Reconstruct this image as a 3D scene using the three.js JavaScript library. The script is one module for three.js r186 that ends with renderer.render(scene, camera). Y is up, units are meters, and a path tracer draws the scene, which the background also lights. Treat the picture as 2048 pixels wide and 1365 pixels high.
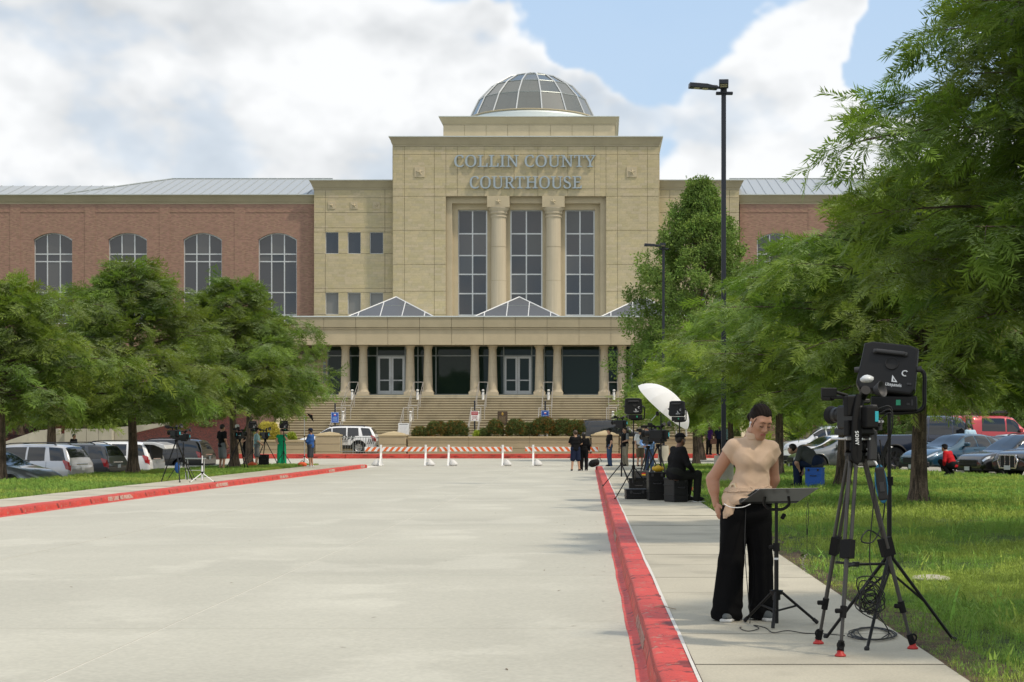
import * as THREE from 'three';
import { mergeGeometries, toCreasedNormals } from 'three/addons/utils/BufferGeometryUtils.js';
import { RoundedBoxGeometry } from 'three/addons/geometries/RoundedBoxGeometry.js';
import { TextGeometry } from 'three/addons/geometries/TextGeometry.js';
import { FontLoader } from 'three/addons/loaders/FontLoader.js';
import { Brush, Evaluator, SUBTRACTION } from 'three-bvh-csg';

// ------------------------------------------------------------------ camera
const F = 3300, PX = 1200, PY = 868, EYE = 1.56;              // focal length and principal point in photo pixels (a shifted lens)
const scene = new THREE.Scene();
const camera = new THREE.PerspectiveCamera(2 * Math.atan(PY / F) * 180 / Math.PI, 2400 / 1736, 0.1, 3000);
camera.setViewOffset(2400, 1736, 0, 0, 2048, 1365);
camera.position.set(0, EYE, 0);
camera.lookAt(0, EYE, -100);
camera.focus = 16; camera.userData.fStop = 11;

// ------------------------------------------------------------------ noise
function rng(seed) { let s = seed | 0; return () => { s = (s + 0x6d2b79f5) | 0; let t = Math.imul(s ^ (s >>> 15), 1 | s); t = (t + Math.imul(t ^ (t >>> 7), 61 | t)) ^ t; return ((t ^ (t >>> 14)) >>> 0) / 4294967296; }; }
const HASH = new Float32Array(4096); { const r = rng(77); for (let i = 0; i < 4096; i++) HASH[i] = r(); }
const hsh = (x, y, z) => HASH[(Math.imul(x, 73856093) ^ Math.imul(y, 19349663) ^ Math.imul(z, 83492791)) & 4095];
function noise3(x, y, z) {
  const ix = Math.floor(x), iy = Math.floor(y), iz = Math.floor(z); let u = x - ix, v = y - iy, w = z - iz;
  u = u * u * (3 - 2 * u); v = v * v * (3 - 2 * v); w = w * w * (3 - 2 * w);
  const a = hsh(ix, iy, iz), b = hsh(ix + 1, iy, iz), c = hsh(ix, iy + 1, iz), d = hsh(ix + 1, iy + 1, iz);
  const e = hsh(ix, iy, iz + 1), f = hsh(ix + 1, iy, iz + 1), g = hsh(ix, iy + 1, iz + 1), h = hsh(ix + 1, iy + 1, iz + 1);
  const p = a + (b - a) * u, q = c + (d - c) * u, r = e + (f - e) * u, s = g + (h - g) * u;
  const m = p + (q - p) * v, n = r + (s - r) * v; return m + (n - m) * w;
}
function fbm(x, y, z, oct) { let s = 0, a = 0.5, t = 0; for (let i = 0; i < oct; i++) { s += a * noise3(x, y, z); t += a; a *= 0.5; x = x * 2.03 + 11.3; y = y * 2.03 + 5.7; z = z * 2.03 + 3.1; } return s / t; }
// tileable 2-d noise for textures: n cells a side
function tnoise(u, v, n, k) {
  const x = u * n, y = v * n, ix = Math.floor(x), iy = Math.floor(y); let a = x - ix, b = y - iy; a = a * a * (3 - 2 * a); b = b * b * (3 - 2 * b);
  const x0 = ((ix % n) + n) % n, x1 = (x0 + 1) % n, y0 = ((iy % n) + n) % n, y1 = (y0 + 1) % n;
  const p = hsh(x0, y0, k), q = hsh(x1, y0, k), r = hsh(x0, y1, k), s = hsh(x1, y1, k);
  return (p + (q - p) * a) * (1 - b) + (r + (s - r) * a) * b;
}
function tfbm(u, v, n, k, oct) { let s = 0, a = 0.5, t = 0; for (let i = 0; i < oct; i++) { s += a * tnoise(u, v, n, k + i); t += a; a *= 0.5; n *= 2; } return s / t; }
const clamp = (x, a = 0, b = 1) => Math.min(b, Math.max(a, x)), lerp = (a, b, t) => a + (b - a) * t;
const sstep = (a, b, x) => { const t = clamp((x - a) / (b - a)); return t * t * (3 - 2 * t); };

// ------------------------------------------------------------------ sky: broken cumulus, computed for every direction
{
  const W = 4096, H = 2048, data = new Float32Array(W * H * 4);
  // banks of cloud and gaps: azimuth and elevation in degrees (0 = straight up the drive), radii, strength
  const banks = [[-13, 9, 15, 9, 0.9], [-5, 11.5, 4.2, 3.2, 0.7], [-2.5, 9.5, 3.0, 3.4, 0.55], [-0.3, 10.5, 1.6, 1.6, 0.3], [6.4, 12.6, 3.4, 5.2, 0.9], [4.2, 10, 3.6, 3.2, 0.75], [8.4, 8.4, 4.4, 5.5, 0.9], [6, 5, 9, 4.2, 0.8], [13, 5, 6, 6, 0.6], [-2, 4, 8, 4, 0.7],
    [2.3, 13.4, 3.6, 2.7, -1.15], [0.4, 11.6, 1.5, 1.6, -0.3], [11.9, 13.4, 2.8, 2.8, -1.1], [10.9, 11.2, 1.2, 1.6, -0.5], [2.6, 15, 12, 1.6, -0.3]];
  const veils = [[-15, 13.9, 11, 1.6, 0.28], [-7, 13.4, 5, 1.1, 0.2], [-13.5, 10.2, 6, 1.6, 0.13], [-8, 8.6, 5, 1.2, 0.09], [-17, 7.6, 4, 0.9, 0.09], [6, 7.4, 4, 0.8, 0.06], [8, 11.3, 2.5, 1.2, 0.05], [-3, 7.3, 4, 1, 0.06], [-11, 16.5, 14, 2.2, 0.22]];
  for (let r = 0; r < H; r++) {
    const el = ((r + 0.5) / H - 0.5) * Math.PI, sy = Math.sin(el), cy = Math.cos(el), eld = el * 180 / Math.PI;
    if (el < 0) { for (let c = 0; c < W; c++) { const o = (r * W + c) * 4; data[o] = 0.50; data[o + 1] = 0.52; data[o + 2] = 0.54; data[o + 3] = 1; } continue; }
    for (let c = 0; c < W; c++) {
      const th = ((c + 0.5) / W - 0.5) * 2 * Math.PI, x = Math.cos(th) * cy, z = Math.sin(th) * cy, o = (r * W + c) * 4;
      const azd = Math.atan2(x, -z) * 180 / Math.PI;
      // billows
      const k = 9 / (1 + 0.6 * sy), wx = x * k, wy = sy * k * 1.5, wz = z * k;
      const w1 = fbm(wx * 0.8 + 4, wy * 0.8, wz * 0.8, 3) - 0.5;
      let f = fbm(wx + w1 * 1.2, wy + w1 * 1.2, wz, 6);
      const fine = fbm(wx * 4 + 9, wy * 4, wz * 4 + f * 2, 4);
      let cover = 0.30 + (fbm(x * 3 + 2, sy * 4, z * 3 + 7, 3) - 0.42) * 1.5, near = 0, dark = 0;
      if (Math.abs(azd) < 40 && eld < 34) {
        let b = 0; const warpA = azd + (w1 * 7 + (f - 0.5) * 7 + (fine - 0.5) * 1.6), warpE = eld + ((f - 0.5) * 5 + (fine - 0.5) * 1.4);
        for (const [a, e, ra, re, s] of banks) { const d = Math.hypot((warpA - a) / ra, (warpE - e) / re); b += s * (1 - sstep(0.5, 1.15, d)); }
        near = 1 - sstep(22, 36, Math.hypot(azd + 3, (eld - 8) * 1.4));
        cover = lerp(cover, b, near);
        for (const [a, e, ra, re, s] of veils) { const d = Math.hypot((azd + w1 * 8 - a) / ra, (eld + (f - 0.5) * 4 - e) / re); dark += 0.55 * s * (1 - sstep(0.1, 1.2, d)); }
      }
      const crisp = fbm(wx * 13 + 3, wy * 13, wz * 13 + 5, 4) - 0.5, dens = cover + (f - 0.5) * 1.1 + (fine - 0.5) * 0.42 + crisp * 0.22;
      const alpha = sstep(0.13, 0.42, dens);
      const thick = sstep(0.3, 1.0, dens);
      const low = sstep(30, 0, eld);
      const br = [lerp(0.36, 0.60, low), lerp(0.56, 0.76, low), lerp(0.87, 0.92, low)];
      const puff = fbm(wx * 2.2 + 31, wy * 2.6 - w1, wz * 2.2, 5); let lum = 0.975 + 0.30 * (fine - 0.47) + 0.30 * (f - 0.5) + 0.66 * (puff - 0.5) + 0.14 * crisp - 0.05 * thick + 0.05 * (1 - thick) - dark - (1 - near) * 0.10 * thick;
      lum = clamp(lum, 0.5, 1.0);
      const gr = 1 - lum, cl = [lum * 0.985 - 0.05 * gr, lum, lum * 1.012 + 0.05 * gr];
      for (let q = 0; q < 3; q++) data[o + q] = lerp(br[q], cl[q], (alpha * 0.97 + 0.03) * (1 - 0.35 * sstep(0.46, 0.30, puff)));
      data[o + 3] = 1;
    }
  }
  const t = new THREE.DataTexture(data, W, H, THREE.RGBAFormat, THREE.FloatType);
  t.mapping = THREE.EquirectangularReflectionMapping; t.magFilter = THREE.LinearFilter; t.needsUpdate = true;
  scene.background = t; scene.environment = t;
}
// ------------------------------------------------------------------ sun, exposure
const SUN = new THREE.Vector3(0.52, 0.80, 0.24).normalize();
const sun = new THREE.DirectionalLight(0xfff1dc, 3.0);
sun.name = 'sun'; sun.position.copy(SUN).multiplyScalar(300); sun.castShadow = true; sun.shadow.radius = 5;
Object.assign(sun.shadow.camera, { left: -70, right: 70, top: 90, bottom: -90, near: 1, far: 700 }); sun.shadow.mapSize.set(4096, 4096);
sun.target.position.set(0, 0, -60); sun.position.add(sun.target.position); scene.add(sun, sun.target);
const renderer = new THREE.WebGLRenderer({ antialias: true });
renderer.toneMapping = THREE.LinearToneMapping; renderer.toneMappingExposure = 1.0;
renderer.shadowMap.enabled = true;

// ------------------------------------------------------------------ helpers
const V = (x, y, z) => new THREE.Vector3(x, y, z);
const at = (px, py, Z) => V((px - PX) * Z / F, EYE - (py - PY) * Z / F, -Z);   // a point of the photograph at a given depth, in metres
const ground = (px, py, h = 0) => { const Z = F * (EYE - h) / (py - PY); return V((px - PX) * Z / F, h, -Z); };   // where a sight line meets the ground
const plane = (Z) => ({ Z, x: (px) => (px - PX) * Z / F, y: (py) => EYE - (py - PY) * Z / F });
const taken = {};
const numbered = (n) => { taken[n] = (taken[n] ?? -1) + 1; return taken[n] ? n + '_' + String(taken[n]).padStart(3, '0') : n; };
function thing(name, label, category, group, pos, turn) {
  const g = new THREE.Group(); g.name = numbered(name); g.userData = { label, category }; if (group) g.userData.group = group;
  if (pos) g.position.copy(pos); if (turn) g.rotation.y = turn; scene.add(g); return g;
}
function part(parent, name, geo, m, label) { const o = new THREE.Mesh(geo, m); o.name = name; o.castShadow = o.receiveShadow = true; if (label) o.userData.label = label; parent.add(o); return o; }
function holder(parent, name) { const o = new THREE.Group(); o.name = name; parent.add(o); return o; }
function one(name, geo, m, label, category, group) { const o = part(scene, numbered(name), geo, m); o.userData = { label, category }; if (group) o.userData.group = group; return o; }
function structure(name, geo, m) { const o = geo ? part(scene, numbered(name), geo, m) : holder(scene, numbered(name)); o.userData.kind = 'structure'; return o; }
function copyOf(src, label, pos, turn) { const c = src.clone(); c.name = numbered(src.name.replace(/_\d{3}$/, '')); c.userData = { ...src.userData, label }; scene.add(c); if (pos) c.position.copy(pos); if (turn !== undefined) c.rotation.y = turn; return c; }
const merge = (list) => { const a = list.map((g) => { g = g.index ? g.toNonIndexed() : g; for (const k of Object.keys(g.attributes)) if (!['position', 'normal', 'uv'].includes(k)) g.deleteAttribute(k); if (!g.attributes.uv) g.setAttribute('uv', new THREE.BufferAttribute(new Float32Array(g.attributes.position.count * 2), 2)); return g; }); return mergeGeometries(a); };
const bx = (x0, x1, y0, y1, z0, z1) => { const g = new THREE.BoxGeometry(Math.abs(x1 - x0), Math.abs(y1 - y0), Math.abs(z1 - z0)); g.translate((x0 + x1) / 2, (y0 + y1) / 2, (z0 + z1) / 2); return uvWorld(g); };
const rbx = (w, h, d, r, x = 0, y = 0, z = 0, seg = 2) => { const g = new RoundedBoxGeometry(w, h, d, seg, Math.min(r, w / 2.01, h / 2.01, d / 2.01)); g.translate(x, y, z); return g; };
const cyl = (r0, r1, h, seg = 14, x = 0, y = 0, z = 0) => { const g = new THREE.CylinderGeometry(r1, r0, h, seg); g.translate(x, y + h / 2, z); return g; };
function bar(a, b, r, r2 = r, seg = 8) { const d = b.clone().sub(a), g = new THREE.CylinderGeometry(r2, r, d.length(), seg); g.applyQuaternion(new THREE.Quaternion().setFromUnitVectors(V(0, 1, 0), d.clone().normalize())); g.translate((a.x + b.x) / 2, (a.y + b.y) / 2, (a.z + b.z) / 2); return g; }
function sqbar(a, b, w, h = w) { const d = b.clone().sub(a), g = new THREE.BoxGeometry(w, d.length(), h); g.applyQuaternion(new THREE.Quaternion().setFromUnitVectors(V(0, 1, 0), d.clone().normalize())); g.translate((a.x + b.x) / 2, (a.y + b.y) / 2, (a.z + b.z) / 2); return g; }
const wire = (pts, r, seg = 6, n) => new THREE.TubeGeometry(new THREE.CatmullRomCurve3(pts, false, 'centripetal'), n ?? pts.length * 6, r, seg, false);
const lathe = (pts, seg = 24) => new THREE.LatheGeometry(pts.map((p) => new THREE.Vector2(p[0], p[1])), seg);
const turned = (g, x = 0, y = 0, z = 0, px = 0, py = 0, pz = 0) => { if (x) g.rotateX(x); if (y) g.rotateY(y); if (z) g.rotateZ(z); g.translate(px, py, pz); return g; };
function uvWorld(g) {   // uv in metres, by the way each face points
  const p = g.attributes.position, n = g.attributes.normal, uv = new Float32Array(p.count * 2);
  for (let i = 0; i < p.count; i++) {
    const ax = Math.abs(n.getX(i)), ay = Math.abs(n.getY(i)), az = Math.abs(n.getZ(i));
    if (ay >= ax && ay >= az) { uv[2 * i] = p.getX(i); uv[2 * i + 1] = p.getZ(i); } else if (az >= ax) { uv[2 * i] = p.getX(i); uv[2 * i + 1] = p.getY(i); } else { uv[2 * i] = p.getZ(i); uv[2 * i + 1] = p.getY(i); }
  }
  g.setAttribute('uv', new THREE.BufferAttribute(uv, 2)); return g;
}
function extrude(pts, depth, bevel = 0, holes) {
  const s = new THREE.Shape(pts.map((p) => new THREE.Vector2(p[0], p[1]))); for (const h of holes ?? []) s.holes.push(new THREE.Path(h.map((p) => new THREE.Vector2(p[0], p[1]))));
  return new THREE.ExtrudeGeometry(s, { depth, bevelEnabled: bevel > 0, bevelThickness: bevel, bevelSize: bevel, bevelSegments: 2, curveSegments: 10 });
}
function sheet(pts, y, nz = 1) {   // a flat polygon on the ground, uv in metres; pts = [x, z]
  const s = new THREE.Shape(pts.map((p) => new THREE.Vector2(p[0], -p[1]))), g = new THREE.ShapeGeometry(s); g.rotateX(-Math.PI / 2); g.translate(0, y, 0); return uvWorld(g);
}
// ------------------------------------------------------------------ textures: what surfaces are made of
function tex(n, fn, metres, srgb = true) {
  const d = new Uint8Array(n * n * 4);
  for (let j = 0; j < n; j++) for (let i = 0; i < n; i++) { const c = fn(i / n, j / n, i, j), o = (j * n + i) * 4; for (let q = 0; q < 3; q++) d[o + q] = clamp(Math.round((Array.isArray(c) ? c[q] : c) * 255), 0, 255); d[o + 3] = 255; }
  const t = new THREE.DataTexture(d, n, n, THREE.RGBAFormat); t.wrapS = t.wrapT = THREE.RepeatWrapping; t.magFilter = THREE.LinearFilter; t.minFilter = THREE.LinearMipmapLinearFilter; t.generateMipmaps = true;
  if (srgb) t.colorSpace = THREE.SRGBColorSpace; const [mu, mv] = Array.isArray(metres) ? metres : [metres, metres]; t.repeat.set(1 / mu, 1 / mv); t.needsUpdate = true; return t;
}
const mat = (c, rough = 0.8, o = {}) => { const m = new THREE.MeshPhysicalMaterial({ roughness: rough, ...o }); if (Array.isArray(c)) m.color.setRGB(...c); else m.color.set(c); return m; };
const T = {};
T.road = tex(1024, (u, v) => {
  const base = 0.86 + 0.06 * (tfbm(u, v, 4, 1, 5) - 0.5), grit = 0.05 * (tnoise(u, v, 512, 9) - 0.5) + 0.03 * (tnoise(u, v, 256, 19) - 0.5);
  const streak = sstep(0.53, 0.66, tfbm(u, v, 7, 21, 5)) * sstep(0.30, 0.62, tfbm(u, v, 5, 31, 3)), st2 = 0.045 * streak;
  const tyre = 0.02 * sstep(0.55, 0.75, tfbm(u, v, 3, 41, 4)), spot = tnoise(u, v, 200, 51) > 0.985 ? -0.10 : 0;
  const b = base - 0.01 + grit + st2 - tyre + spot; return [b * 0.985, b * 0.976, b * 0.92 + st2 * 0.05];
}, 9.7);
T.roadBump = tex(512, (u, v) => 0.5 + 0.35 * (tnoise(u, v, 256, 3) - 0.5) + 0.4 * (tfbm(u, v, 32, 5, 4) - 0.5), 3.1, false);
T.walk = tex(1024, (u, v) => {
  const b = 0.86 + 0.12 * (tfbm(u, v, 5, 61, 5) - 0.5) + 0.07 * (tnoise(u, v, 512, 71) - 0.5) - 0.05 * sstep(0.62, 0.8, tfbm(u, v, 8, 75, 3)); const sp = tnoise(u, v, 170, 81) > 0.988 ? 0.12 : 0;
  return [b * 0.99 - sp, b * 0.975 - sp, b * 0.91 - sp];
}, 4.3);
T.kerb = tex(1024, (u, v) => {
  const w = tfbm(u, v, 8, 91, 5), crack = Math.abs(tfbm(u, v, 14, 95, 4) - 0.5) < 0.004 ? 1 : 0, chip = sstep(0.70, 0.75, tfbm(u, v, 40, 99, 3)) * 0.8, scuff = sstep(0.62, 0.74, tfbm(u * 1, v, 20, 119, 4)) * sstep(0.45, 0.6, tnoise(u, v, 5, 121));
  const b = 0.9 + 0.22 * (w - 0.5) + 0.08 * (tnoise(u, v, 400, 97) - 0.5), r = lerp(lerp(b, 0.30, crack * 0.8), b * 0.62, scuff), pale = chip;
  return [lerp(r * 0.875, 0.70, pale), lerp(r * 0.30, 0.52, pale), lerp(r * 0.245, 0.45, pale)];
}, 2.1);
T.stone = (() => {   // split-face ashlar, coursed
  const rows = 24, cut = []; for (let j = 0; j < rows; j++) { const r = rng(j + 5), a = []; let x = 0; while (x < 0.97) { a.push(x); x += 0.045 + r() * 0.075; } cut.push(a); }
  const at = (u, v) => { const j = Math.floor(v * rows) % rows, a = cut[j]; let i = a.length - 1; while (i > 0 && a[i] > u) i--; const du = u - a[i], fv = v * rows - Math.floor(v * rows); return [j, i, du, fv]; };
  const col = tex(1024, (u, v) => { const [j, i, du, fv] = at(u, v), t = hsh(j, i, 7), jn = du < 0.0022 || fv < 0.055 ? 1 : 0; const b = 0.88 + 0.06 * (t - 0.5) + 0.07 * (tfbm(u, v, 64, 3, 4) - 0.5) + 0.05 * (tfbm(u, v, 5, 13, 3) - 0.5), k = jn ? 0.93 : 1; return [b * k, b * k * (0.985 - 0.012 * t), b * k * (0.95 - 0.05 * hsh(j, i, 9))]; }, [8, 5]);
  const bump = tex(512, (u, v) => { const [j, i, du, fv] = at(u, v); return (du < 0.0022 || fv < 0.055 ? 0.15 : 0.6 + 0.2 * hsh(j, i, 17)) + 0.2 * (tfbm(u, v, 64, 23, 3) - 0.5); }, [8, 5], false);
  return { col, bump };
})();
T.brick = (() => {   // too far away to tell brick from brick
  const rows = 64, n = 16;
  const at = (u, v) => { const j = Math.floor(v * rows), x = u * n + (j % 2) * 0.5, i = Math.floor(x) % n; return [j, i, x - Math.floor(x), v * rows - j]; };
  const col = tex(1024, (u, v) => { const [j, i, du, fv] = at(u, v), t = hsh(j, i, 3), jn = du < 0.045 || fv < 0.14; const b = 0.84 + 0.14 * (t - 0.5) + 0.06 * (tfbm(u, v, 6, 43, 3) - 0.5); return jn ? [0.82, 0.80, 0.76] : [b, b * (0.93 + 0.06 * hsh(j, i, 8)), b * 0.94]; }, [3.6, 4.9]);
  return { col };
})();
T.precast = tex(512, (u, v) => { const b = 0.9 + 0.10 * (tfbm(u, v, 6, 15, 4) - 0.5) + 0.05 * (tnoise(u, v, 256, 17) - 0.5); return [b, b * 0.99, b * 0.97]; }, 5);
T.grass = tex(1024, (u, v) => {
  const a = tfbm(u, v, 6, 25, 5), b = tfbm(u, v, 30, 35, 4), f = tnoise(u, v, 512, 45), dry = sstep(0.56, 0.72, tfbm(u, v, 9, 55, 4));
  const k = 0.62 + 0.5 * (a - 0.5) + 0.5 * (b - 0.5) + 0.4 * (f - 0.5); return [lerp(k * 0.62, 0.55 * k + 0.18, dry), lerp(k * 0.80, 0.55 * k + 0.20, dry), lerp(k * 0.32, 0.36 * k + 0.08, dry)];
}, 5.3);
T.soil = tex(512, (u, v) => { const k = 0.55 + 0.4 * (tfbm(u, v, 10, 65, 5) - 0.5) + 0.3 * (tnoise(u, v, 256, 67) - 0.5); return [k, k * 0.84, k * 0.66]; }, 1.7);
T.mulch = tex(512, (u, v) => { const k = 0.5 + 0.6 * (tfbm(u, v, 40, 165, 3) - 0.5) + 0.3 * (tnoise(u, v, 200, 167) - 0.5); return [k, k * 0.44, k * 0.3]; }, 2.3);
T.asphalt = tex(512, (u, v) => { const k = 0.5 + 0.15 * (tfbm(u, v, 6, 85, 4) - 0.5) + 0.25 * (tnoise(u, v, 256, 87) - 0.5); return [k, k, k * 0.99]; }, 4);
T.bark = tex(512, (u, v) => { const k = 0.55 + 0.55 * (tfbm(u, v * 0.25, 24, 105, 3) - 0.5) + 0.35 * (tnoise(u, v, 128, 107) - 0.5); return [k, k * 0.92, k * 0.84]; }, [0.9, 1.6]);
T.barkBump = tex(512, (u, v) => tfbm(u, v * 0.25, 24, 105, 3), [0.9, 1.6], false);
T.weave = tex(256, (u, v) => 0.5 + 0.3 * Math.sin(u * 6.2832 * 48) * Math.sin(v * 6.2832 * 48) + 0.4 * (tnoise(u, v, 64, 205) - 0.5), 0.12, false);
T.fluff = tex(256, (u, v) => tfbm(u, v, 32, 215, 3), 0.25, false);

const M = {
  road: mat([0.63, 0.63, 0.61], 0.88, { map: T.road, bumpMap: T.roadBump, bumpScale: 0.0022 }),
  joint: mat([0.62, 0.605, 0.56], 0.9),
  walk: mat([0.61, 0.59, 0.55], 0.9, { map: T.walk, bumpMap: T.roadBump, bumpScale: 0.003 }),
  walkOld: mat([0.575, 0.555, 0.515], 0.9, { map: T.walk, bumpMap: T.roadBump, bumpScale: 0.003 }),
  kerb: mat([0.90, 0.90, 0.90], 0.62, { map: T.kerb, bumpMap: T.roadBump, bumpScale: 0.008 }),
  stencilWhite: mat([0.78, 0.74, 0.72], 0.7, { map: T.walk }),
  skyBar: mat([0.62, 0.63, 0.63], 0.45),
  whitePaint: mat([0.74, 0.73, 0.71], 0.7, { map: T.precast }),
  stencil: mat([0.62, 0.42, 0.40], 0.75, { map: T.walk }),
  stone: mat([0.60, 0.54, 0.385], 0.92, { map: T.stone.col, bumpMap: T.stone.bump, bumpScale: 0.012 }),
  stoneJoint: mat([0.22, 0.175, 0.10], 0.95),
  precast: mat([0.58, 0.505, 0.355], 0.85, { map: T.precast }),
  precastCap: mat([0.45, 0.40, 0.28], 0.85, { map: T.precast }),
  column: mat([0.60, 0.53, 0.40], 0.85, { map: T.precast }),
  coping: mat([0.62, 0.67, 0.66], 0.5, { metalness: 0.3 }),
  brick: mat([0.44, 0.295, 0.23], 0.92, { map: T.brick.col }),
  roof: mat([0.40, 0.425, 0.435], 0.5, { metalness: 0.35 }),
  alum: mat([0.58, 0.60, 0.60], 0.4, { metalness: 0.4 }),
  alumDark: mat([0.30, 0.33, 0.32], 0.45, { metalness: 0.5 }),
  glass: mat([0.018, 0.021, 0.025], 0.04, { ior: 1.75 }),
  glassB: mat([0.028, 0.031, 0.034], 0.05, { ior: 1.7 }),
  glassC: mat([0.045, 0.046, 0.044], 0.07, { ior: 1.8 }),
  glassDim: mat([0.075, 0.078, 0.076], 0.12, { ior: 1.6 }),
  blind: mat([0.16, 0.165, 0.16], 0.5, { ior: 1.7 }),
  glassGreen: mat([0.020, 0.037, 0.027], 0.03, { ior: 1.5, specularIntensity: 0.45 }),
  glassDome: mat([0.24, 0.255, 0.235], 0.06, { transmission: 0.6, thickness: 0, ior: 1.9 }),
  glassSky: mat([0.085, 0.085, 0.086], 0.2, { ior: 1.5 }),
  letter: mat([0.36, 0.42, 0.45], 0.42, { metalness: 0.5 }),
  wallTan: mat([0.48, 0.40, 0.27], 0.9, { map: T.precast }),
  wallCap: mat([0.52, 0.43, 0.27], 0.9, { map: T.precast }),
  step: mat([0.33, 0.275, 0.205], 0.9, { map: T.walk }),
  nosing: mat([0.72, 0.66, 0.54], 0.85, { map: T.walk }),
  grass: mat([0.44, 0.44, 0.27], 0.95, { map: T.grass, bumpMap: T.fluff, bumpScale: 0.03 }),
  soil: mat([0.42, 0.40, 0.38], 0.95, { map: T.soil, bumpMap: T.fluff, bumpScale: 0.03 }),
  mulch: mat([0.36, 0.36, 0.36], 0.95, { map: T.mulch, bumpMap: T.fluff, bumpScale: 0.05 }),
  lot: mat([0.42, 0.42, 0.40], 0.92, { map: T.walk }),
  bark: mat([0.42, 0.365, 0.315], 0.95, { map: T.bark, bumpMap: T.barkBump, bumpScale: 0.03 }),
  poleNavy: mat([0.018, 0.022, 0.032], 0.45, { metalness: 0.2 }),
  black: mat([0.006, 0.006, 0.0065], 0.45, { specularIntensity: 0.6 }),
  blackMatte: mat([0.008, 0.008, 0.0085], 0.8, { specularIntensity: 0.5 }),
  blackGloss: mat([0.010, 0.010, 0.012], 0.18, { clearcoat: 0.5 }),
  charcoal: mat([0.028, 0.028, 0.030], 0.6),
  steel: mat([0.62, 0.63, 0.64], 0.35, { metalness: 0.8 }),
  rail: mat([0.45, 0.43, 0.40], 0.4, { metalness: 0.5 }),
  white: mat([0.80, 0.80, 0.79], 0.55),
  orange: mat([0.75, 0.14, 0.02], 0.5),
  blueSign: mat([0.02, 0.09, 0.38], 0.4),
  redSign: mat([0.42, 0.03, 0.04], 0.4),
  bronze: mat([0.06, 0.04, 0.025], 0.45, { metalness: 0.3 }),
  lampLens: mat([0.50, 0.47, 0.34], 0.3),
  gold: mat([0.45, 0.28, 0.06], 0.4, { metalness: 0.5 }),
};
const fontSans = await new FontLoader().loadAsync('fonts/droid/droid_sans_bold.typeface.json');
const fontSerif = await new FontLoader().loadAsync('fonts/droid/droid_serif_regular.typeface.json');
function lettering(text, font, size, depth, width, seg = 3) {   // text as solid letters, its left foot at 0, optionally fitted to a width
  const g = new TextGeometry(text, { font, size, depth, curveSegments: seg }); g.computeBoundingBox(); const b = g.boundingBox;
  g.translate(-b.min.x, 0, 0); if (width) g.scale(width / (b.max.x - b.min.x), 1, 1); return g;
}
// ================================================================== THE GROUND
const kerbR = (Z) => lerp(0.245, -0.215, (Z - 9) / 62), kerbL = (Z) => lerp(-11.42, -10.62, (Z - 10) / 65);   // where the drive meets its kerbs
structure('terrain', sheet([[-1400, 300], [1400, 300], [1400, -1600], [-1400, -1600]], -0.78), M.grass);
{ // the drive: concrete slabs with sealed joints
  const road = structure('road'), rows = []; for (let Z = -16.6; Z < 80; Z += 4.97) rows.push(Z);
  part(road, 'joint_sealant', sheet([[-12, 20], [0.6, 20], [0.6, -80.2], [-12, -80.2]], -0.003), M.joint);
  for (let i = 0; i < rows.length; i++) {
    const za = rows[i] + 0.006, zb = Math.min(rows[i] + 4.97, 80.3) - 0.006, cuts = [(z) => kerbL(z) - 0.03, () => -7.42, () => -3.5, (z) => kerbR(z) + 0.03];
    for (let k = 0; k < 3; k++) {
      const a = cuts[k], b = cuts[k + 1], e = 0.007;
      const s = new THREE.Shape([[a(za) + e, za], [b(za) - e, za], [b(zb) - e, zb], [a(zb) + e, zb]].map(([x, z]) => new THREE.Vector2(x, z)));
      const g = new THREE.ExtrudeGeometry(s, { depth: 0.15, bevelEnabled: false }); g.rotateX(-Math.PI / 2); g.translate(0, -0.15, 0);
      part(road, 'concrete_slab', uvWorld(g), M.road);
    }
  }
  const line = part(road, 'stop_line', sheet([[-10.3, -79.2], [-0.3, -79.2], [-0.3, -79.5], [-10.3, -79.5]], 0.004), M.whitePaint);
}
{ // the cross drive in front of the wall
  const cross = structure('cross_drive');
  part(cross, 'joint_sealant', sheet([[-70, -76.2], [60, -76.2], [60, -108], [-70, -108]], -0.012), M.joint);
  for (let i = 0; i < 14; i++) for (let k = 0; k < 5; k++) {
    const x0 = -62 + i * 8, z0 = 80.3 + k * 5.2;
    part(cross, 'concrete_slab', bx(x0 + 0.01, x0 + 7.99, -0.16, 0, -z0 - 0.01, -z0 - 5.19), M.road);
  }
  part(cross, 'concrete_slab', bx(-62, -10.75, -0.16, -0.004, -76.0, -80.29), M.road);
  part(cross, 'concrete_slab', bx(-0.3, 50, -0.16, -0.004, -76.0, -80.29), M.road);
}
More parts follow.
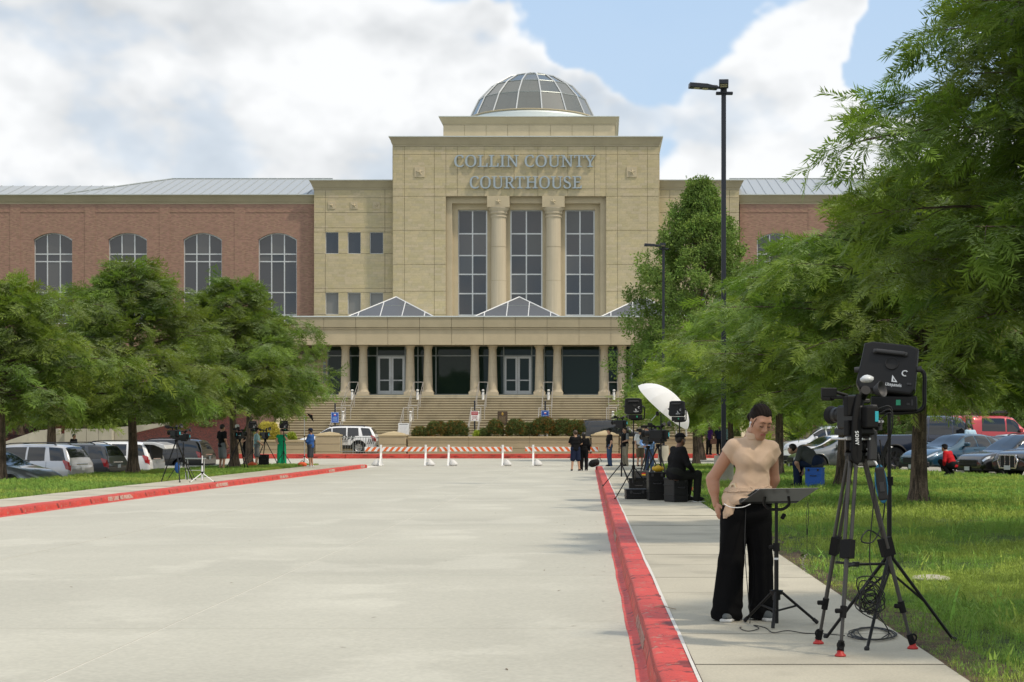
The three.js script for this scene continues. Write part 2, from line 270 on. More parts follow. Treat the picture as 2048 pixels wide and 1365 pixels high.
// kerbs: one mesh for each cast length, painted red, stencilled in white
const kerbShape = [[0.0, -0.05], [0.0, 0.0035], [0.058, 0.006], [0.078, 0.018], [0.086, 0.06], [0.096, 0.120], [0.112, 0.143], [0.140, 0.152], [0.32, 0.153], [0.32, -0.05]];
function kerbRun(holderName, edge, side, Z0, Z1, len, shape = kerbShape) {
  const k = structure(holderName), r = rng(Z1 * 7 + side);
  for (let Z = Z0; Z < Z1 - 0.01; Z += len) {
    const n = 6, a = Z + 0.004, b = Math.min(Z + len, Z1) - 0.004, pos = [], idx = [], L = [];
    for (let i = 0; i <= n; i++) { const z = lerp(a, b, i / n), wob = 0.004 * Math.sin(z * 1.7) + 0.003 * Math.sin(z * 4.1); for (const [u, v] of shape) { pos.push(edge(z) + side * (u + (u < 0.3 ? wob : 0)), v + (v > 0.1 ? 0.004 * Math.sin(z * 2.3) : 0), -z); } }
    const m = shape.length; for (let i = 0; i < n; i++) for (let j = 0; j < m - 1; j++) { const p = i * m + j, q = p + m; side > 0 ? idx.push(p, p + 1, q, p + 1, q + 1, q) : idx.push(p, q, p + 1, p + 1, q, q + 1); }
    const g = new THREE.BufferGeometry(); g.setAttribute('position', new THREE.Float32BufferAttribute(pos, 3)); g.setIndex(idx); g.computeVertexNormals();
    part(k, 'kerb_length', uvWorld(toCreasedNormals(g, 0.7)), M.kerb);
  }
  return k;
}
function kerbText(k, text, edge, side, Zc, len, h = 0.082) {   // stencilled on the face of the kerb
  const g = lettering(text, fontSans, h / 0.72 * 0.72, 0.004, len, 2), tilt = Math.atan2(0.012, 0.065), p = [];
  g.rotateX(-tilt); const rot = side > 0 ? -Math.PI / 2 : Math.PI / 2; g.rotateY(rot);
  const Zs = side > 0 ? Zc - len / 2 : Zc + len / 2; g.translate(edge(Zc) + side * 0.0795, 0.026, -Zs);
  const dx = Math.atan2(edge(Zc + 1) - edge(Zc), 1); g.translate(-edge(Zc), 0, Zc); g.rotateY(-dx * 1); g.translate(edge(Zc), 0, -Zc);
  part(k, 'stencil_lettering', uvWorld(g), side < 0 ? M.stencilWhite : M.stencil);
}
const kr = kerbRun('kerb_right', kerbR, 1, 1.0, 71.2, 3.05), kl = kerbRun('kerb_left', kerbL, -1, 4.0, 75.2, 3.05);
for (const Z of [14.3, 25.9, 37.9, 48.5, 60]) kerbText(kr, 'FIRE LANE  NO PARKING', kerbR, 1, Z, 1.75);
for (const Z of [27.3, 36.5, 46, 55.4, 64.3, 73]) kerbText(kl, 'FIRE LANE  NO PARKING', kerbL, -1, Z, 1.9, 0.098);
// rounded ends of the two kerbs, and the white painted edge beside the pavement
for (const [edge, s, Z] of [[kerbR, 1, 71.2], [kerbL, -1, 75.2]]) part(s > 0 ? kr : kl, 'kerb_end', turned(rbx(0.30, 0.17, 0.24, 0.06), 0, 0, 0, edge(Z) + s * 0.17, 0.068, -Z - 0.06), M.kerb);
{
  const n = 60, pos = [], idx = []; for (let i = 0; i <= n; i++) { const Z = lerp(1, 71, i / n), w = 0.013 + 0.012 * noise3(Z * 2.3, 1, 4); pos.push(kerbR(Z) + 0.321 - 0.012 * noise3(Z * 3.1, 7, 2), 0.1565, -Z, kerbR(Z) + 0.322 + w, 0.1565, -Z); if (i < n) idx.push(2 * i, 2 * i + 1, 2 * i + 2, 2 * i + 1, 2 * i + 3, 2 * i + 2); }
  const g = new THREE.BufferGeometry(); g.setAttribute('position', new THREE.Float32BufferAttribute(pos, 3)); g.setIndex(idx); g.computeVertexNormals(); part(kr, 'white_edge_line', uvWorld(g), M.whitePaint);
}
// pavements: slabs with open joints
function pavement(name, inner, outer, Z0, Z1, len, seed) {
  const w = structure(name), r = rng(seed);
  part(w, 'bedding', sheet([[inner(Z0), -Z0], [outer(Z0), -Z0], [outer(Z1), -Z1], [inner(Z1), -Z1]], 0.128), M.soil);
  for (let Z = Z0; Z < Z1 - 0.2; Z += len) {
    const a = Z + 0.006, b = Math.min(Z + len, Z1) - 0.006, lift = (r() - 0.5) * 0.006;
    const s = new THREE.Shape([[inner(a), a], [outer(a), a], [outer(b), b], [inner(b), b]].map(([x, z]) => new THREE.Vector2(x, z)));
    const g = new THREE.ExtrudeGeometry(s, { depth: 0.06, bevelEnabled: true, bevelSize: -0.006, bevelThickness: 0.006, bevelOffset: 0, bevelSegments: 1 }); g.rotateX(-Math.PI / 2); g.translate(0, 0.084 + lift, 0);
    part(w, 'paving_slab', uvWorld(g), r() < 0.3 ? M.walkOld : M.walk);
  }
  return w;
}
pavement('pavement_right', (Z) => kerbR(Z) + 0.345, (Z) => 2.12 - 0.0012 * Z, 0.9, 71, 1.53, 3);
pavement('pavement_left', (Z) => kerbL(Z) - 0.345, (Z) => -13.1 + 0.005 * Z, 4.2, 75, 1.53, 4);

// lawns: gently uneven ground (the blades are planted further down)
const lawnY = (x, z) => 0.135 + 0.05 * (fbm(x * 0.35, 0.3, z * 0.35, 3) - 0.5) + (x > 0 ? 0.02 * sstep(2.2, 6, x) : 0);
const rLawnOut = (Z) => Z < 57 ? lerp(22, 13.6, clamp((Z - 25) / 32)) : lerp(13.6, 8.1, (Z - 57) / 18);
const lLawnOut = (Z) => -18.2 + 0.045 * (Z - 50) + (Z > 66 ? (Z - 66) * 0.18 : 0);
function lawn(name, inner, outer, Z0, Z1, nz, nx) {
  const pos = [], idx = []; for (let i = 0; i <= nz; i++) { const Z = lerp(Z0, Z1, i / nz); for (let j = 0; j <= nx; j++) { const x = lerp(inner(Z), outer(Z), j / nx); pos.push(x, j === nx ? -0.75 : j === nx - 1 ? lawnY(x, Z) - 0.02 : lawnY(x, Z) - (j === 0 ? 0.03 : 0), -Z); } }
  const m = nx + 1; for (let i = 0; i < nz; i++) for (let j = 0; j < nx; j++) { const p = i * m + j; idx.push(p, p + 1, p + m, p + 1, p + m + 1, p + m); }
  const g = new THREE.BufferGeometry(); g.setAttribute('position', new THREE.Float32BufferAttribute(pos, 3)); g.setIndex(inner(20) > outer(20) ? idx.reverse() : idx); g.computeVertexNormals();
  return structure(name, uvWorld(g), M.grass);
}
lawn('lawn_right', (Z) => 2.13 - 0.0012 * Z, rLawnOut, 1, 75, 130, 26);
lawn('lawn_left', (Z) => -13.11 + 0.005 * Z - (Z > 70 ? (Z - 70) * 0.1 : 0), lLawnOut, 4, 75.4, 90, 12);
// car parks
structure('parking_lot_left', sheet([[-70, -8], [-16.2, -8], [-16.2, -76], [-70, -76]], -0.62), M.lot);
structure('parking_lot_right', sheet([[7.5, -76], [60, -76], [60, -22], [22, -22], [13.2, -56]], 0.04), M.lot);
// plaza before the steps, one kerb above the cross drive
const kerbFar = (x) => 104 + 0.05 * (x + 8);
{
  const pl = structure('plaza'); part(pl, 'plaza_slab', sheet([[-60, -kerbFar(-60)], [45, -kerbFar(45)], [45, -119], [-60, -119]], 0.28), M.walk);
  const k = structure('kerb_far'); for (let x = -44; x < 36; x += 4) { const z = kerbFar(x + 2); part(k, 'kerb_length', turned(rbx(3.985, 0.36, 0.34, 0.03), 0, Math.atan(0.05), 0, x + 2, 0.115, -z), M.kerb); }
  for (const [x0, t] of [[-10.2, 'FIRE LANE'], [-8.3, 'NO PARKING'], [-21.2, 'FIRE LANE'], [-19.5, 'NO PARKING'], [-1, 'FIRE LANE']]) { const g = lettering(t, fontSans, 0.17, 0.01, 1.45, 2); g.rotateY(Math.atan(0.05)); g.translate(x0, 0.05, -kerbFar(x0 + 0.7) + 0.175); part(k, 'stencil_lettering', uvWorld(g), M.stencil); }
}
// bank of red mulch and the concrete ramp walls at the far side of the car park
{
  const bank = (name, x0, x1, Z0, Z1, y0, y1) => { const pos = [], idx = [], n = 24, m = 8; for (let i = 0; i <= n; i++) for (let j = 0; j <= m; j++) { const x = lerp(x0, x1, i / n), Z = lerp(Z0, Z1, j / m); pos.push(x, lerp(y0, y1, sstep(0, 1, j / m)) + 0.25 * (fbm(x * 0.5, 2, Z * 0.5, 3) - 0.5), -Z); } for (let i = 0; i < n; i++) for (let j = 0; j < m; j++) { const p = i * (m + 1) + j; idx.push(p, p + m + 1, p + 1, p + 1, p + m + 1, p + m + 2); } const g = new THREE.BufferGeometry(); g.setAttribute('position', new THREE.Float32BufferAttribute(pos, 3)); g.setIndex(idx); g.computeVertexNormals(); structure(name, uvWorld(g), M.mulch); };
  bank('planting_bank_left', -75, -22.8, 98, 112, -0.1, 3.4);
  bank('planting_bank_right', 12.5, 70, 92, 108, -0.2, 3.2);
}
// ================================================================== THE COURTHOUSE
const courthouse = thing('courthouse', 'large tan stone courthouse with glass dome, brick wings and columned portico', 'courthouse');
const AX = -6.0;                                   // its axis
const TW = plane(133.6), WG = plane(134.7), BR = plane(135.3), FA = plane(116.8), CO = plane(117.9), GL = plane(120.2);
const mir = (x) => 2 * AX - x;
const starShape = (r, r2 = 0.4) => { const p = []; for (let i = 0; i < 10; i++) { const a = Math.PI / 2 + i * Math.PI / 5, q = i % 2 ? r * r2 : r; p.push([Math.cos(a) * q, Math.sin(a) * q]); } return p; };
function starGeo(r, d) { // five-pointed star with a raised centre
  const p = starShape(r), pos = [], idx = []; pos.push(0, 0, d); for (const [x, y] of p) pos.push(x, y, 0); for (let i = 0; i < 10; i++) idx.push(0, 1 + i, 1 + (i + 1) % 10);
  const g = new THREE.BufferGeometry(); g.setAttribute('position', new THREE.Float32BufferAttribute(pos, 3)); g.setIndex(idx); const h = g.toNonIndexed(); h.computeVertexNormals(); return h;
}
// a wall of big stone panels with recessed joints, holes left for openings
function panelWall(holderName, xs, ys, Z, skip = () => false, m = M.stone, name = 'stone_panel') {
  const w = holder(courthouse, holderName), gap = 0.014;
  for (let i = 0; i < xs.length - 1; i++) for (let j = 0; j < ys.length - 1; j++) {
    if (skip((xs[i] + xs[i + 1]) / 2, (ys[j] + ys[j + 1]) / 2)) continue;
    part(w, name, bx(xs[i] + gap, xs[i + 1] - gap, ys[j] + gap, ys[j + 1] - gap, -Z, -Z - 0.12), m);
  }
  return w;
}
// cornice: a moulded profile run along the front and returned down both sides
function cornice(holderName, x0, x1, Zf, depth, y0, y1, out, m = M.precastCap) {
  const c = holder(courthouse, holderName), h = y1 - y0;
  const prof = [[0, 0], [0.10 * out, 0], [0.10 * out, 0.16 * h], [0.25 * out, 0.22 * h], [0.34 * out, 0.30 * h], [0.55 * out, 0.55 * h], [0.86 * out, 0.80 * h], [out, 0.86 * h], [out, h - 0.06], [-0.5, h - 0.06]];
  const path = [[x0, Zf + depth, -1, 0], [x0, Zf, -1, -1], [x1, Zf, 1, -1], [x1, Zf + depth, 1, 0]], pos = [], idx = [], m2 = prof.length;
  for (const [x, Z, sx, sz] of path) for (const [o, y] of prof) pos.push(x + sx * o, y0 + y, -(Z + sz * o));
  for (let i = 0; i < 3; i++) for (let j = 0; j < m2 - 1; j++) { const p = i * m2 + j, q = p + m2; idx.push(p, q, p + 1, p + 1, q, q + 1); }
  const g = new THREE.BufferGeometry(); g.setAttribute('position', new THREE.Float32BufferAttribute(pos, 3)); g.setIndex(idx); part(c, 'moulding', uvWorld(toCreasedNormals(g, 0.3)), m);
  part(c, 'metal_coping', bx(x0 - out - 0.03, x1 + out + 0.03, y1 - 0.058, y1, -(Zf - out - 0.03), -(Zf + depth)), M.coping);
  return c;
}
// --- tower
{
  const x = TW.x, y = TW.y, X0 = AX - 10.78, X1 = AX + 10.78, yB = 4.3, yT = y(293);
  part(courthouse, 'tower_core', bx(X0 + 0.02, X1 - 0.02, yB, yT, -TW.Z - 1.65, -TW.Z - 22), M.stoneJoint);
  const fx0 = x(891.6), fx1 = mir(fx0), fy = y(393);
  for (const s of [0, 1]) { // solid piers each side of the great window
    const a = s ? fx1 : X0 + 0.02, b = s ? X1 - 0.02 : fx0; part(courthouse, 'pier_core', bx(a, b, yB, yT, -TW.Z - 0.05, -TW.Z - 1.7), M.stoneJoint);
  }
  part(courthouse, 'lintel_core', bx(fx0, fx1, fy, yT, -TW.Z - 0.05, -TW.Z - 1.7), M.stoneJoint);
  const L = [785.5, 808.6, 868.4, 891.6].map(x), R = L.map(mir).reverse(), mid = [891.6, 914.5, 968, 1028].map(x), midAll = [...mid, ...mid.map(mir).reverse()];
  const ys = [yB, 7, 10, 11.2, y(583), y(529), y(461), y(393)], yu = [y(393), y(378), y(309), y(293)];
  panelWall('tower_wall', L, ys, TW.Z); panelWall('tower_wall', R, ys, TW.Z);
  panelWall('tower_frieze', [...L, ...midAll.slice(1, -1), ...R], yu, TW.Z);
  for (const s of [0, 1]) { const w = holder(courthouse, 'tower_side_wall'); for (let i = 0; i < 5; i++) for (let j = 0; j < 6; j++) { const yy = [yB, 10, y(583), y(461), y(378), y(309), yT], xx = s ? X1 : X0; part(w, 'stone_panel', bx(xx - 0.05, xx + 0.05, yy[j] + 0.014, yy[j + 1] - 0.014, -TW.Z - 0.13 - i * 4.3, -TW.Z - 0.10 - (i + 1) * 4.3), M.stone); } }
  cornice('tower_cornice', X0, X1, TW.Z, 21.6, yT, y(272.5) - 0.04, 0.30);
  part(courthouse, 'tower_roof', bx(X0, X1, yT, yT + 0.3, -TW.Z, -TW.Z - 21.6), M.precastCap);
  // stepped stone frame round the great window
  const frame = holder(courthouse, 'window_surround'), step = (px, py, Zf, Zb, m = M.precast) => {};
  const o1 = x(891.6), i1 = x(903), o2 = i1, i2 = x(913.6), t1 = y(393), t2 = y(405), t3 = y(416.5), Z1 = TW.Z + 0.42, Z2 = TW.Z + 0.95, Zg = TW.Z + 1.3;
  for (const [a, b, tt, tb, Zf] of [[o1, i1, t1, t2, Z1], [o2, i2, t2, t3, Z2]]) {
    part(frame, 'jamb', bx(a, b, 9, tb, -Zf, -Zf - 0.9), M.precast); part(frame, 'jamb', bx(mir(a), mir(b), 9, tb, -Zf, -Zf - 0.9), M.precast);
    part(frame, 'head', bx(a, mir(a), tb, tt, -Zf, -Zf - 0.9), M.precast);
  }
  // bays of glass, two panes wide
  const rows = [417, 464, 508, 546, 585, 628.5].map(y), bays = [[914, 971], [1020, 1082.5], [1131, 1188]].map((b) => b.map(x));
  for (const [bi, [a, b]] of bays.entries()) {
    const w = holder(courthouse, 'tower_window');
    for (let r = 0; r < 5; r++) for (let k = 0; k < 2; k++) { const xa = lerp(a, b, k / 2) + 0.05, xb = lerp(a, b, (k + 1) / 2) - 0.05; part(w, 'pane', turned(bx(xa, xb, rows[r + 1] + 0.05, rows[r] - 0.05, -Zg - 0.06, -Zg - 0.09), 0, 0, 0), (r + k + bi) % 4 === 3 ? M.glassB : bi === 2 && r === 1 ? M.glassC : M.glass); }
    for (const r of rows) part(w, 'transom', bx(a, b, r - 0.05, r + 0.05, -Zg, -Zg - 0.12), M.alum);
    for (let k = 0; k < 3; k++) { const xx = lerp(a, b, k / 2); part(w, 'mullion', bx(xx - 0.05, xx + 0.05, rows[5] - 0.05, rows[0] + 0.05, -Zg + 0.004, -Zg - 0.118), M.alum); }
  }
  // stone infill behind the columns and below the glass
  const fill = [[i2, bays[0][0] - 0.05], [bays[0][1] + 0.05, bays[1][0] - 0.05], [bays[1][1] + 0.05, bays[2][0] - 0.05], [bays[2][1] + 0.05, mir(i2)]];
  for (const [a, b] of fill) part(frame, 'infill', bx(a, b, 9, rows[0] + 0.05, -Zg + 0.05, -Zg - 0.3), M.precast);
  part(frame, 'infill', bx(i2, mir(i2), 9, rows[5] - 0.05, -Zg + 0.06, -Zg - 0.31), M.precast);
  part(frame, 'infill', bx(i2, mir(i2), rows[0] + 0.05, t3, -Zg + 0.06, -Zg - 0.31), M.precast);
  // the two giant columns and their blocks with stars
  for (const c of [996.3, 1106.6]) {
    const cx = x(c), zc = -TW.Z - 0.62, col = holder(courthouse, 'giant_column'), by0 = y(414.5), by1 = y(392.5);
    part(col, 'block', rbx(1.82, by1 - by0, 1.2, 0.02, cx, (by0 + by1) / 2, -TW.Z - 0.55), M.precast);
    const st = starGeo(0.28, 0.10); st.translate(cx, (by0 + by1) / 2, -TW.Z + 0.052); part(col, 'star', st, M.precast);
    const h = by0 - 9, g = lathe([[0.66, 0], [0.66, 0.2], [0.63, 4], [0.60, h - 0.95], [0.60, h - 0.80], [0.66, h - 0.78], [0.68, h - 0.72], [0.66, h - 0.67], [0.61, h - 0.65], [0.61, h - 0.5], [0.72, h - 0.48], [0.74, h - 0.42], [0.72, h - 0.37], [0.66, h - 0.36], [0.72, h - 0.25], [0.82, h - 0.13], [0.86, h - 0.06], [0.86, h]], 32); g.translate(cx, 9, zc); part(col, 'shaft', g, M.column);
    for (const yy of [y(493), y(561)]) part(col, 'drum_joint', turned(new THREE.TorusGeometry(0.625, 0.008, 4, 32), Math.PI / 2, 0, 0, cx, yy, zc), M.stoneJoint);
  }
  // star tiles
  for (const px of [839, 1263.5]) { const cx = x(px), cy = y(344.5), t = holder(courthouse, 'star_tile'); part(t, 'tile', rbx(0.84, 0.84, 0.08, 0.02, cx, cy, -TW.Z + 0.03), M.precast); const st = starGeo(0.34, 0.13); st.translate(cx, cy, -TW.Z + 0.072); part(t, 'star', st, M.precast); }
  // the name of the building, each letter standing off the wall
  const sign = holder(courthouse, 'lettering');
  const word = (text, pa, pb, pTop, pBase) => {
    const hgt = y(pTop) - y(pBase), g0 = lettering(text, fontSerif, hgt / 0.98, 0.12, 0), w0 = (() => { g0.computeBoundingBox(); return g0.boundingBox.max.x; })(), k = (x(pb) - x(pa)) / w0, sc = hgt / 0.98;
    const data = fontSerif.data, res = data.resolution; let pen = 0, first = null;
    for (const ch of text) {
      const gl = data.glyphs[ch]; if (ch !== ' ') {
        const g = new TextGeometry(ch, { font: fontSerif, size: sc, depth: 0.10, curveSegments: 6, bevelEnabled: true, bevelThickness: 0.02, bevelSize: 0.012, bevelSegments: 1 });
        g.computeBoundingBox(); if (first === null) first = g.boundingBox.min.x; g.translate(pen - first, 0, 0); g.scale(k, 1, 1); g.translate(x(pa), y(pBase), -TW.Z + 0.08); part(sign, 'letter', g, M.letter);
      } pen += gl.ha * sc / res;
    }
  };
  word('COLLIN COUNTY', 908.5, 1191, 311.5, 334.5); word('COURTHOUSE', 939.5, 1163, 354, 377.5);
}
// --- drum and dome
{
  const P = plane(139.5), X0 = AX - 7.27, X1 = AX + 7.27, y0 = 25.3, y1 = P.y(250), y2 = P.y(233.5);
  const xs = []; for (let i = 0; i <= 8; i++) xs.push(lerp(X0, X1, i / 8));
  part(courthouse, 'drum_core', bx(X0 + 0.02, X1 - 0.02, y0, y1, -P.Z - 0.06, -P.Z - 14), M.stoneJoint); panelWall('drum_wall', xs, [y0, y1], P.Z, () => false, M.precast, 'precast_panel');
  cornice('drum_cornice', X0, X1, P.Z, 14, y1, y2, 0.34);
  const D = plane(146.0), cy = 29.2, r = 5.60, h = D.y(149) - cy, R = (r * r + h * h) / (2 * h), c = V(AX + 0.05, cy + h - R, -D.Z), n = 16, dome = holder(courthouse, 'dome');
  part(dome, 'base_ring', turned(lathe([[r + 0.14, -1.6], [r + 0.12, -0.25], [r + 0.06, -0.08], [r - 0.25, 0.0]], 64), 0, 0, 0, c.x, cy, c.z), M.coping);
  part(dome, 'kerb_ring', turned(new THREE.TorusGeometry(r + 0.02, 0.08, 6, 64), Math.PI / 2, 0, 0, c.x, cy + 0.02, c.z), M.precastCap);
  const aB = Math.asin(r / R), lev = [1, 0.745, 0.52, 0.31, 0.12, 0].map((t) => t * aB), P3 = (a, b, q = 0) => V(c.x + (R + q) * Math.sin(a) * Math.sin(b), c.y + (R + q) * Math.cos(a), c.z + (R + q) * Math.sin(a) * Math.cos(b));
  const rnd = rng(9);
  for (let i = 0; i < n; i++) {
    const b0 = (i + 0.46) / n * 2 * Math.PI, b1 = (i + 1.46) / n * 2 * Math.PI;
    for (let k = 0; k < 4; k++) { const q = [P3(lev[k], b0), P3(lev[k], b1), P3(lev[k + 1], b1), P3(lev[k + 1], b0)], tw = (rnd() - 0.5) * 0.05; q[0].y += tw; q[2].y += tw; const g = new THREE.BufferGeometry(); g.setAttribute('position', new THREE.Float32BufferAttribute(q.flatMap((p) => [p.x, p.y, p.z]), 3)); g.setIndex([0, 1, 2, 0, 2, 3]); g.computeVertexNormals(); g.setAttribute('uv', new THREE.Float32BufferAttribute([0, 0, 1, 0, 1, 1, 0, 1], 2)); part(dome, 'pane', g, M.glassDome); }
    for (let k = 0; k < 4; k++) part(dome, 'rib', sqbar(P3(lev[k], b0, 0.04), P3(lev[k + 1], b0, 0.04), 0.095, 0.095), M.alum);
    for (let k = 1; k < 5; k++) part(dome, 'ring_bar', sqbar(P3(lev[k], b0, 0.0), P3(lev[k], b1, 0.0), 0.07, 0.07), M.alumDark);
  }
  part(dome, 'crown_cap', turned(lathe([[0, 0.12], [0.5, 0.06], [R * Math.sin(lev[4]) + 0.05, -0.1]], 24), 0, 0, 0, c.x, c.y + R, c.z), M.alumDark);
}
// --- stone wings with three small windows above three
for (const s of [0, 1]) {
  const x = WG.x, y = WG.y, m = (v) => (s ? mir(v) : v), a = x(627.5), b = AX - 10.78, yT = y(380);
  const lo = Math.min(m(a), m(b)), hi = Math.max(m(a), m(b));
  const cols = [[650, 676.5], [694.5, 721], [739, 766]].map((c) => c.map(x).map(m).sort((p, q) => p - q)).sort((p, q) => p[0] - q[0]), rws = [[464.5, 507.5], [585.5, 629]].map((c) => c.map(y));
  part(courthouse, 'wing_core', bx(lo, hi, -0.3, yT, -WG.Z - 0.5, -WG.Z - 16), M.stoneJoint);
  const xs = [lo, ...cols.flat(), hi].sort((p, q) => p - q), ys = [4.3, 8, rws[1][1], rws[1][0], y(577), y(508), rws[0][0], y(455), y(425.5), y(396), yT].sort((p, q) => p - q);
  ys.splice(0, ys.length, -0.3, 4.3, 8, rws[1][1], rws[1][0], y(577), rws[0][1], rws[0][0], y(456), y(425.5), y(396), yT);
  const isHole = (px, py) => cols.some((c) => px > c[0] && px < c[1]) && rws.some((r) => py < r[0] && py > r[1]);
  // full-width courses except where windows cut them
  const w = holder(courthouse, 'wing_wall');
  for (let j = 0; j < ys.length - 1; j++) {
    const cut = rws.some((r) => { const q = (ys[j] + ys[j + 1]) / 2; return q < r[0] && q > r[1]; }), xx = cut ? xs : [lo, lerp(lo, hi, 0.14), lerp(lo, hi, 0.88), hi];
    for (let i = 0; i < xx.length - 1; i++) { const px = (xx[i] + xx[i + 1]) / 2, py = (ys[j] + ys[j + 1]) / 2; if (!isHole(px, py)) part(w, 'stone_panel', bx(xx[i] + (cut ? 0 : 0.014), xx[i + 1] - (cut ? 0 : 0.014), ys[j] + 0.012, ys[j + 1] - 0.012, -WG.Z, -WG.Z - 0.5), M.stone); }
  }
  for (const c of cols) for (const [k, r] of rws.entries()) { const f = holder(courthouse, 'wing_window'); part(f, 'pane', bx(c[0] + 0.04, c[1] - 0.04, r[1] + 0.04, r[0] - 0.04, -WG.Z - 0.24, -WG.Z - 0.27), k ? M.blind : M.glass); for (const xx of c) part(f, 'frame', bx(xx - 0.04, xx + 0.05, r[1], r[0], -WG.Z - 0.18, -WG.Z - 0.26), M.alum); for (const yy of r) part(f, 'frame', bx(c[0] + 0.05, c[1] - 0.04, yy - 0.04, yy + 0.04, -WG.Z - 0.181, -WG.Z - 0.259), M.alum); }
  for (const px of [663, 708, 752.5]) { const t = holder(courthouse, 'star_tile'), cx = m(x(px)), cy = y(411); part(t, 'tile', rbx(0.6, 0.6, 0.06, 0.015, cx, cy, -WG.Z + 0.02), M.precast); const st = starGeo(0.25, 0.10); st.translate(cx, cy, -WG.Z + 0.052); part(t, 'star', st, M.precast); }
  cornice('wing_cornice', lo, hi, WG.Z, 15, yT, y(360.5), 0.34);
  part(courthouse, 'wing_roof', bx(lo, hi, yT + 0.1, yT + 0.3, -WG.Z - 0.4, -WG.Z - 15), M.precastCap);
}
// --- brick wings with tall arched windows and standing-seam roofs
for (const s of [0, 1]) {
  const x = BR.x, y = BR.y, m = (v) => (s ? mir(v) : v), yT = y(408.5), bays = s ? 5 : 5, far = x(-160);
  const lo = Math.min(m(far), m(x(627.5))), hi = Math.max(m(far), m(x(627.5)));
  const win = [554.5, 404.5, 254.5, 105, -45].map((p) => m(x(p))), hw = 1.58, wTop = y(466), wSp = y(479), wB = y(648);
  const arch = (cx, g, n = 9) => { const p = [[cx - hw - g, wB - g], [cx + hw + g, wB - g]]; for (let i = 0; i <= n; i++) { const t = i / n, xx = (hw + g) * (1 - 2 * t); p.push([cx + xx, wSp + g + (wTop - wSp) * (1 - (1 - 2 * t) ** 2)]); } return p; };
  const wall = extrude([[lo, -0.3], [hi, -0.3], [hi, yT], [lo, yT]], 0.4, 0, win.map((cx) => arch(cx, 0).reverse())); wall.translate(0, 0, -BR.Z - 0.4); part(courthouse, 'brick_wall', uvWorld(wall), M.brick);
  part(courthouse, 'brick_wing_core', bx(lo, hi, -0.3, yT, -BR.Z - 0.75, -BR.Z - 17), M.brick);
  for (const cx of win) {
    const w = holder(courthouse, 'arched_window'), hz = [508, 523, 585, 630].map(y);
    const zs = -BR.Z - 0.30, cols = [-hw, -hw / 3, hw / 3, hw], lv = [wB, hz[3], hz[2], hz[1], hz[0]];
    for (let k = 0; k < 3; k++) { for (let j = 0; j < 4; j++) part(w, 'pane', bx(cx + cols[k] + 0.04, cx + cols[k + 1] - 0.04, lv[j] + 0.05, lv[j + 1] - 0.05, zs, zs - 0.03), (k + j) % 3 ? M.glass : M.glassB);
      const top = [[cols[k] + 0.04, hz[0] + 0.05], [cols[k + 1] - 0.04, hz[0] + 0.05]]; for (let i = 0; i <= 4; i++) { const xx = lerp(cols[k + 1] - 0.04, cols[k] + 0.04, i / 4); top.push([xx, wSp + (wTop - wSp) * (1 - (xx / hw) ** 2) - 0.05]); } const g = extrude(top, 0.03); g.translate(cx, 0, zs - 0.03); part(w, 'pane', g, k === 1 ? M.glassC : M.glassB); }
    for (let k = 1; k < 3; k++) part(w, 'mullion', bx(cx + cols[k] - 0.045, cx + cols[k] + 0.045, wB, wTop - 0.12, zs + 0.06, zs - 0.05), M.alum);
    for (const h of hz) part(w, 'transom', bx(cx - hw, cx + hw, h - 0.045, h + 0.045, zs + 0.056, zs - 0.046), M.alum);
    const fr = extrude(arch(cx, 0.02), 0.14, 0, [arch(cx, -0.075).reverse()]); fr.translate(0, 0, zs - 0.06); part(w, 'frame', fr, M.alum);
  }
  for (const [i, cx] of win.entries()) { // shallow raised brick field above each pair of piers
    part(courthouse, 'brick_course', bx(cx - 2.62, cx + 2.62, y(425), y(423.6), -BR.Z + 0.03, -BR.Z - 0.02), M.brick);
    part(courthouse, 'brick_pilaster', bx(cx + 2.62, cx + 2.62 + 0.85, -0.3, yT, -BR.Z + 0.022, -BR.Z - 0.02), M.brick);
  }
  cornice('brick_wing_cornice', lo, hi, BR.Z, 17, yT, y(389.5), 0.30);
  // roof
  const yE = y(389.5) + 0.02, Ze = BR.Z - 0.1, inner = m(x(627.5)) , ridgeZ = 143.4, yR = EYE + (PY - 358.5) * ridgeZ / F, RX = (px, Z) => m((px - PX) * Z / F);
  const poly = (pts, name) => { const g = new THREE.BufferGeometry(); g.setAttribute('position', new THREE.Float32BufferAttribute(pts.flatMap((p) => [p.x, p.y, p.z]), 3)); const idx = []; for (let i = 1; i < pts.length - 1; i++) s ? idx.push(0, i + 1, i) : idx.push(0, i, i + 1); g.setIndex(idx); g.computeVertexNormals(); return part(courthouse, name, uvWorld(g), M.roof); };
  const rb = V(m(x(633)), yR, -ridgeZ), ra = V(RX(345, ridgeZ), yR, -ridgeZ), ea = V(RX(128, Ze), yE, -Ze), eb = V(m(x(633)), yE, -Ze);
  const roof1 = poly([ea, eb, rb, ra], 'metal_roof');
  poly([V(ea.x, yE, -Ze - 17), ea, ra, V(ra.x, yR, -ridgeZ - 1)], 'metal_roof');
  const y2 = EYE + (PY - 372) * 140.5 / F, fe = V(m(far), yE - 0.02, -Ze - 0.6), fr2 = V(m(far), y2, -140.5), fr1 = V(RX(250, 140.5), y2, -140.5), roof2 = poly([fe, V(ea.x + (s ? -3 : 3), yE - 0.02, -Ze - 0.6), fr1, fr2], 'metal_roof');
  part(courthouse, 'roof_back', bx(Math.min(rb.x, m(far)), Math.max(rb.x, m(far)), yE - 0.5, yE - 0.1, -Ze - 0.5, -Ze - 17), M.roof);
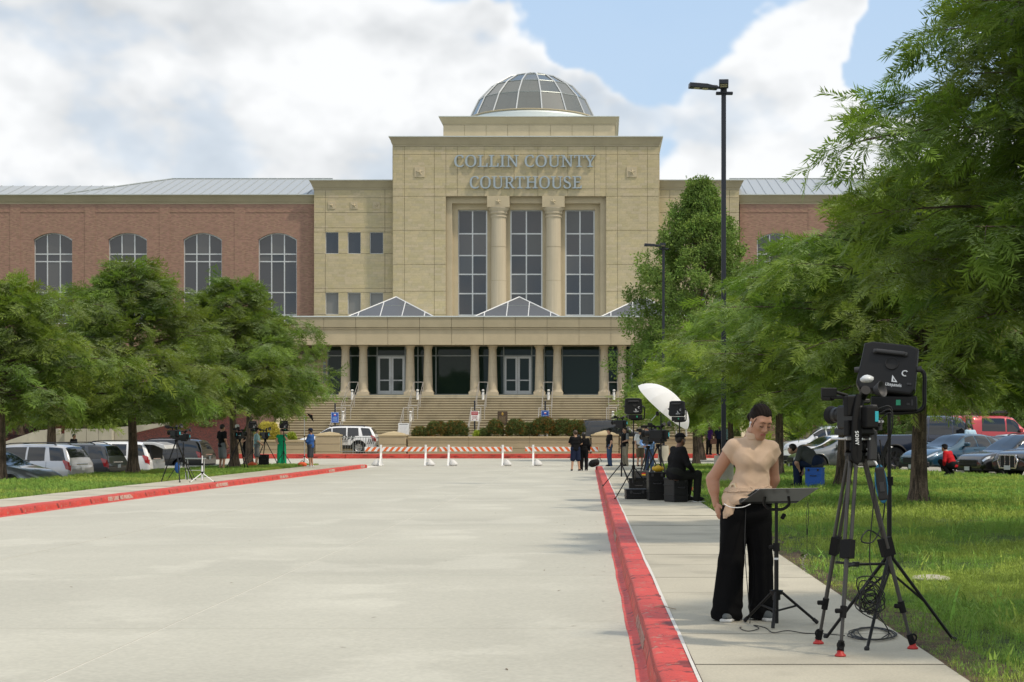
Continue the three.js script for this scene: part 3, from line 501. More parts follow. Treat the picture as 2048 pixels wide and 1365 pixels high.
  // seams, each a raised rib up the slope
  const n1 = 26; for (let i = 0; i <= n1; i++) { const X = lerp(ea.x, eb.x, i / n1), t = clamp((X - ea.x) / (ra.x - ea.x)), top = V(X, lerp(yE, yR, t), -lerp(Ze, ridgeZ, t)); if (t > 0.04) part(roof1, 'seam', sqbar(V(X, yE + 0.02, -Ze), top.clone().add(V(0, 0.02, 0)), 0.07, 0.06), M.roof); }
  const n2 = 16; for (let i = 0; i <= n2; i++) { const X = lerp(fe.x, fr1.x, i / n2); part(roof2, 'seam', sqbar(V(X, yE, -Ze - 0.6), V(X, y2 + 0.02, -140.5), 0.07, 0.06), M.roof); }
  part(roof1, 'ridge_flashing', sqbar(V(ra.x, yR + 0.02, -ridgeZ), V(rb.x, yR + 0.02, -ridgeZ), 0.12, 0.12), M.alumDark);
  part(roof1, 'hip_flashing', sqbar(ea.clone().add(V(0, 0.03, 0)), ra.clone().add(V(0, 0.03, 0)), 0.10, 0.10), M.alumDark);
}
// --- portico: entablature, twin columns, glass front, skylights
{
  const x = FA.x, y = FA.y, X0 = AX - 15.8, X1 = AX + 15.8, ySof = y(690), yBand = y(653), yTop = y(632.5), floorY = CO.y(791);
  const n = 14; const en = holder(courthouse, 'entablature');
  part(en, 'core', bx(X0 + 0.05, X1 - 0.05, ySof + 0.04, yTop - 0.12, -FA.Z - 0.1, -FA.Z - 17), M.precastCap);
  for (let i = 0; i < n; i++) { const a = lerp(X0, X1, i / n), b = lerp(X0, X1, (i + 1) / n); part(en, 'fascia_panel', bx(a + 0.012, b - 0.012, ySof, yBand - 0.26, -FA.Z, -FA.Z - 0.12), M.precast); part(en, 'frieze_panel', bx(a + 0.012, b - 0.012, yBand - 0.24, yBand - 0.10, -FA.Z + 0.05, -FA.Z - 0.12), M.precast); part(en, 'cornice_panel', bx(a + 0.012, b - 0.012, yBand - 0.08, yTop - 0.09, -FA.Z + 0.14, -FA.Z - 0.12), M.precastCap); }
  for (const X of [X0, X1]) { part(en, 'fascia_panel', bx(X - 0.04, X + 0.04, ySof, yBand - 0.26, -FA.Z - 0.13, -FA.Z - 17), M.precast); part(en, 'cornice_panel', bx(X - 0.14, X + 0.14, yBand - 0.24, yTop - 0.09, -FA.Z - 0.13, -FA.Z - 17), M.precastCap); }
  part(en, 'metal_coping', bx(X0 - 0.2, X1 + 0.2, yTop - 0.085, yTop, -FA.Z + 0.2, -FA.Z - 17), M.coping);
  part(courthouse, 'portico_floor', bx(X0, X1, floorY - 0.4, floorY - 0.002, -FA.Z - 0.22, -134), M.walk);
  // columns
  const cx0 = [690.6, 726, 819.8, 855.2, 949.4, 985.3].map(CO.x), cols = []; const per = (949.5 - 690.6) / 2 * CO.Z / F, sp = 35.6 * CO.Z / F;
  for (let k = -3; k <= 3; k++) for (const d of [-0.5, 0.5]) { const cx = AX + (k + 0.5) * per + d * sp; if (cx > X0 + 0.6 && cx < X1 - 0.6) cols.push(cx); }
  const H = ySof - floorY, seg = 40, prof = [[0.40, 0.24], [0.385, 0.30], [0.355, 0.36], [0.345, 0.42], [0.325, 1.3], [0.30, 2.3], [0.272, H - 0.32], [0.268, H - 0.26], [0.30, H - 0.24], [0.31, H - 0.18], [0.29, H - 0.15], [0.36, H - 0.08], [0.38, H]];
  const shaft = lathe(prof, seg); { const p = shaft.attributes.position; for (let i = 0; i < p.count; i++) { const yy = p.getY(i); if (yy > 0.4 && yy < H - 0.4) { const a = Math.atan2(p.getZ(i), p.getX(i)), q = 1 - 0.035 * (Math.round(a / (2 * Math.PI) * 40) % 2 ? 1 : 0); p.setX(i, p.getX(i) * q); p.setZ(i, p.getZ(i) * q); } } shaft.computeVertexNormals(); }
  const plinth = rbx(0.84, 0.24, 0.84, 0.02, 0, 0.12, 0), ringG = turned(new THREE.TorusGeometry(0.318, 0.007, 4, 32), Math.PI / 2, 0, 0, 0, 1.3, 0), ringG2 = turned(new THREE.TorusGeometry(0.293, 0.007, 4, 32), Math.PI / 2, 0, 0, 0, 2.3, 0);
  for (const cx of cols) { const c = holder(courthouse, 'column'); c.position.set(cx, floorY, -CO.Z); part(c, 'plinth', plinth, M.column); part(c, 'shaft', shaft, M.column); part(c, 'drum_joint', ringG, M.stoneJoint); part(c, 'drum_joint', ringG2, M.stoneJoint); }
  // glass front between the portico and the lobby
  const Zg = GL.Z, gx = GL.x, gy = GL.y, top = gy(687), tr = gy(712), fl = floorY + 0.1, gw = holder(courthouse, 'glass_front');
  const X0g = gx(655), X1g = mir(X0g), doors = [0, -9.22, 9.22].map((d) => AX + d), dw = 1.02;
  const mull = new Set(); const ms = []; for (let k = -4; k <= 4; k++) { const c = AX + k * 4.61; if (k % 2 === 0) ms.push(c - dw, c + dw, c - 1.95, c + 1.95); else ms.push(c - 1.35, c + 1.35); } ms.push(X0g, X1g);
  const mm = ms.filter((v) => v >= X0g - 0.01 && v <= X1g + 0.01).sort((p, q) => p - q);
  for (let i = 0; i < mm.length - 1; i++) {
    const a = mm[i] + 0.04, b = mm[i + 1] - 0.04, isDoor = doors.some((d) => Math.abs((a + b) / 2 - d) < 0.3);
    part(gw, 'pane', bx(a, b, tr + 0.04, top - 0.04, -Zg - 0.03, -Zg - 0.05), M.glassGreen);
    if (!isDoor) part(gw, 'pane', bx(a, b, fl + 0.05, tr - 0.04, -Zg - 0.03, -Zg - 0.05), M.glassGreen);
  }
  for (const v of mm) part(gw, 'mullion', bx(v - 0.04, v + 0.04, fl, top, -Zg + 0.03, -Zg - 0.07), M.alumDark);
  for (const yy of [fl, tr, top]) part(gw, 'transom', bx(X0g, X1g, yy - 0.04, yy + 0.04, -Zg + 0.026, -Zg - 0.066), M.alumDark);
  for (const d of doors) for (const s of [-1, 1]) {
    const dr = holder(courthouse, 'entrance_door'), a = d + (s < 0 ? -dw + 0.05 : 0.01), b = d + (s < 0 ? -0.01 : dw - 0.05), z0 = -Zg + 0.01, z1 = -Zg - 0.05;
    part(dr, 'stile', bx(a, a + 0.15, fl, tr - 0.05, z0, z1), M.alum); part(dr, 'stile', bx(b - 0.15, b, fl, tr - 0.05, z0, z1), M.alum);
    for (const [q0, q1] of [[fl, fl + 0.28], [fl + 1.0, fl + 1.08], [tr - 0.2, tr - 0.05]]) part(dr, 'rail', bx(a + 0.15, b - 0.15, q0, q1, z0 - 0.003, z1 + 0.003), M.alum);
    part(dr, 'pane', bx(a + 0.15, b - 0.15, fl + 0.28, fl + 1.0, -Zg - 0.02, -Zg - 0.035), M.glassGreen); part(dr, 'pane', bx(a + 0.15, b - 0.15, fl + 1.08, tr - 0.2, -Zg - 0.02, -Zg - 0.035), M.glassGreen);
    const hx = s < 0 ? b - 0.07 : a + 0.07; part(dr, 'handle', merge([bar(V(hx, fl + 0.85, z0 + 0.06), V(hx, fl + 1.25, z0 + 0.06), 0.015), bar(V(hx, fl + 0.9, z0), V(hx, fl + 0.9, z0 + 0.06), 0.012), bar(V(hx, fl + 1.2, z0), V(hx, fl + 1.2, z0 + 0.06), 0.012)]), M.steel);
  }
  for (const s of [0, 1]) { // stone ends of the portico with a small side awning
    const a = s ? X1g : X0 + 0.3, b = s ? X1 - 0.3 : X0g; panelWall('portico_end_wall', [a, (a + b) / 2, b], [floorY, floorY + 1.5, floorY + 3, ySof], Zg - 0.1);
    const k = s ? mir : (v) => v, ax = k(gx(617)), aw = holder(courthouse, 'barrel_awning'), g = new THREE.CylinderGeometry(0.78, 0.78, 1.0, 20, 1, true, -Math.PI / 2, Math.PI); g.rotateX(Math.PI / 2); g.scale(1, 0.72, 1); g.translate(ax, gy(711), -Zg + 0.6); part(aw, 'canopy', g, M.alumDark);
    const e = extrude(Array.from({ length: 13 }, (_, i) => [0.78 * Math.cos(i / 12 * Math.PI), 0.56 * Math.sin(i / 12 * Math.PI)]), 0.02); e.translate(ax, gy(711), -Zg + 1.09); part(aw, 'end_panel', e, M.bronze);
    part(courthouse, 'side_window', bx(k(gx(649)) - 0.1, k(gx(649)) + 0.1, floorY + 0.9, floorY + 2.5, -Zg + 0.115, -Zg + 0.08), M.glass);
  }
  part(courthouse, 'lobby_wall', bx(X0, X1, floorY, ySof, -Zg - 0.6, -134), M.stoneJoint);
  // pyramid skylights on the portico roof
  for (const px of [792, 1038.6, 1286]) {
    const c = V((px - PX) * 122.7 / F, 0, -122.7), base = yTop - 0.02, ap = EYE + (PY - 594.5) * 122.7 / F, hb = 3.45 * (ap - base) / 1.86, k = holder(courthouse, 'skylight'), A = V(c.x, ap, c.z), q = [V(c.x - hb, base, c.z + hb), V(c.x + hb, base, c.z + hb), V(c.x + hb, base, c.z - hb), V(c.x - hb, base, c.z - hb)];
    for (let f = 0; f < 4; f++) {
      const a = q[f], b = q[(f + 1) % 4], cut = [0.18, 0.393, 0.607, 0.82], lr = (t) => a.clone().lerp(b, t), apx = A, rail = (t) => { const h = 1 - Math.abs(2 * t - 1); return a.clone().lerp(b, t).lerp(t < 0.5 ? a.clone().lerp(b, 0) : b, 0); };
      const hit = (t) => (t < 0.5 ? a.clone().lerp(A, 2 * t) : b.clone().lerp(A, 2 * (1 - t))); // where a bar running straight up the slope meets the hip
      const ts = [0, 0.15, 0.385, 0.5, 0.615, 0.85, 1], tri = (pts) => { const g = new THREE.BufferGeometry(); g.setAttribute('position', new THREE.Float32BufferAttribute(pts.flatMap((p) => [p.x, p.y, p.z]), 3)); const idx = []; for (let i = 1; i < pts.length - 1; i++) idx.push(0, i, i + 1); g.setIndex(idx); g.computeVertexNormals(); g.setAttribute('uv', new THREE.Float32BufferAttribute(new Float32Array(pts.length * 2), 2)); return g; };
      const bars = [0.15, 0.385, 0.615, 0.85]; let prev = 0;
      part(k, 'pane', tri([a, lr(0.15), hit(0.15)]), M.glassSky); part(k, 'pane', tri([lr(0.15), lr(0.385), hit(0.385), hit(0.15)]), M.glassSky); part(k, 'pane', tri([lr(0.385), lr(0.615), hit(0.615), A, hit(0.385)]), M.glassSky); part(k, 'pane', tri([lr(0.615), lr(0.85), hit(0.85), hit(0.615)]), M.glassSky); part(k, 'pane', tri([lr(0.85), b, hit(0.85)]), M.glassSky);
      for (const t of bars) part(k, 'glazing_bar', sqbar(lr(t), hit(t), 0.06, 0.06), M.skyBar);
      part(k, 'hip_bar', sqbar(a, A, 0.075, 0.075), M.skyBar);
      part(k, 'glazing_bar', sqbar(a.clone().lerp(A, 0.6), b.clone().lerp(A, 0.6), 0.04, 0.04), M.alumDark);
    }
  }
}
{ // no two panes are set quite alike: each stands a little out of plane and some have blinds drawn
  const r = rng(314), c = V(); courthouse.traverse((o) => { if (o.name !== 'pane' || o.geometry.type !== 'BoxGeometry') return; o.geometry.computeBoundingBox(); o.geometry.boundingBox.getCenter(c); o.geometry.translate(-c.x, -c.y, -c.z); o.position.copy(c); o.rotation.set((r() - 0.5) * 0.016, (r() - 0.5) * 0.016, 0); if (o.material === M.glass || o.material === M.glassB) { const q = r(); o.material = q < 0.5 ? M.glass : q < 0.8 ? M.glassB : q < 0.93 ? M.glassC : M.glassDim; } });
}
// --- the entrance stair: every step a mesh of its own
const stairTop = CO.y(791), stairRun = [];
{
  const st = thing('entrance_stair', 'wide tan concrete stair with pale nosings leading up to the portico', 'stairs'), X0 = AX - 15.4, X1 = AX + 15.4, rise = 0.1735, tread = 0.32; let yy = stairTop, Z = FA.Z + 0.25, k = 0;
  while (yy > 0.34) {
    const t = k === 0 ? 0.02 : k === 11 ? 1.5 : tread, z1 = Z; Z -= t; stairRun.push([yy, Z]);
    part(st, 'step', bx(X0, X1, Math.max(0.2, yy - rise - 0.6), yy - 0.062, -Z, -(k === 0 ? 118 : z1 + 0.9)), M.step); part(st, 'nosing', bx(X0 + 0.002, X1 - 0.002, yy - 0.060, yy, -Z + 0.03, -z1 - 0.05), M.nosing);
    yy -= rise; k++;
  }
  // sloping cheek walls
  for (const X of [X0 - 0.5, X1]) { const g = extrude([[0, 0.2], [0, stairTop + 0.2], [-1, stairTop + 0.2], [-(FA.Z - Z), 1.1], [-(FA.Z - Z) - 0.4, 0.2]].map(([u, v]) => [-u, v]), 0.5, 0.01); g.rotateY(-Math.PI / 2); g.translate(X + 0.5, 0, -FA.Z); part(st, 'cheek_wall', uvWorld(g), M.precast); }
}
// handrails and light bollards between the flights
const stepY = (Z) => { for (const [y, z] of stairRun) if (Z >= z) return y; return 0.28; };
{
  const make = (name, X, Za, Zb, label) => {
    const ya = stepY(Za + 0.1), yb = stepY(Zb), t = thing(name, label, 'handrail', 'handrails on the entrance stair'), w = 0.33, hr = 0.92;
    for (const s of [-1, 1]) { const A = V(X + s * w, ya + hr, -Za), B = V(X + s * w, yb + hr, -Zb); part(t, 'top_rail', bar(A, B, 0.024), M.rail); part(t, 'post', bar(V(A.x, ya, A.z), A, 0.022), M.rail); part(t, 'post', bar(V(B.x, yb, B.z), B, 0.022), M.rail); part(t, 'post', bar(V(A.x, (ya + yb) / 2 - 0.05, (A.z + B.z) / 2), A.clone().lerp(B, 0.5), 0.02), M.rail); part(t, 'lower_rail', bar(A.clone().add(V(0, -0.42, 0)), B.clone().add(V(0, -0.42, 0)), 0.018), M.rail); }
    part(t, 'end_bar', bar(V(X - w, yb + hr, -Zb), V(X + w, yb + hr, -Zb), 0.024), M.rail); part(t, 'end_bar', bar(V(X - w, ya + hr, -Za), V(X + w, ya + hr, -Za), 0.024), M.rail); return t;
  };
  const bol = (X, Z, label) => { const t = thing('light_bollard', label, 'bollard light', 'bollard lights on the entrance stair', V(X, stepY(Z), -Z)); part(t, 'post', cyl(0.09, 0.09, 0.52, 14), M.white); part(t, 'louvre', merge([0.54, 0.58, 0.62].map((h) => cyl(0.085, 0.085, 0.018, 14, 0, h))), M.alum); part(t, 'cap', lathe([[0, 0.72], [0.06, 0.71], [0.10, 0.66], [0.10, 0.64], [0, 0.64]], 14), M.white); };
  const zm = stairRun[11][1], ord = ['first', 'second', 'third', 'fourth', 'fifth', 'sixth'];
  const per = (949.5 - 690.6) / 2 * CO.Z / F;
  [-3, -2, -1, 0, 1, 2].forEach((k, i) => {
    const X = AX + (k + 0.5) * per; if (k === -3 && false) return;
    make('stair_handrail', X, zm + 1.6, FA.Z + 0.7, ord[i] + ' metal handrail pair from the left on the upper flight of steps');
    make('stair_handrail', X - 0.15, stairRun[stairRun.length - 1][1] - 0.1, zm + 0.3, ord[i] + ' metal handrail pair from the left on the lower flight of steps');
    bol(X + 0.05, FA.Z - 0.3, 'white bollard light atop the upper flight beside the ' + ord[i] + ' handrail pair from the left'); bol(X - 0.05, zm + 0.7, 'white bollard light on the stair landing beside the ' + ord[i] + ' handrail pair from the left');
  });
}
// ================================================================== WALLS, SIGNS, BARRICADES, LAMPS
const WL = plane(105.6);
{
  const wallRun = (label, pa, pb, pTop, Z = WL.Z) => { const P = plane(Z), t = thing('plaza_wall', label, 'wall', 'low walls round the plaza'), x0 = P.x(pa), x1 = P.x(pb), y1 = P.y(pTop), n = Math.max(1, Math.round((x1 - x0) / 4.2)), ys = [-0.1, lerp(0.28, y1, 0.30), lerp(0.28, y1, 0.62), y1 - 0.13];
    part(t, 'core', bx(x0 + 0.02, x1 - 0.02, -0.1, y1 - 0.14, -Z - 0.03, -Z - 0.42), M.stoneJoint);
    for (let i = 0; i < n; i++) { const a = lerp(x0, x1, i / n), b = lerp(x0, x1, (i + 1) / n); for (let j = 0; j < 3; j++) part(t, 'course_block', bx(a + 0.008, b - 0.008, ys[j] + 0.012, ys[j + 1] - 0.012, -Z, -Z - 0.46), M.wallTan); part(t, 'coping_stone', rbx(b - a - 0.016, 0.13, 0.58, 0.02, (a + b) / 2, y1 - 0.065, -Z - 0.23), M.wallCap); } };
  const pillar = (label, pa, pb, pBody, pPeak, Z = WL.Z - 0.3) => { const P = plane(Z), x0 = P.x(pa), x1 = P.x(pb), w = x1 - x0, c = (x0 + x1) / 2, yb = P.y(pBody), yp = P.y(pPeak), t = thing('wall_pillar', label, 'pillar', 'pillars of the plaza wall', V(c, 0, -Z - w / 2));
    for (let j = 0; j < 3; j++) part(t, 'course_block', rbx(w, (yb + 0.1) / 3 - 0.02, w, 0.02, 0, -0.1 + (j + 0.5) * (yb + 0.1) / 3, 0), M.wallTan);
    const k = yp - yb, f = w / 2; part(t, 'cap', toCreasedNormals(new THREE.LatheGeometry([[f * 1.30, 0], [f * 1.34, 0.04], [f * 1.34, 0.11], [f * 1.02, 0.15], [f * 0.98, 0.2], [0, k]].map((p) => new THREE.Vector2(p[0] * Math.SQRT2 * 0.78, p[1])), 4, Math.PI / 4).translate(0, yb, 0), 0.2), M.wallCap); };
  wallRun('low tan wall behind the people with tripods, left of the gate railing', 300, 629, 880.5);
  wallRun('long low tan wall below the clipped shrubs', 815, 1181, 873.5);
  wallRun('low tan wall behind the umbrella and standing group', 1239, 1560, 874);
  pillar('wall pillar with pyramid cap beside the man in the blue shirt', 630, 679, 873.5, 864);
  pillar('wall pillar with pyramid cap just right of the gate railing', 757, 811, 874, 862.5);
  pillar('wall pillar with pyramid cap at the right end of the shrubs', 1183, 1237, 873, 861);
  // gate railing
  const P = plane(WL.Z - 0.1), x0 = P.x(680), x1 = P.x(757), t = thing('gate_railing', 'grey metal picket gate railing between two wall pillars', 'railing', null, V(0, 0, -P.Z));
  for (const y of [0.42, 1.33]) part(t, 'rail', bar(V(x0, y, 0), V(x1, y, 0), 0.022), M.alumDark);
  for (let i = 0; i <= 15; i++) { const X = lerp(x0, x1, i / 15); part(t, 'picket', bar(V(X, 0.30, 0), V(X, 1.36, 0), i % 5 ? 0.011 : 0.028, undefined, 6), M.alumDark); }
}
// raised bed behind the long wall
structure('planter_soil', bx(WL.x(818), WL.x(1180), 0.2, 1.16, -WL.Z - 0.48, -WL.Z - 1.9), M.soil);
// grey concrete ramp walls across the left car park
{
  const P = plane(94), t = thing('ramp_wall', 'pale grey board-marked concrete ramp wall beyond the parked cars', 'wall');
  const xs = [104, 128, 150, 172, 196, 223].map(P.x); for (let i = 0; i < 5; i++) part(t, 'wall_panel', bx(xs[i] + 0.01, xs[i + 1] - 0.01, -0.7, P.y(i === 0 ? 868 : 858), -P.Z - (i === 0 ? 0.4 : 0), -P.Z - 0.6), M.walkOld);
  const g = extrude([[0, -0.7], [0, P.y(858)], [-1.2, P.y(862)], [-4.4, P.y(900)], [-4.4, -0.7]], 0.4, 0.01); g.translate(P.x(104) + 0.2, 0, -P.Z - 0.9); part(t, 'sloped_wing', uvWorld(g), M.walk);
  const h = extrude([[0, -0.7], [0, P.y(856)], [3.0, P.y(846)], [3.0, P.y(850)], [0.8, P.y(868)], [0.8, -0.7]], 0.4, 0.01); h.translate(P.x(223) + 0.02, 0, -P.Z - 0.9); part(t, 'sloped_wing', uvWorld(h), M.walkOld);
}
// signs in front of the stair
function printed(w, h, draw, res = 220) { const c = document.createElement('canvas'); c.width = Math.round(w * res); c.height = Math.round(h * res); const g = c.getContext('2d'); draw(g, c.width, c.height); const t = new THREE.CanvasTexture(c); t.colorSpace = THREE.SRGBColorSpace; const m = mat([1, 1, 1], 0.45, { map: t }); const q = new THREE.PlaneGeometry(w, h); return [q, m]; }
const SGN = plane(107.4);
function postSign(name, label, px0, px1, py0, py1, postTop, draw, back = M.white) {
  const x0 = SGN.x(px0), x1 = SGN.x(px1), y0 = SGN.y(py1), y1 = SGN.y(py0), cx = (x0 + x1) / 2, t = thing(name, label, 'sign', null, V(cx, 0.28, -SGN.Z));
  part(t, 'post', cyl(0.05, 0.05, SGN.y(postTop) - 0.28, 12), M.poleNavy); part(t, 'post_cap', turned(new THREE.SphereGeometry(0.06, 10, 8), 0, 0, 0, 0, SGN.y(postTop) - 0.28, 0), M.poleNavy);
  const p = part(t, 'panel', rbx(x1 - x0, y1 - y0, 0.02, 0.008, 0, (y0 + y1) / 2 - 0.28, 0.065), back); const [q, m] = printed(x1 - x0 - 0.01, y1 - y0 - 0.01, draw, 260); q.translate(0, (y0 + y1) / 2 - 0.28, 0.078); part(p, 'print', q, m);
}
const blueArt = (g, w, h) => { g.fillStyle = '#1d4fa6'; g.fillRect(0, 0, w, h); g.strokeStyle = '#dfe8f2'; g.lineWidth = w * 0.03; g.strokeRect(w * 0.05, h * 0.04, w * 0.9, h * 0.92); g.fillStyle = '#e8eef5'; g.fillRect(w * 0.38, h * 0.16, w * 0.26, h * 0.10); g.fillStyle = '#c8443a'; g.fillRect(w * 0.40, h * 0.24, w * 0.22, h * 0.09); g.fillStyle = '#a9c3e6'; for (const y of [0.46, 0.56, 0.66, 0.8]) g.fillRect(w * 0.2, h * y, w * 0.6, h * 0.035); };
postSign('post_sign', 'blue sign on a dark post above the white police vehicle', 662, 677.5, 825, 846, 808.5, blueArt, M.blueSign);
postSign('post_sign', 'blue sign on a dark post just above the shrubs', 1082, 1098.5, 821.5, 843, 804, blueArt, M.blueSign);
postSign('post_sign', 'red and white sign on a dark post in front of the stair', 941.5, 957, 822.5, 842.5, 803, (g, w, h) => { g.fillStyle = '#e8e4e2'; g.fillRect(0, 0, w, h); g.fillStyle = '#a3242f'; g.fillRect(w * 0.06, h * 0.05, w * 0.88, h * 0.36); g.fillStyle = '#d9a9aa'; for (const y of [0.12, 0.24]) g.fillRect(w * 0.15, h * y, w * 0.7, h * 0.05); g.fillStyle = '#8a2b33'; for (const y of [0.5, 0.58, 0.66, 0.74]) g.fillRect(w * 0.18, h * y, w * 0.64, h * 0.028); g.fillStyle = '#9a2630'; for (const s of [0, 1]) { g.beginPath(); g.moveTo(w * (s ? 0.9 : 0.1), h * 0.88); g.lineTo(w * (s ? 0.7 : 0.3), h * 0.83); g.lineTo(w * (s ? 0.7 : 0.3), h * 0.93); g.fill(); } });
{ // historical marker and white notice board
  const P = plane(107.0), x = P.x, y = P.y, t = thing('historical_marker', 'dark bronze historical marker plaque on a post above the shrubs', 'plaque', null, V(x(1005), 0.28, -P.Z));
  part(t, 'post', cyl(0.04, 0.04, y(848) - 0.28, 10), M.bronze); const w = x(1015) - x(995), h = y(823.5) - y(850.5), cy = (y(823.5) + y(850.5)) / 2 - 0.28, pl = part(t, 'plaque', rbx(w, h, 0.05, 0.015, 0, cy, 0.03), M.bronze);
  const [q, m] = printed(w - 0.05, h - 0.05, (g, W, H) => { g.fillStyle = '#4a3a28'; g.fillRect(0, 0, W, H); g.fillStyle = '#9c8458'; for (let i = 0; i < 9; i++) g.fillRect(W * 0.12, H * (0.38 + i * 0.062), W * (0.76 - 0.05 * (i % 3)), H * 0.018); }, 240); q.translate(0, cy, 0.0565); part(pl, 'raised_text', q, m); const em = lathe([[0, 0.02], [0.06, 0.018], [0.085, 0]], 20); em.rotateX(Math.PI / 2); em.scale(0.8, 1.25, 1); em.translate(0, cy + h * 0.31, 0.058); part(pl, 'emblem', em, M.gold);
  const b = thing('notice_board', 'white paper notice board standing behind the wall pillar', 'notice board', null, V(x(807), 0.28, -P.Z)), bw = x(818) - x(796.5), bh = y(847) - y(876), by = (y(847) + y(876)) / 2 - 0.28;
  const bp = part(b, 'board', rbx(bw, bh, 0.03, 0.008, 0, by, 0), M.white); const [bq, bm] = printed(bw - 0.04, bh - 0.04, (g, W, H) => { g.fillStyle = '#dfe2e6'; g.fillRect(0, 0, W, H); g.fillStyle = '#39404c'; g.fillRect(W * 0.08, H * 0.05, W * 0.84, H * 0.04); g.fillStyle = '#b9bcc6'; for (let i = 0; i < 8; i++) g.fillRect(W * 0.1, H * (0.18 + i * 0.09), W * (0.8 - 0.06 * (i % 4)), H * 0.025); }, 200); bq.translate(0, by, 0.0175); part(bp, 'print', bq, bm);
  for (const s of [-1, 1]) part(b, 'leg', bar(V(s * bw * 0.42, 0, 0), V(s * bw * 0.42, by, 0), 0.02), M.white);
}
// barricades: orange and white striped boards on white posts, with white sandbags
{
  const P = plane(79.8);
  const board = (px0, px1, posts, lean, label, order) => {
    const x0 = P.x(px0), x1 = P.x(px1), w = x1 - x0, cx = (x0 + x1) / 2, t = thing('traffic_barricade', label, 'barricade', 'striped barricades across the drive', V(cx, 0, -P.Z)), y0 = 0.70, y1 = 0.92, n = 12, pitch = w / n;
    part(t, 'board', rbx(w, y1 - y0, 0.045, 0.01, 0, (y0 + y1) / 2, 0.03), M.white);
    for (let i = -1; i <= n; i++) { // each stripe a slanting panel cut to the board
      const a = -w / 2 + i * pitch, hw = pitch * 0.5, sl = 0.17 * lean; let q = [[a, y0 + 0.004], [a + hw, y0 + 0.004], [a + hw + sl, y1 - 0.004], [a + sl, y1 - 0.004]].map(([u, v]) => [clamp(u, -w / 2 + 0.004, w / 2 - 0.004), v]);
      if (Math.max(...q.map((p) => p[0])) - Math.min(...q.map((p) => p[0])) < 0.06) continue; const g = extrude(q, 0.003); g.translate(0, 0, 0.053); part(t, 'stripe', g, M.orange);
    }
    for (const px of posts) { const X = P.x(px) - cx; part(t, 'post', rbx(0.10, 1.02, 0.06, 0.012, X, 0.51, 0.09), M.white); part(t, 'foot', rbx(0.10, 0.05, 1.1, 0.012, X, 0.03, 0), M.white); part(t, 'brace', sqbar(V(X, 0.05, 0.5), V(X, 0.62, 0.1), 0.06, 0.04), M.white); part(t, 'brace', sqbar(V(X, 0.05, -0.45), V(X, 0.62, 0.06), 0.06, 0.04), M.white); }
    for (const [k, px] of posts.entries()) {
      const X = P.x(px), s = px === 762 || px === 1066 ? -1 : 1, b = thing('sandbag', 'white plastic sandbag at the ' + (k ? 'right' : 'left') + ' post of the ' + order + ' barricade', 'sandbag', 'white sandbags on the barricade feet', V(X + s * 0.24, 0.0, -P.Z + 0.12));
      const g = new THREE.SphereGeometry(0.14, 14, 10), p = g.attributes.position; for (let i = 0; i < p.count; i++) { let x = p.getX(i), y = p.getY(i), z = p.getZ(i); const d = 1 + 0.22 * (fbm(x * 9 + X, y * 9, z * 9, 2) - 0.5); const top = Math.max(0, y) / 0.14; x = x * d * (1.5 - 0.6 * top) - s * 0.06 * top; z *= d * (1.2 - 0.5 * top); y *= d * (y > 0 ? 1.7 : 0.8); p.setXYZ(i, x, Math.max(y + 0.09, 0.005), z); } g.computeVertexNormals(); part(b, 'bag', g, M.sandWhite ??= mat([0.58, 0.58, 0.57], 0.6));
      part(b, 'tied_neck', turned(cyl(0.05, 0.03, 0.07, 8), 0, 0, s * 0.9, -s * 0.05, 0.27, 0.02), M.sandWhite);
    }
  };
  board(729, 874, [762, 851.5], 1, 'leftmost orange and white striped barricade, in front of the gate railing', 'leftmost');
  board(879, 1024.5, [897.5, 1005.5], -1, 'middle orange and white striped barricade across the drive', 'middle');
  board(1050, 1197, [1066.5, 1171], -1, 'rightmost orange and white striped barricade, behind the couple in black', 'rightmost');
}
// lamp posts with two flat lighting heads
function lampPost(label, px, Z, H, dia) {
  const X = (px - PX) * Z / F, t = thing('street_lamp', label, 'street lamp', 'dark lamp posts', V(X, 0.1, -Z));
  part(t, 'concrete_base', cyl(0.30, 0.28, 0.82, 20), M.walkOld); const pole = rbx(dia, H - 0.8, dia, 0.015, 0, 0.8 + (H - 0.8) / 2, 0); part(t, 'pole', pole, M.poleNavy); part(t, 'base_plate', rbx(0.34, 0.04, 0.34, 0.01, 0, 0.84, 0), M.poleNavy);
  const head = (turn, tilt, k = 1) => { const h = holder(t, 'lamp_head'); h.position.set(0, H + 0.02, 0); h.rotation.set(0, turn, tilt, 'YXZ'); h.scale.setScalar(k); const g = extrude([[-0.10, -0.02], [0.72, 0.01], [0.74, 0.05], [0.4, 0.10], [-0.10, 0.09]], 0.30, 0.012); g.translate(-0.92, 0, -0.15); part(h, 'housing', g, M.poleNavy); for (const d of [-0.80, -0.56]) part(h, 'lens', bx(d - 0.08, d + 0.08, -0.028, -0.006, -0.12, 0.12), M.lampLens); part(h, 'arm', merge([bar(V(-0.30, 0.05, 0), V(-0.05, 0.05, 0), 0.035), turned(rbx(0.14, 0.12, 0.16, 0.02), 0, 0, 0, -0.26, 0.05, 0)]), M.poleNavy); };
  head(0.12, -0.07); head(1.5, -0.05, 0.85); part(t, 'bracket', merge([rbx(0.5, 0.08, 0.16, 0.02, 0.02, H - 0.08, 0), rbx(dia + 0.05, 0.16, dia + 0.05, 0.02, 0, H - 0.02, 0)]), M.poleNavy);
  return t;
}
lampPost('tall dark lamp post rising from the lawn behind the woman', 1447.5, 48.5, 11.55, 0.135);
lampPost('more distant dark lamp post half hidden by a tree', 1327, 88, 11.4, 0.135);
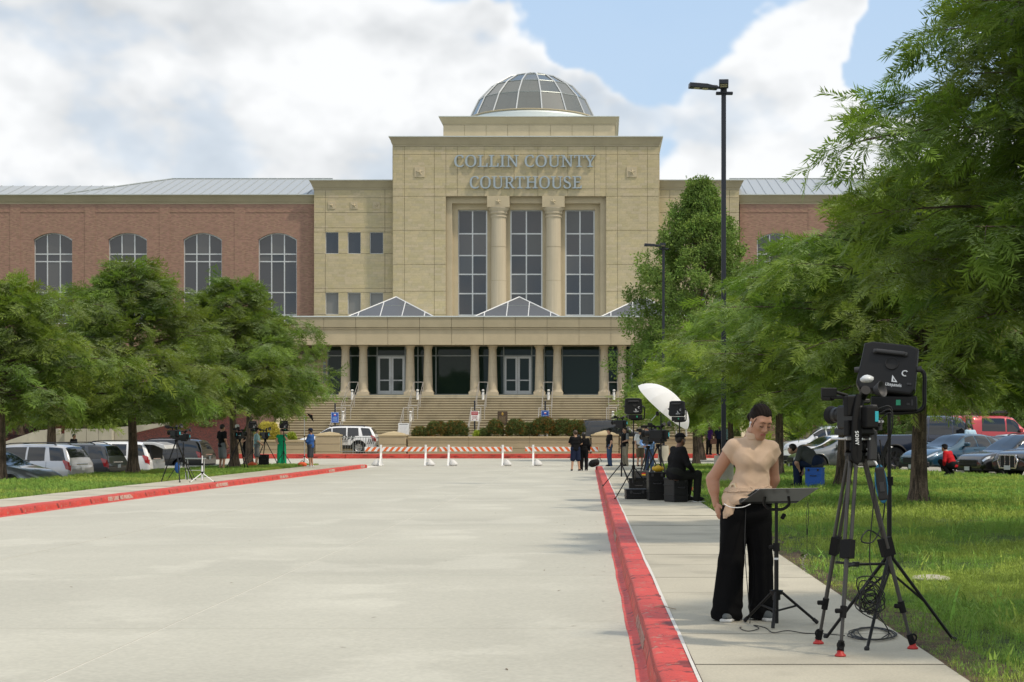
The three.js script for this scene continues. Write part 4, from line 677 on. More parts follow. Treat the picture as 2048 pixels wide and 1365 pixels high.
// ================================================================== TREES, SHRUBS, GRASS
const leafMat = (c, rough = 0.6, tr = 0.35) => mat(c, rough, { transmission: tr, thickness: 0, side: THREE.DoubleSide, specularIntensity: 0.5 });
M.cypress = leafMat([0.170, 0.280, 0.025], 0.95, 0.5);
M.elm = leafMat([0.14, 0.225, 0.045], 0.95, 0.30);
M.photinia = leafMat([0.10, 0.135, 0.032], 0.8, 0.2);
M.blade = leafMat([0.225, 0.37, 0.058], 0.9, 0.35);
M.twig = mat([0.30, 0.24, 0.17], 0.95);
M.cone = mat([0.14, 0.17, 0.10], 0.8);
function triGeo(tris) { const g = new THREE.BufferGeometry(); g.setAttribute('position', new THREE.Float32BufferAttribute(tris, 3)); g.computeVertexNormals(); g.setAttribute('uv', new THREE.Float32BufferAttribute(new Float32Array(tris.length / 3 * 2), 2)); return g; }
// a feathery cypress branchlet: thin twig along +Z with narrow drooping feathers on both sides
function feather(seed, n, len, fl, fw) {
  const r = rng(seed), t = []; const quad = (a, b, w, up) => { const d = b.clone().sub(a), s = d.clone().cross(up).normalize().multiplyScalar(w / 2), m = a.clone().lerp(b, 0.45); t.push(...a.toArray(), ...m.clone().add(s).toArray(), ...m.clone().sub(s).toArray(), ...m.clone().add(s).toArray(), ...b.toArray(), ...m.clone().sub(s).toArray()); };
  const bend = (z) => V(0.03 * Math.sin(z * 7 + seed), -0.22 * z * z / len, z);
  for (let i = 0; i < n; i++) { const z = len * (0.08 + 0.92 * i / (n - 1)), side = i % 2 ? 1 : -1, a = bend(z), L = fl * (0.7 + 0.6 * r()), ang = 0.55 + 0.5 * r(); const b = a.clone().add(V(side * L * Math.sin(ang) * (0.8 + 0.4 * r()), L * (0.30 * (r() - 0.62)), L * Math.cos(ang))); quad(a, b, fw, V(0.3 * (r() - 0.5), 1, 0.5 * (r() - 0.5))); }
  quad(bend(len * 0.9), bend(len * 0.9).add(V(0, -0.02, fl)), fw, V(0, 1, 0)); return triGeo(t);
}
const FEATH = [1, 2, 3].map((s) => feather(s, 15, 0.42, 0.17, 0.030)), FEATHN = [4, 5, 6].map((s) => feather(s, 26, 0.40, 0.14, 0.021));
function leafSpray(seed, n, rad, ll, lw) { const r = rng(seed), t = []; for (let i = 0; i < n; i++) { const a = V((r() - 0.5) * rad, (r() - 0.5) * rad, (r() - 0.3) * rad), d = V(r() - 0.5, r() - 0.6, r() - 0.1).normalize().multiplyScalar(ll * (0.7 + 0.6 * r())), u = V(r() - 0.5, 1, r() - 0.5).cross(d).normalize().multiplyScalar(lw / 2), m = a.clone().addScaledVector(d, 0.45), b = a.clone().add(d); t.push(...a.toArray(), ...m.clone().add(u).toArray(), ...m.clone().sub(u).toArray(), ...m.clone().add(u).toArray(), ...b.toArray(), ...m.clone().sub(u).toArray()); } return triGeo(t); }
const ELM = [11, 12, 13].map((s) => leafSpray(s, 16, 0.42, 0.13, 0.075)), PHO = [21, 22].map((s) => leafSpray(s, 14, 0.20, 0.085, 0.04));
const QZ = V(0, 0, 1);
class Sprays { constructor() { this.list = []; } add(p, dir, s, tint, roll) { this.list.push([p, dir, s, tint, roll]); }
  build(parent, name, geos, m) { // one InstancedMesh a variant
    geos.forEach((g, k) => { const mine = this.list.filter((_, i) => i % geos.length === k), im = new THREE.InstancedMesh(g, m, mine.length), M4 = new THREE.Matrix4(), q = new THREE.Quaternion(), q2 = new THREE.Quaternion(), c = new THREE.Color(); mine.forEach(([p, d, s, t, roll], i) => { q.setFromUnitVectors(QZ, d); q2.setFromAxisAngle(QZ, roll); q.multiply(q2); M4.compose(p, q, V(s, s, s)); im.setMatrixAt(i, M4); c.setRGB(...t); im.setColorAt(i, c); }); im.name = name; im.userData.kind = 'stuff'; im.castShadow = im.receiveShadow = true; parent.add(im); }); } }
function limbGeo(a, b, c, r0, r1) { const curve = new THREE.QuadraticBezierCurve3(a, b, c), g = new THREE.TubeGeometry(curve, 7, 1, 6, false), p = g.attributes.position, q = V(); for (let i = 0; i <= 7; i++) { const o = curve.getPointAt(i / 7), r = lerp(r0, r1, i / 7); for (let j = 0; j <= 6; j++) { const k = i * 7 + j; q.fromBufferAttribute(p, k).sub(o).multiplyScalar(r).add(o); p.setXYZ(k, q.x, q.y, q.z); } } return g; }
function trunkGeo(H, r0, lean, seed) { const n = 14, m = 12, pos = [], uv = [], idx = []; for (let i = 0; i <= n; i++) { const t = i / n, y = H * t, r = r0 * (1 - 0.9 * t) * (1 + 0.42 * Math.exp(-y / 0.25)) ; for (let j = 0; j <= m; j++) { const a = j / m * 2 * Math.PI, fl = 1 + Math.exp(-y / 0.4) * 0.22 * Math.sin(a * 5 + seed) + 0.05 * Math.sin(a * 3 + y * 2); pos.push(lean * y + r * fl * Math.cos(a) + 0.04 * Math.sin(y * 0.9 + seed), y - 0.12, r * fl * Math.sin(a) + 0.04 * Math.cos(y * 0.7 + seed)); uv.push(j / m * 2 * Math.PI * r0 * 1, y); } } for (let i = 0; i < n; i++) for (let j = 0; j < m; j++) { const p = i * (m + 1) + j; idx.push(p, p + m + 1, p + 1, p + 1, p + m + 1, p + m + 2); } const g = new THREE.BufferGeometry(); g.setAttribute('position', new THREE.Float32BufferAttribute(pos, 3)); g.setAttribute('uv', new THREE.Float32BufferAttribute(uv, 2)); g.setIndex(idx); g.computeVertexNormals(); return g; }
// bald cypress: straight flared trunk, tiers of level boughs, feathery sprays hung along them
function cypress(label, X, Z, o) {
  const { H = 8.5, R = 3.4, base = 2.0, y0 = 0.12, limbs = 46, per = 130, seed = 1, tr = 0.17, near = false, tintK = 1, skew = 0, cones = 0, peak = 0.22, pw = 0.8 } = o, r = rng(seed * 977), t = thing('bald_cypress_tree', label, 'tree', 'cypress trees beside the drive', V(X, y0, -Z));
  part(t, 'trunk', trunkGeo(H, tr, skew, seed), M.bark); const sp = new Sprays(), lg = [], tw = [], cn = [];
  for (let i = 0; i < limbs; i++) {
    const u = (i + r() * 0.8) / limbs, h = base + 0.25 + (H * 0.97 - base) * Math.pow(u, 1.06), az = i * 2.39996 + r() * 0.6, k = clamp((h - base) / (H - base), 0, 0.985), prof = k < peak ? lerp(0.78, 1, k / peak) : Math.pow(1 - (k - peak) / (1 - peak), pw), L = R * prof * (0.58 + 0.62 * Math.pow(r(), 1.3)) + 0.25, droop = -0.22 * L * (1 - k) * (0.2 + 1.2 * r()), rise = (0.10 + 0.55 * k) * L * (0.4 + 0.6 * r());
    const a = V(skew * h, h, 0), dx = Math.cos(az), dz = Math.sin(az), c = V(a.x + dx * L, h + rise + droop, dz * L), b = V(a.x + dx * L * 0.5, h + rise * 0.85, dz * L * 0.5); lg.push(limbGeo(a, b, c, 0.022 + 0.026 * (1 - k), 0.006));
    const curve = new THREE.QuadraticBezierCurve3(a, b, c), n = Math.round(per * (0.35 + 0.65 * L / R)), tone = 0.82 + 0.36 * r(), yel = r();
    const subs = 4 + Math.floor(L * 2.2), sub = []; for (let s = 0; s < subs; s++) { const q = 0.22 + 0.78 * (s + r()) / subs, p = curve.getPointAt(clamp(q, 0, 1)), sd = (s % 2 ? 1 : -1) * (0.55 + 0.6 * r()), ca = az + sd, sl = (0.45 + 0.65 * r()) * (0.5 + 0.55 * L / R) * (1.15 - 0.5 * q); sub.push([p, V(Math.cos(ca) * sl, (0.34 - 0.85 * r()) * sl, Math.sin(ca) * sl)]); if (near && r() < 0.6) lg.push(limbGeo(p, p.clone().add(V(Math.cos(ca) * sl * 0.5, 0.02, Math.sin(ca) * sl * 0.5)), p.clone().add(sub[s][1]), 0.009, 0.003)); }
    for (let j = 0; j < n; j++) {
      const [p0, d0] = sub[Math.floor(r() * subs)], q = Math.pow(r(), 0.75), p = p0.clone().addScaledVector(d0, q); p.x += (r() - 0.5) * 0.36; p.z += (r() - 0.5) * 0.36; p.y += (r() - 0.6) * 0.46;
      const d = d0.clone().normalize().add(V((r() - 0.5) * 1.3, -0.05 - 0.35 * r() + 0.6 * r() * k, (r() - 0.5) * 1.3)).normalize(), g = tone * (0.78 + 0.44 * r()) * tintK; sp.add(p, d, 0.75 + 0.55 * r(), [g * (0.92 + 0.30 * yel), g, g * (0.9 + 0.3 * r())], (r() - 0.5) * 1.6);
    }
    if (cones) for (let j = 0; j < cones; j++) { const [p0, d0] = sub[Math.floor(r() * subs)], p = p0.clone().addScaledVector(d0, 0.6 + 0.5 * r()).add(V((r() - 0.5) * 0.2, -0.06 - 0.1 * r(), (r() - 0.5) * 0.2)); for (let q = 0; q < 1 + Math.floor(r() * 3); q++) cn.push(turned(new THREE.IcosahedronGeometry(0.015 + 0.006 * r(), 1), 0, 0, 0, p.x + (r() - 0.5) * 0.05, p.y + (r() - 0.5) * 0.04, p.z + (r() - 0.5) * 0.05)); }
  }
  part(t, 'branches', merge(lg), M.bark); const cr = holder(t, 'crown'); sp.build(cr, 'foliage', near ? FEATHN : FEATH, M.cypress); if (cn.length) part(cr, 'cones', merge(cn), M.cone);
  return t;
}
// broad-leaved tree: ascending forked limbs, clumps of leaves
function broadleaf(label, X, Z, o) {
  const { H = 12, R = 4, base = 2.6, y0 = 0.2, clumps = 90, per = 60, seed = 1, tint = [1, 1, 1], shape = 0.45, name = 'shade_tree', group, sx = 1 } = o, r = rng(seed * 613), t = thing(name, label, 'tree', group, V(X, y0, -Z)); part(t, 'trunk', trunkGeo(H * 0.8, 0.22, 0, seed), M.bark); const sp = new Sprays(), lg = [];
  for (let i = 0; i < clumps; i++) {
    const k = Math.pow((i + r()) / clumps, 0.85), h = base + (H - base) * k, prof = Math.pow(Math.sin(Math.PI * Math.pow(clamp(k, 0.02, 0.985), shape)), 0.8), rr = R * prof * Math.sqrt(0.25 + 0.75 * r()), az = i * 2.39996 + r(), c = V(Math.cos(az) * rr * sx, h, Math.sin(az) * rr), cs = (0.30 + 0.60 * r() * r()) * (0.5 + 0.5 * prof) * R * 0.28, tone = 0.8 + 0.4 * r();
    lg.push(limbGeo(V(0, Math.max(base + 0.5, h - rr * 0.9 - 0.6), 0), V(c.x * 0.35, h - rr * 0.25, c.z * 0.35), c, 0.05, 0.01));
    for (let j = 0; j < per; j++) { const d = V(r() - 0.5, r() - 0.5, r() - 0.5).normalize(), q = Math.cbrt(r()); const p = c.clone().add(V(d.x * q * cs * 1.25, d.y * q * cs * 0.8, d.z * q * cs * 1.25)), g = tone * (0.75 + 0.5 * r()); sp.add(p, d.add(V(0, -0.3, 0)).normalize(), 0.75 + 0.5 * r(), [g * tint[0] * (0.9 + 0.25 * r()), g * tint[1], g * tint[2]], r() * 6); }
  }
  part(t, 'branches', merge(lg), M.bark); const cr = holder(t, 'crown'); sp.build(cr, 'foliage', ELM, M.elm); return t;
}
// right-hand row
cypress('cypress closest to the camera, its coned boughs hanging into the upper right', 7.4, 21.5, { H: 9.6, R: 3.5, base: 2.7, limbs: 96, per: 230, seed: 3, near: true, tr: 0.2, cones: 8, peak: 0.34 });
cypress('cypress with its bare trunk standing behind the big camera', 6.42, 33, { H: 6.5, R: 3.4, base: 2.15, limbs: 76, per: 150, seed: 4, near: true, tr: 0.185, cones: 3, peak: 0.3 });
cypress('cypress whose trunk stands behind the man on the blue crate', 6.5, 44, { H: 6.5, R: 3.7, base: 2.2, limbs: 72, per: 130, seed: 5, tr: 0.19, peak: 0.3 });
cypress('cypress behind the tall lamp post and the woman', 6.0, 55.5, { H: 6.6, R: 3.7, base: 2.1, limbs: 66, per: 125, seed: 6, tr: 0.17, peak: 0.25 });
cypress('cypress with low boughs just behind the white umbrella', 5.2, 66, { H: 5.1, R: 3.9, base: 2.0, limbs: 60, per: 125, seed: 7, tr: 0.16, tintK: 1.15 });
cypress('cypress at the far end of the right row, beside the standing group', 4.5, 78, { H: 4.9, R: 3.7, base: 2.0, limbs: 54, per: 115, seed: 8, tr: 0.17, y0: 0.1, tintK: 1.1 });
cypress('cypress beside the camera position shading the near lawn', 7.4, 10.6, { H: 8.6, R: 3.3, base: 3.0, limbs: 34, per: 110, seed: 9, tr: 0.2 });
// left-hand row
cypress('cypress at the left edge beside the grey car', -19.3, 53, { pw: 0.85, H: 6.1, R: 4.0, base: 2.25, limbs: 74, per: 125, seed: 13, tr: 0.19, tintK: 0.9 });
cypress('cypress with its trunk before the dark grey and white cars', -16.75, 59, { pw: 0.9, H: 7.3, R: 3.9, base: 2.0, limbs: 78, per: 125, seed: 14, tr: 0.19, tintK: 0.8, peak: 0.26 });
cypress('cypress whose trunk hides half of the man in black', -15.1, 68, { pw: 0.9, H: 7.6, R: 3.9, base: 2.5, limbs: 76, per: 130, seed: 15, tr: 0.19, tintK: 0.8, peak: 0.26 });
cypress('cypress with its trunk beside the person in the pale teal shirt', -17.0, 80, { H: 7.0, R: 3.7, base: 2.75, limbs: 72, per: 125, seed: 16, tr: 0.19, tintK: 0.8, y0: 0, peak: 0.22 });
cypress('cypress standing among the parked cars in the left car park', -28.6, 86, { H: 7.4, R: 4.4, base: 2.5, limbs: 72, per: 115, seed: 17, tr: 0.30, y0: -0.5, tintK: 1.0 });
broadleaf('broad-leaved tree towering beside the distant lamp post', 5.6, 93, { H: 15.4, R: 5.0, base: 2.0, clumps: 150, per: 62, seed: 27, shape: 0.46, tint: [1.15, 1.15, 1.05] });
broadleaf('rounded light green tree against the brick wing', -30.5, 98, { H: 9.2, R: 2.6, base: 2.0, clumps: 50, per: 60, seed: 22, tint: [1.35, 1.35, 1.2] });
[[13.5, 97, 8.2, 4.0], [20.5, 94, 8.8, 4.4], [27.5, 99, 8.6, 4.4], [35, 96, 9.5, 4.6]].forEach(([x, z, H, R], i) => broadleaf(['first', 'second', 'third', 'fourth'][i] + ' dark tree from the left on the bank behind the right parked cars', x, z, { H, R, base: 0.6, clumps: 70, per: 60, seed: 31 + i, tint: [0.8, 0.85, 0.8], y0: 0.4, group: 'dark trees behind the car park' }));
[[-44, 101, 6, 1], [-36.5, 104, 4.6, 1.6], [-28.9, 108.5, 5.0, 0.2], [-25.9, 109.2, 4.6, 0.2], [-31.6, 107, 5.0, 0.6]].forEach(([x, z, H, y0], i) => broadleaf(['low tree on the mulch bank at the left edge', 'low tree on the mulch bank behind the silver car', 'bushy tree behind the wall, above the black off-roader', 'bushy tree behind the wall, above the man in black', 'bushy tree beside the grey ramp wall'][i], x, z, { H, R: 2.9, base: 0.5, clumps: 48, per: 54, seed: 41 + i, y0, group: 'low trees on the mulch bank' }));
// clipped shrubs on the plaza wall, red new leaves among the green
function shrub(label, px0, px1, pyTop, Z, o = {}) {
  const P = plane(Z), x0 = P.x(px0), x1 = P.x(px1), c = (x0 + x1) / 2, rx = (x1 - x0) / 2, yT = P.y(pyTop), yB = o.yB ?? 1.12, t = thing('clipped_shrub', label, 'shrub', o.group ?? 'shrubs along the plaza wall', V(c, yB, -Z)), r = rng(Math.round(px0 * 3)), sp = new Sprays(), H = yT - yB; const rz = o.rz ?? 0.62;
  part(t, 'stem', merge([0, 1, 2].map((i) => bar(V((i - 1) * 0.06, -0.1, 0), V((i - 1) * rx * 0.4, H * 0.6, 0.1 * (i - 1)), 0.02, 0.008, 6))), M.twig); const n = Math.round(900 * rx * (H + 0.4)), red = 0.5 * (o.red ?? 0.3), base = o.tint ?? [1, 1, 1];
  for (let i = 0; i < n; i++) { const a = r() * 2 * Math.PI, v = r(), q = 0.55 + 0.45 * Math.sqrt(r()), el = Math.pow(v, 0.8) * 1.5 - 0.3, bump = 0.90 + 0.22 * (fbm(Math.cos(a) * 2 + c, el * 2, Math.sin(a) * 2, 2)), p = V(Math.cos(a) * Math.cos(el) * rx * q * bump, H * 0.42 + Math.sin(el) * H * 0.58 * q * bump, Math.sin(a) * Math.cos(el) * rz * q * bump); if (p.y < 0.02) p.y = 0.02 + r() * 0.1; const isRed = q > 0.86 && r() < red * 1.3, g = 0.75 + 0.5 * r(); sp.add(p, V(p.x, p.y - H * 0.2, p.z).normalize().add(V(r() - 0.5, r() - 0.3, r() - 0.5)).normalize(), 0.85 + 0.5 * r(), isRed ? [2.4 * g, 0.85 * g, 0.7 * g] : [g * base[0], g * base[1], g * base[2]], r() * 6); }
  const cr = holder(t, 'crown'); sp.build(cr, 'foliage', PHO, M.photinia);
}
const SHZ = WL.Z + 1.0;
shrub('small rounded shrub at the left end of the plaza wall', 826, 855, 856, SHZ);
shrub('broad shrub with reddish tips left of the red and white sign', 853, 896, 845, SHZ, { red: 0.45 }); shrub('broad shrub just left of the red and white sign', 888, 934, 844, SHZ + 0.2, { red: 0.4 });
shrub('small yellow-green shrub at the foot of the red and white sign', 949, 962, 864, SHZ, { red: 0, tint: [3.2, 3.0, 1.2], rz: 0.25 }); shrub('small dark shrub beside the yellow-green one', 960, 977, 860, SHZ, { red: 0.05, rz: 0.3 });
shrub('shrub with red tips directly left of the bronze plaque post', 975, 1006, 842, SHZ + 0.2, { red: 0.4 }); shrub('dark shrub right of the bronze plaque', 1013, 1052, 841, SHZ, { red: 0.25 }); shrub('low dark shrub between two taller ones right of the plaque', 1042, 1076, 847, SHZ + 0.3, { red: 0.15 });
shrub('tallest red-tipped shrub below the right blue sign', 1064, 1112, 836, SHZ, { red: 0.5 }); shrub('wide dark shrub at the right end of the plaza wall', 1104, 1150, 841, SHZ + 0.1, { red: 0.25 }); shrub('last shrub before the dark vehicle roof', 1136, 1172, 842, SHZ + 0.3, { red: 0.35 });
shrub('yellow-green shrub behind the person in green', 575, 590, 868, WL.Z + 0.9, { red: 0, tint: [2.8, 2.6, 1], rz: 0.3, yB: 0.9, group: 'shrubs behind the left wall' }); shrub('dry tan shrub behind the head of the person in green', 512, 560, 846, WL.Z + 1.4, { red: 0, tint: [5.2, 3.4, 2.4], yB: 0.4, group: 'shrubs behind the left wall' });
shrub('dark shrub behind the standing group near the umbrella', 1402, 1480, 838, WL.Z + 1.6, { red: 0.05, yB: 0.3, group: 'shrubs behind the right wall' });
// grass blades: dense near the pavement, sparser where they are too small to see
function tuft(seed, n, h, w) { const r = rng(seed), t = []; for (let i = 0; i < n; i++) { const a = r() * 6.283, x = (r() - 0.5) * 0.07, z = (r() - 0.5) * 0.07, L = h * (0.55 + 0.6 * r()), lx = Math.cos(a) * L * (0.2 + 0.5 * r()), lz = Math.sin(a) * L * (0.2 + 0.5 * r()), wx = -Math.sin(a) * w / 2, wz = Math.cos(a) * w / 2; t.push(x - wx, 0, z - wz, x + wx, 0, z + wz, x + lx * 0.45, L * 0.62, z + lz * 0.45, x + lx * 0.45 + wx * 0.8, L * 0.62, z + lz * 0.45 + wz * 0.8, x + lx, L * 0.9, z + lz, x + lx * 0.45 - wx * 0.8, L * 0.62, z + lz * 0.45 - wz * 0.8); } return triGeo(t); }
const TUFT = [51, 52, 53].map((s) => tuft(s, 9, 0.075, 0.006)), TUFTF = [54, 55].map((s) => tuft(s, 9, 0.10, 0.014));
function plantGrass(name, label, inner, outer, bands, geos) {
  const r = rng(name.length * 31), sp = new Sprays(), up = V(0, 0, 1);
  for (const [Z0, Z1, density, reach, s] of bands) { const n = Math.round((Z1 - Z0) * reach * density); for (let i = 0; i < n; i++) { const Z = lerp(Z0, Z1, r()), x0 = inner(Z), x1 = outer(Z), dir = Math.sign(x1 - x0), x = x0 + dir * (0.0 + r() * Math.min(reach, Math.abs(x1 - x0) * 0.94)); const bare = fbm(x * 0.9 + 3, 5, Z * 0.9, 3), edge = Math.abs(x - x0); if (edge < 0.45 + 0.5 * fbm(Z * 0.8, 1, 1, 2) && r() < 0.62 && name.includes('right')) continue; if (bare > 0.64 && r() < 0.7) continue; const dry = fbm(x * 0.6, 9, Z * 0.6, 3), g = 0.7 + 0.6 * r(), k = s * (0.6 + 0.7 * r()) * (0.7 + 0.6 * fbm(x * 1.3, 3, Z * 1.3, 2)); sp.list.push([V(x, lawnY(x, Z) - 0.012, -Z), up, k, dry > 0.55 ? [g * 1.5, g * 1.18, g * 1.25] : [g * (0.85 + 0.3 * r()), g, g], 0]); } }
  const holderG = holder(scene, name); holderG.userData = { kind: 'stuff', label, category: 'grass' };
  geos.forEach((g, k) => { const mine = sp.list.filter((_, i) => i % geos.length === k), im = new THREE.InstancedMesh(g, M.blade, mine.length), M4 = new THREE.Matrix4(), e = new THREE.Euler(), q = new THREE.Quaternion(), c = new THREE.Color(); mine.forEach(([p, , s, t], i) => { e.set(0, r() * 6.28, 0); q.setFromEuler(e); M4.compose(p, q, V(s, s, s)); im.setMatrixAt(i, M4); c.setRGB(...t); im.setColorAt(i, c); }); im.name = 'grass_blades'; im.userData.kind = 'stuff'; holderG.add(im); });
}
plantGrass('grass_right', 'rough green lawn beside the right pavement', (Z) => 2.13 - 0.0012 * Z, rLawnOut, [[8, 16, 760, 3.4, 0.82], [16, 26, 360, 6.5, 0.95]], TUFT);
plantGrass('grass_right_weeds', 'taller pale weeds standing out of the right lawn', (Z) => 2.13 - 0.0012 * Z, rLawnOut, [[9, 30, 5, 6, 2.1], [30, 60, 1.5, 9, 2.4]], [tuft(57, 7, 0.09, 0.011), tuft(58, 5, 0.12, 0.009)]);
plantGrass('grass_right_far', 'far part of the lawn towards the right car park', (Z) => 2.13 - 0.0012 * Z, rLawnOut, [[26, 42, 130, 11, 1.0], [42, 75, 70, 12, 1.1]], TUFTF);
plantGrass('grass_left', 'strip of green lawn beside the left pavement', (Z) => -13.11 + 0.005 * Z, lLawnOut, [[24, 48, 60, 7, 1.0], [48, 75, 80, 5.5, 1.05]], TUFTF);
{ // bare soil along the pavement edge, a flat pale stone, taller weeds
  const r = rng(88); const e = []; for (let i = 0; i <= 60; i++) e.push([2.10, -(8 + i * 0.35)]); for (let i = 60; i >= 0; i--) e.push([2.16 + 0.34 * fbm(i * 0.6, 3, 3, 3) + (i > 3 && i < 16 ? 0.25 * noise3(i * 0.7, 2, 2) : 0), -(8 + i * 0.35)]); { const st = thing('flat_stone', 'pale flat stone half sunk in the lawn right of the tripod', 'stone', null, ground(1862, 1160, 0.15)); const g = new THREE.SphereGeometry(1, 16, 8), p = g.attributes.position; for (let i = 0; i < p.count; i++) { const k = 1 + 0.4 * (fbm(p.getX(i) * 2 + 8, p.getY(i), p.getZ(i) * 2, 2) - 0.5); p.setXYZ(i, p.getX(i) * 0.20 * k, p.getY(i) * 0.035 * k + 0.012, p.getZ(i) * 0.22 * k); } g.computeVertexNormals(); part(st, 'stone', g, M.walk); }
  structure('soil_edge', sheet(e, 0.148), M.soil);
}
// ================================================================== VEHICLES
const paint = (c, flake = 0.25) => mat(c, 0.32, { clearcoat: 1, clearcoatRoughness: 0.05, metalness: flake });
Object.assign(M, {
  carGlass: mat([0.010, 0.012, 0.014], 0.04, { ior: 1.7 }), tyre: mat([0.016, 0.016, 0.017], 0.85), rim: mat([0.48, 0.49, 0.50], 0.3, { metalness: 0.85 }), rimDark: mat([0.05, 0.05, 0.055], 0.35, { metalness: 0.6 }), trim: mat([0.018, 0.018, 0.02], 0.6), tail: mat([0.36, 0.012, 0.012], 0.12, { clearcoat: 1 }), amber: mat([0.55, 0.12, 0.02], 0.2), lampGlass: mat([0.60, 0.62, 0.64], 0.10, { metalness: 0.5, clearcoat: 1 }), plate: mat([0.62, 0.64, 0.65], 0.5), chrome: mat([0.75, 0.76, 0.77], 0.12, { metalness: 1 }), cabin: mat([0.02, 0.02, 0.022], 0.8),
});
const CARS = {
  suv: { st: [[-2.53, .45, .60, .90, .86, .88, .90, .84], [-2.47, .39, .66, .965, 1.03, .945, 1.06, .87], [-2.40, .36, .68, .985, 1.09, .95, 1.26, .82], [-2.14, .34, .70, .99, 1.11, .95, 1.68, .71], [-1.95, .33, .71, .995, 1.11, .95, 1.735, .70], [-1.5, .32, .72, 1.0, 1.105, .955, 1.765, .71], [-0.2, .32, .74, 1.0, 1.09, .96, 1.775, .72], [.42, .32, .74, 1.0, 1.075, .96, 1.735, .71], [.92, .32, .74, 1.0, 1.06, .95, 1.46, .77], [1.40, .32, .74, 1.0, 1.045, .93, 1.115, .84], [1.95, .33, .73, .985, .97, .89, 1.04, .80], [2.32, .36, .69, .94, .88, .83, .95, .73], [2.48, .40, .62, .87, .74, .76, .79, .66], [2.53, .46, .58, .80, .66, .70, .70, .60]],
    wheels: [1.50, -1.40], wr: 0.385, win: [[.30, .92, .34, .98], [-.62, .24, -.60, .28], [-1.42, -.70, -1.36, -.68], [-2.30, -1.66, -2.06, -1.50]], shield: [.50, 1.36], back: [-2.40, -2.16], seams: [.95, .26, -.66, -1.5], rails: true, tail: [-2.5, -2.16, 3.5, 5.2], head: [2.16, 2.47, 4.1, 5.2] },
  sedan: { st: [[-2.44, .42, .58, .80, .78, .76, .80, .70], [-2.36, .34, .64, .88, .93, .83, .98, .76], [-1.80, .28, .68, .915, .97, .86, 1.07, .77], [-1.05, .26, .69, .925, .965, .875, 1.34, .62], [-.55, .25, .69, .925, .955, .88, 1.425, .60], [0.0, .25, .69, .925, .945, .88, 1.44, .60], [.42, .25, .68, .925, .94, .875, 1.37, .61], [.95, .25, .68, .92, .925, .86, 1.09, .72], [1.32, .26, .66, .915, .90, .84, .965, .77], [1.90, .27, .62, .89, .80, .79, .86, .70], [2.24, .29, .57, .83, .70, .72, .745, .62], [2.42, .33, .50, .70, .60, .62, .63, .52], [2.47, .38, .48, .60, .55, .53, .57, .44]],
    wheels: [1.48, -1.36], wr: 0.335, win: [[.02, .72, .02, .46], [-.72, -.04, -.62, -.04], [-1.22, -.80, -.98, -.70]], shield: [.40, 1.26], back: [-1.72, -1.06], seams: [.80, -.02, -.86], tail: [-2.42, -2.1, 3.7, 5.1], head: [1.96, 2.40, 4.2, 5.2] },
  pickup: { st: [[-2.98, .55, .75, .92, 1.08, .93, 1.10, .90], [-2.92, .50, .78, 1.0, 1.24, .98, 1.27, .90], [-1.02, .46, .80, 1.01, 1.26, .985, 1.29, .90], [-0.99, .46, .80, 1.01, 1.26, .98, 1.40, .86], [-.86, .46, .80, 1.01, 1.26, .98, 1.88, .75], [-.6, .45, .80, 1.01, 1.255, .98, 1.955, .74], [.3, .45, .80, 1.01, 1.24, .98, 1.965, .74], [.86, .45, .80, 1.01, 1.225, .98, 1.90, .74], [1.22, .45, .80, 1.01, 1.21, .97, 1.58, .79], [1.62, .46, .80, 1.0, 1.20, .95, 1.26, .86], [2.2, .48, .78, .99, 1.16, .93, 1.23, .84], [2.72, .50, .76, .97, 1.10, .90, 1.16, .80], [2.9, .55, .72, .93, .98, .86, 1.02, .76], [2.97, .60, .72, .88, .86, .80, .90, .70]],
    wheels: [1.95, -1.75], wr: 0.42, win: [[.56, 1.22, .58, 1.12], [-.40, .50, -.36, .50], [-.80, -.46, -.74, -.44]], shield: [.95, 1.58], back: [-.985, -.88], seams: [1.42, .53, -.44, -.98], tail: [-2.97, -2.82, 3.6, 5.2], head: [2.62, 2.94, 4.2, 5.2], cladding: true },
  capped: { st: [[-2.98, .55, .75, .92, 1.08, .93, 1.10, .90], [-2.92, .50, .78, 1.0, 1.24, .98, 1.50, .90], [-2.80, .46, .80, 1.01, 1.26, .985, 1.90, .82], [-1.06, .46, .80, 1.01, 1.26, .985, 1.98, .82], [-.9, .46, .80, 1.01, 1.26, .98, 1.96, .76], [.3, .45, .80, 1.01, 1.24, .98, 1.965, .74], [.86, .45, .80, 1.01, 1.225, .98, 1.90, .74], [1.22, .45, .80, 1.01, 1.21, .97, 1.58, .79], [1.62, .46, .80, 1.0, 1.20, .95, 1.26, .86], [2.2, .48, .78, .99, 1.16, .93, 1.23, .84], [2.72, .50, .76, .97, 1.10, .90, 1.16, .80], [2.9, .55, .72, .93, .98, .86, 1.02, .76], [2.97, .60, .72, .88, .86, .80, .90, .70]],
    wheels: [1.95, -1.75], wr: 0.40, win: [[.56, 1.22, .58, 1.12], [-.60, .50, -.56, .50]], shield: [.95, 1.58], back: [-2.90, -2.82], seams: [1.42, .53, -.64, -1.0], tail: [-2.97, -2.84, 3.6, 5.2], head: [2.62, 2.94, 4.2, 5.2], cladding: true },
};
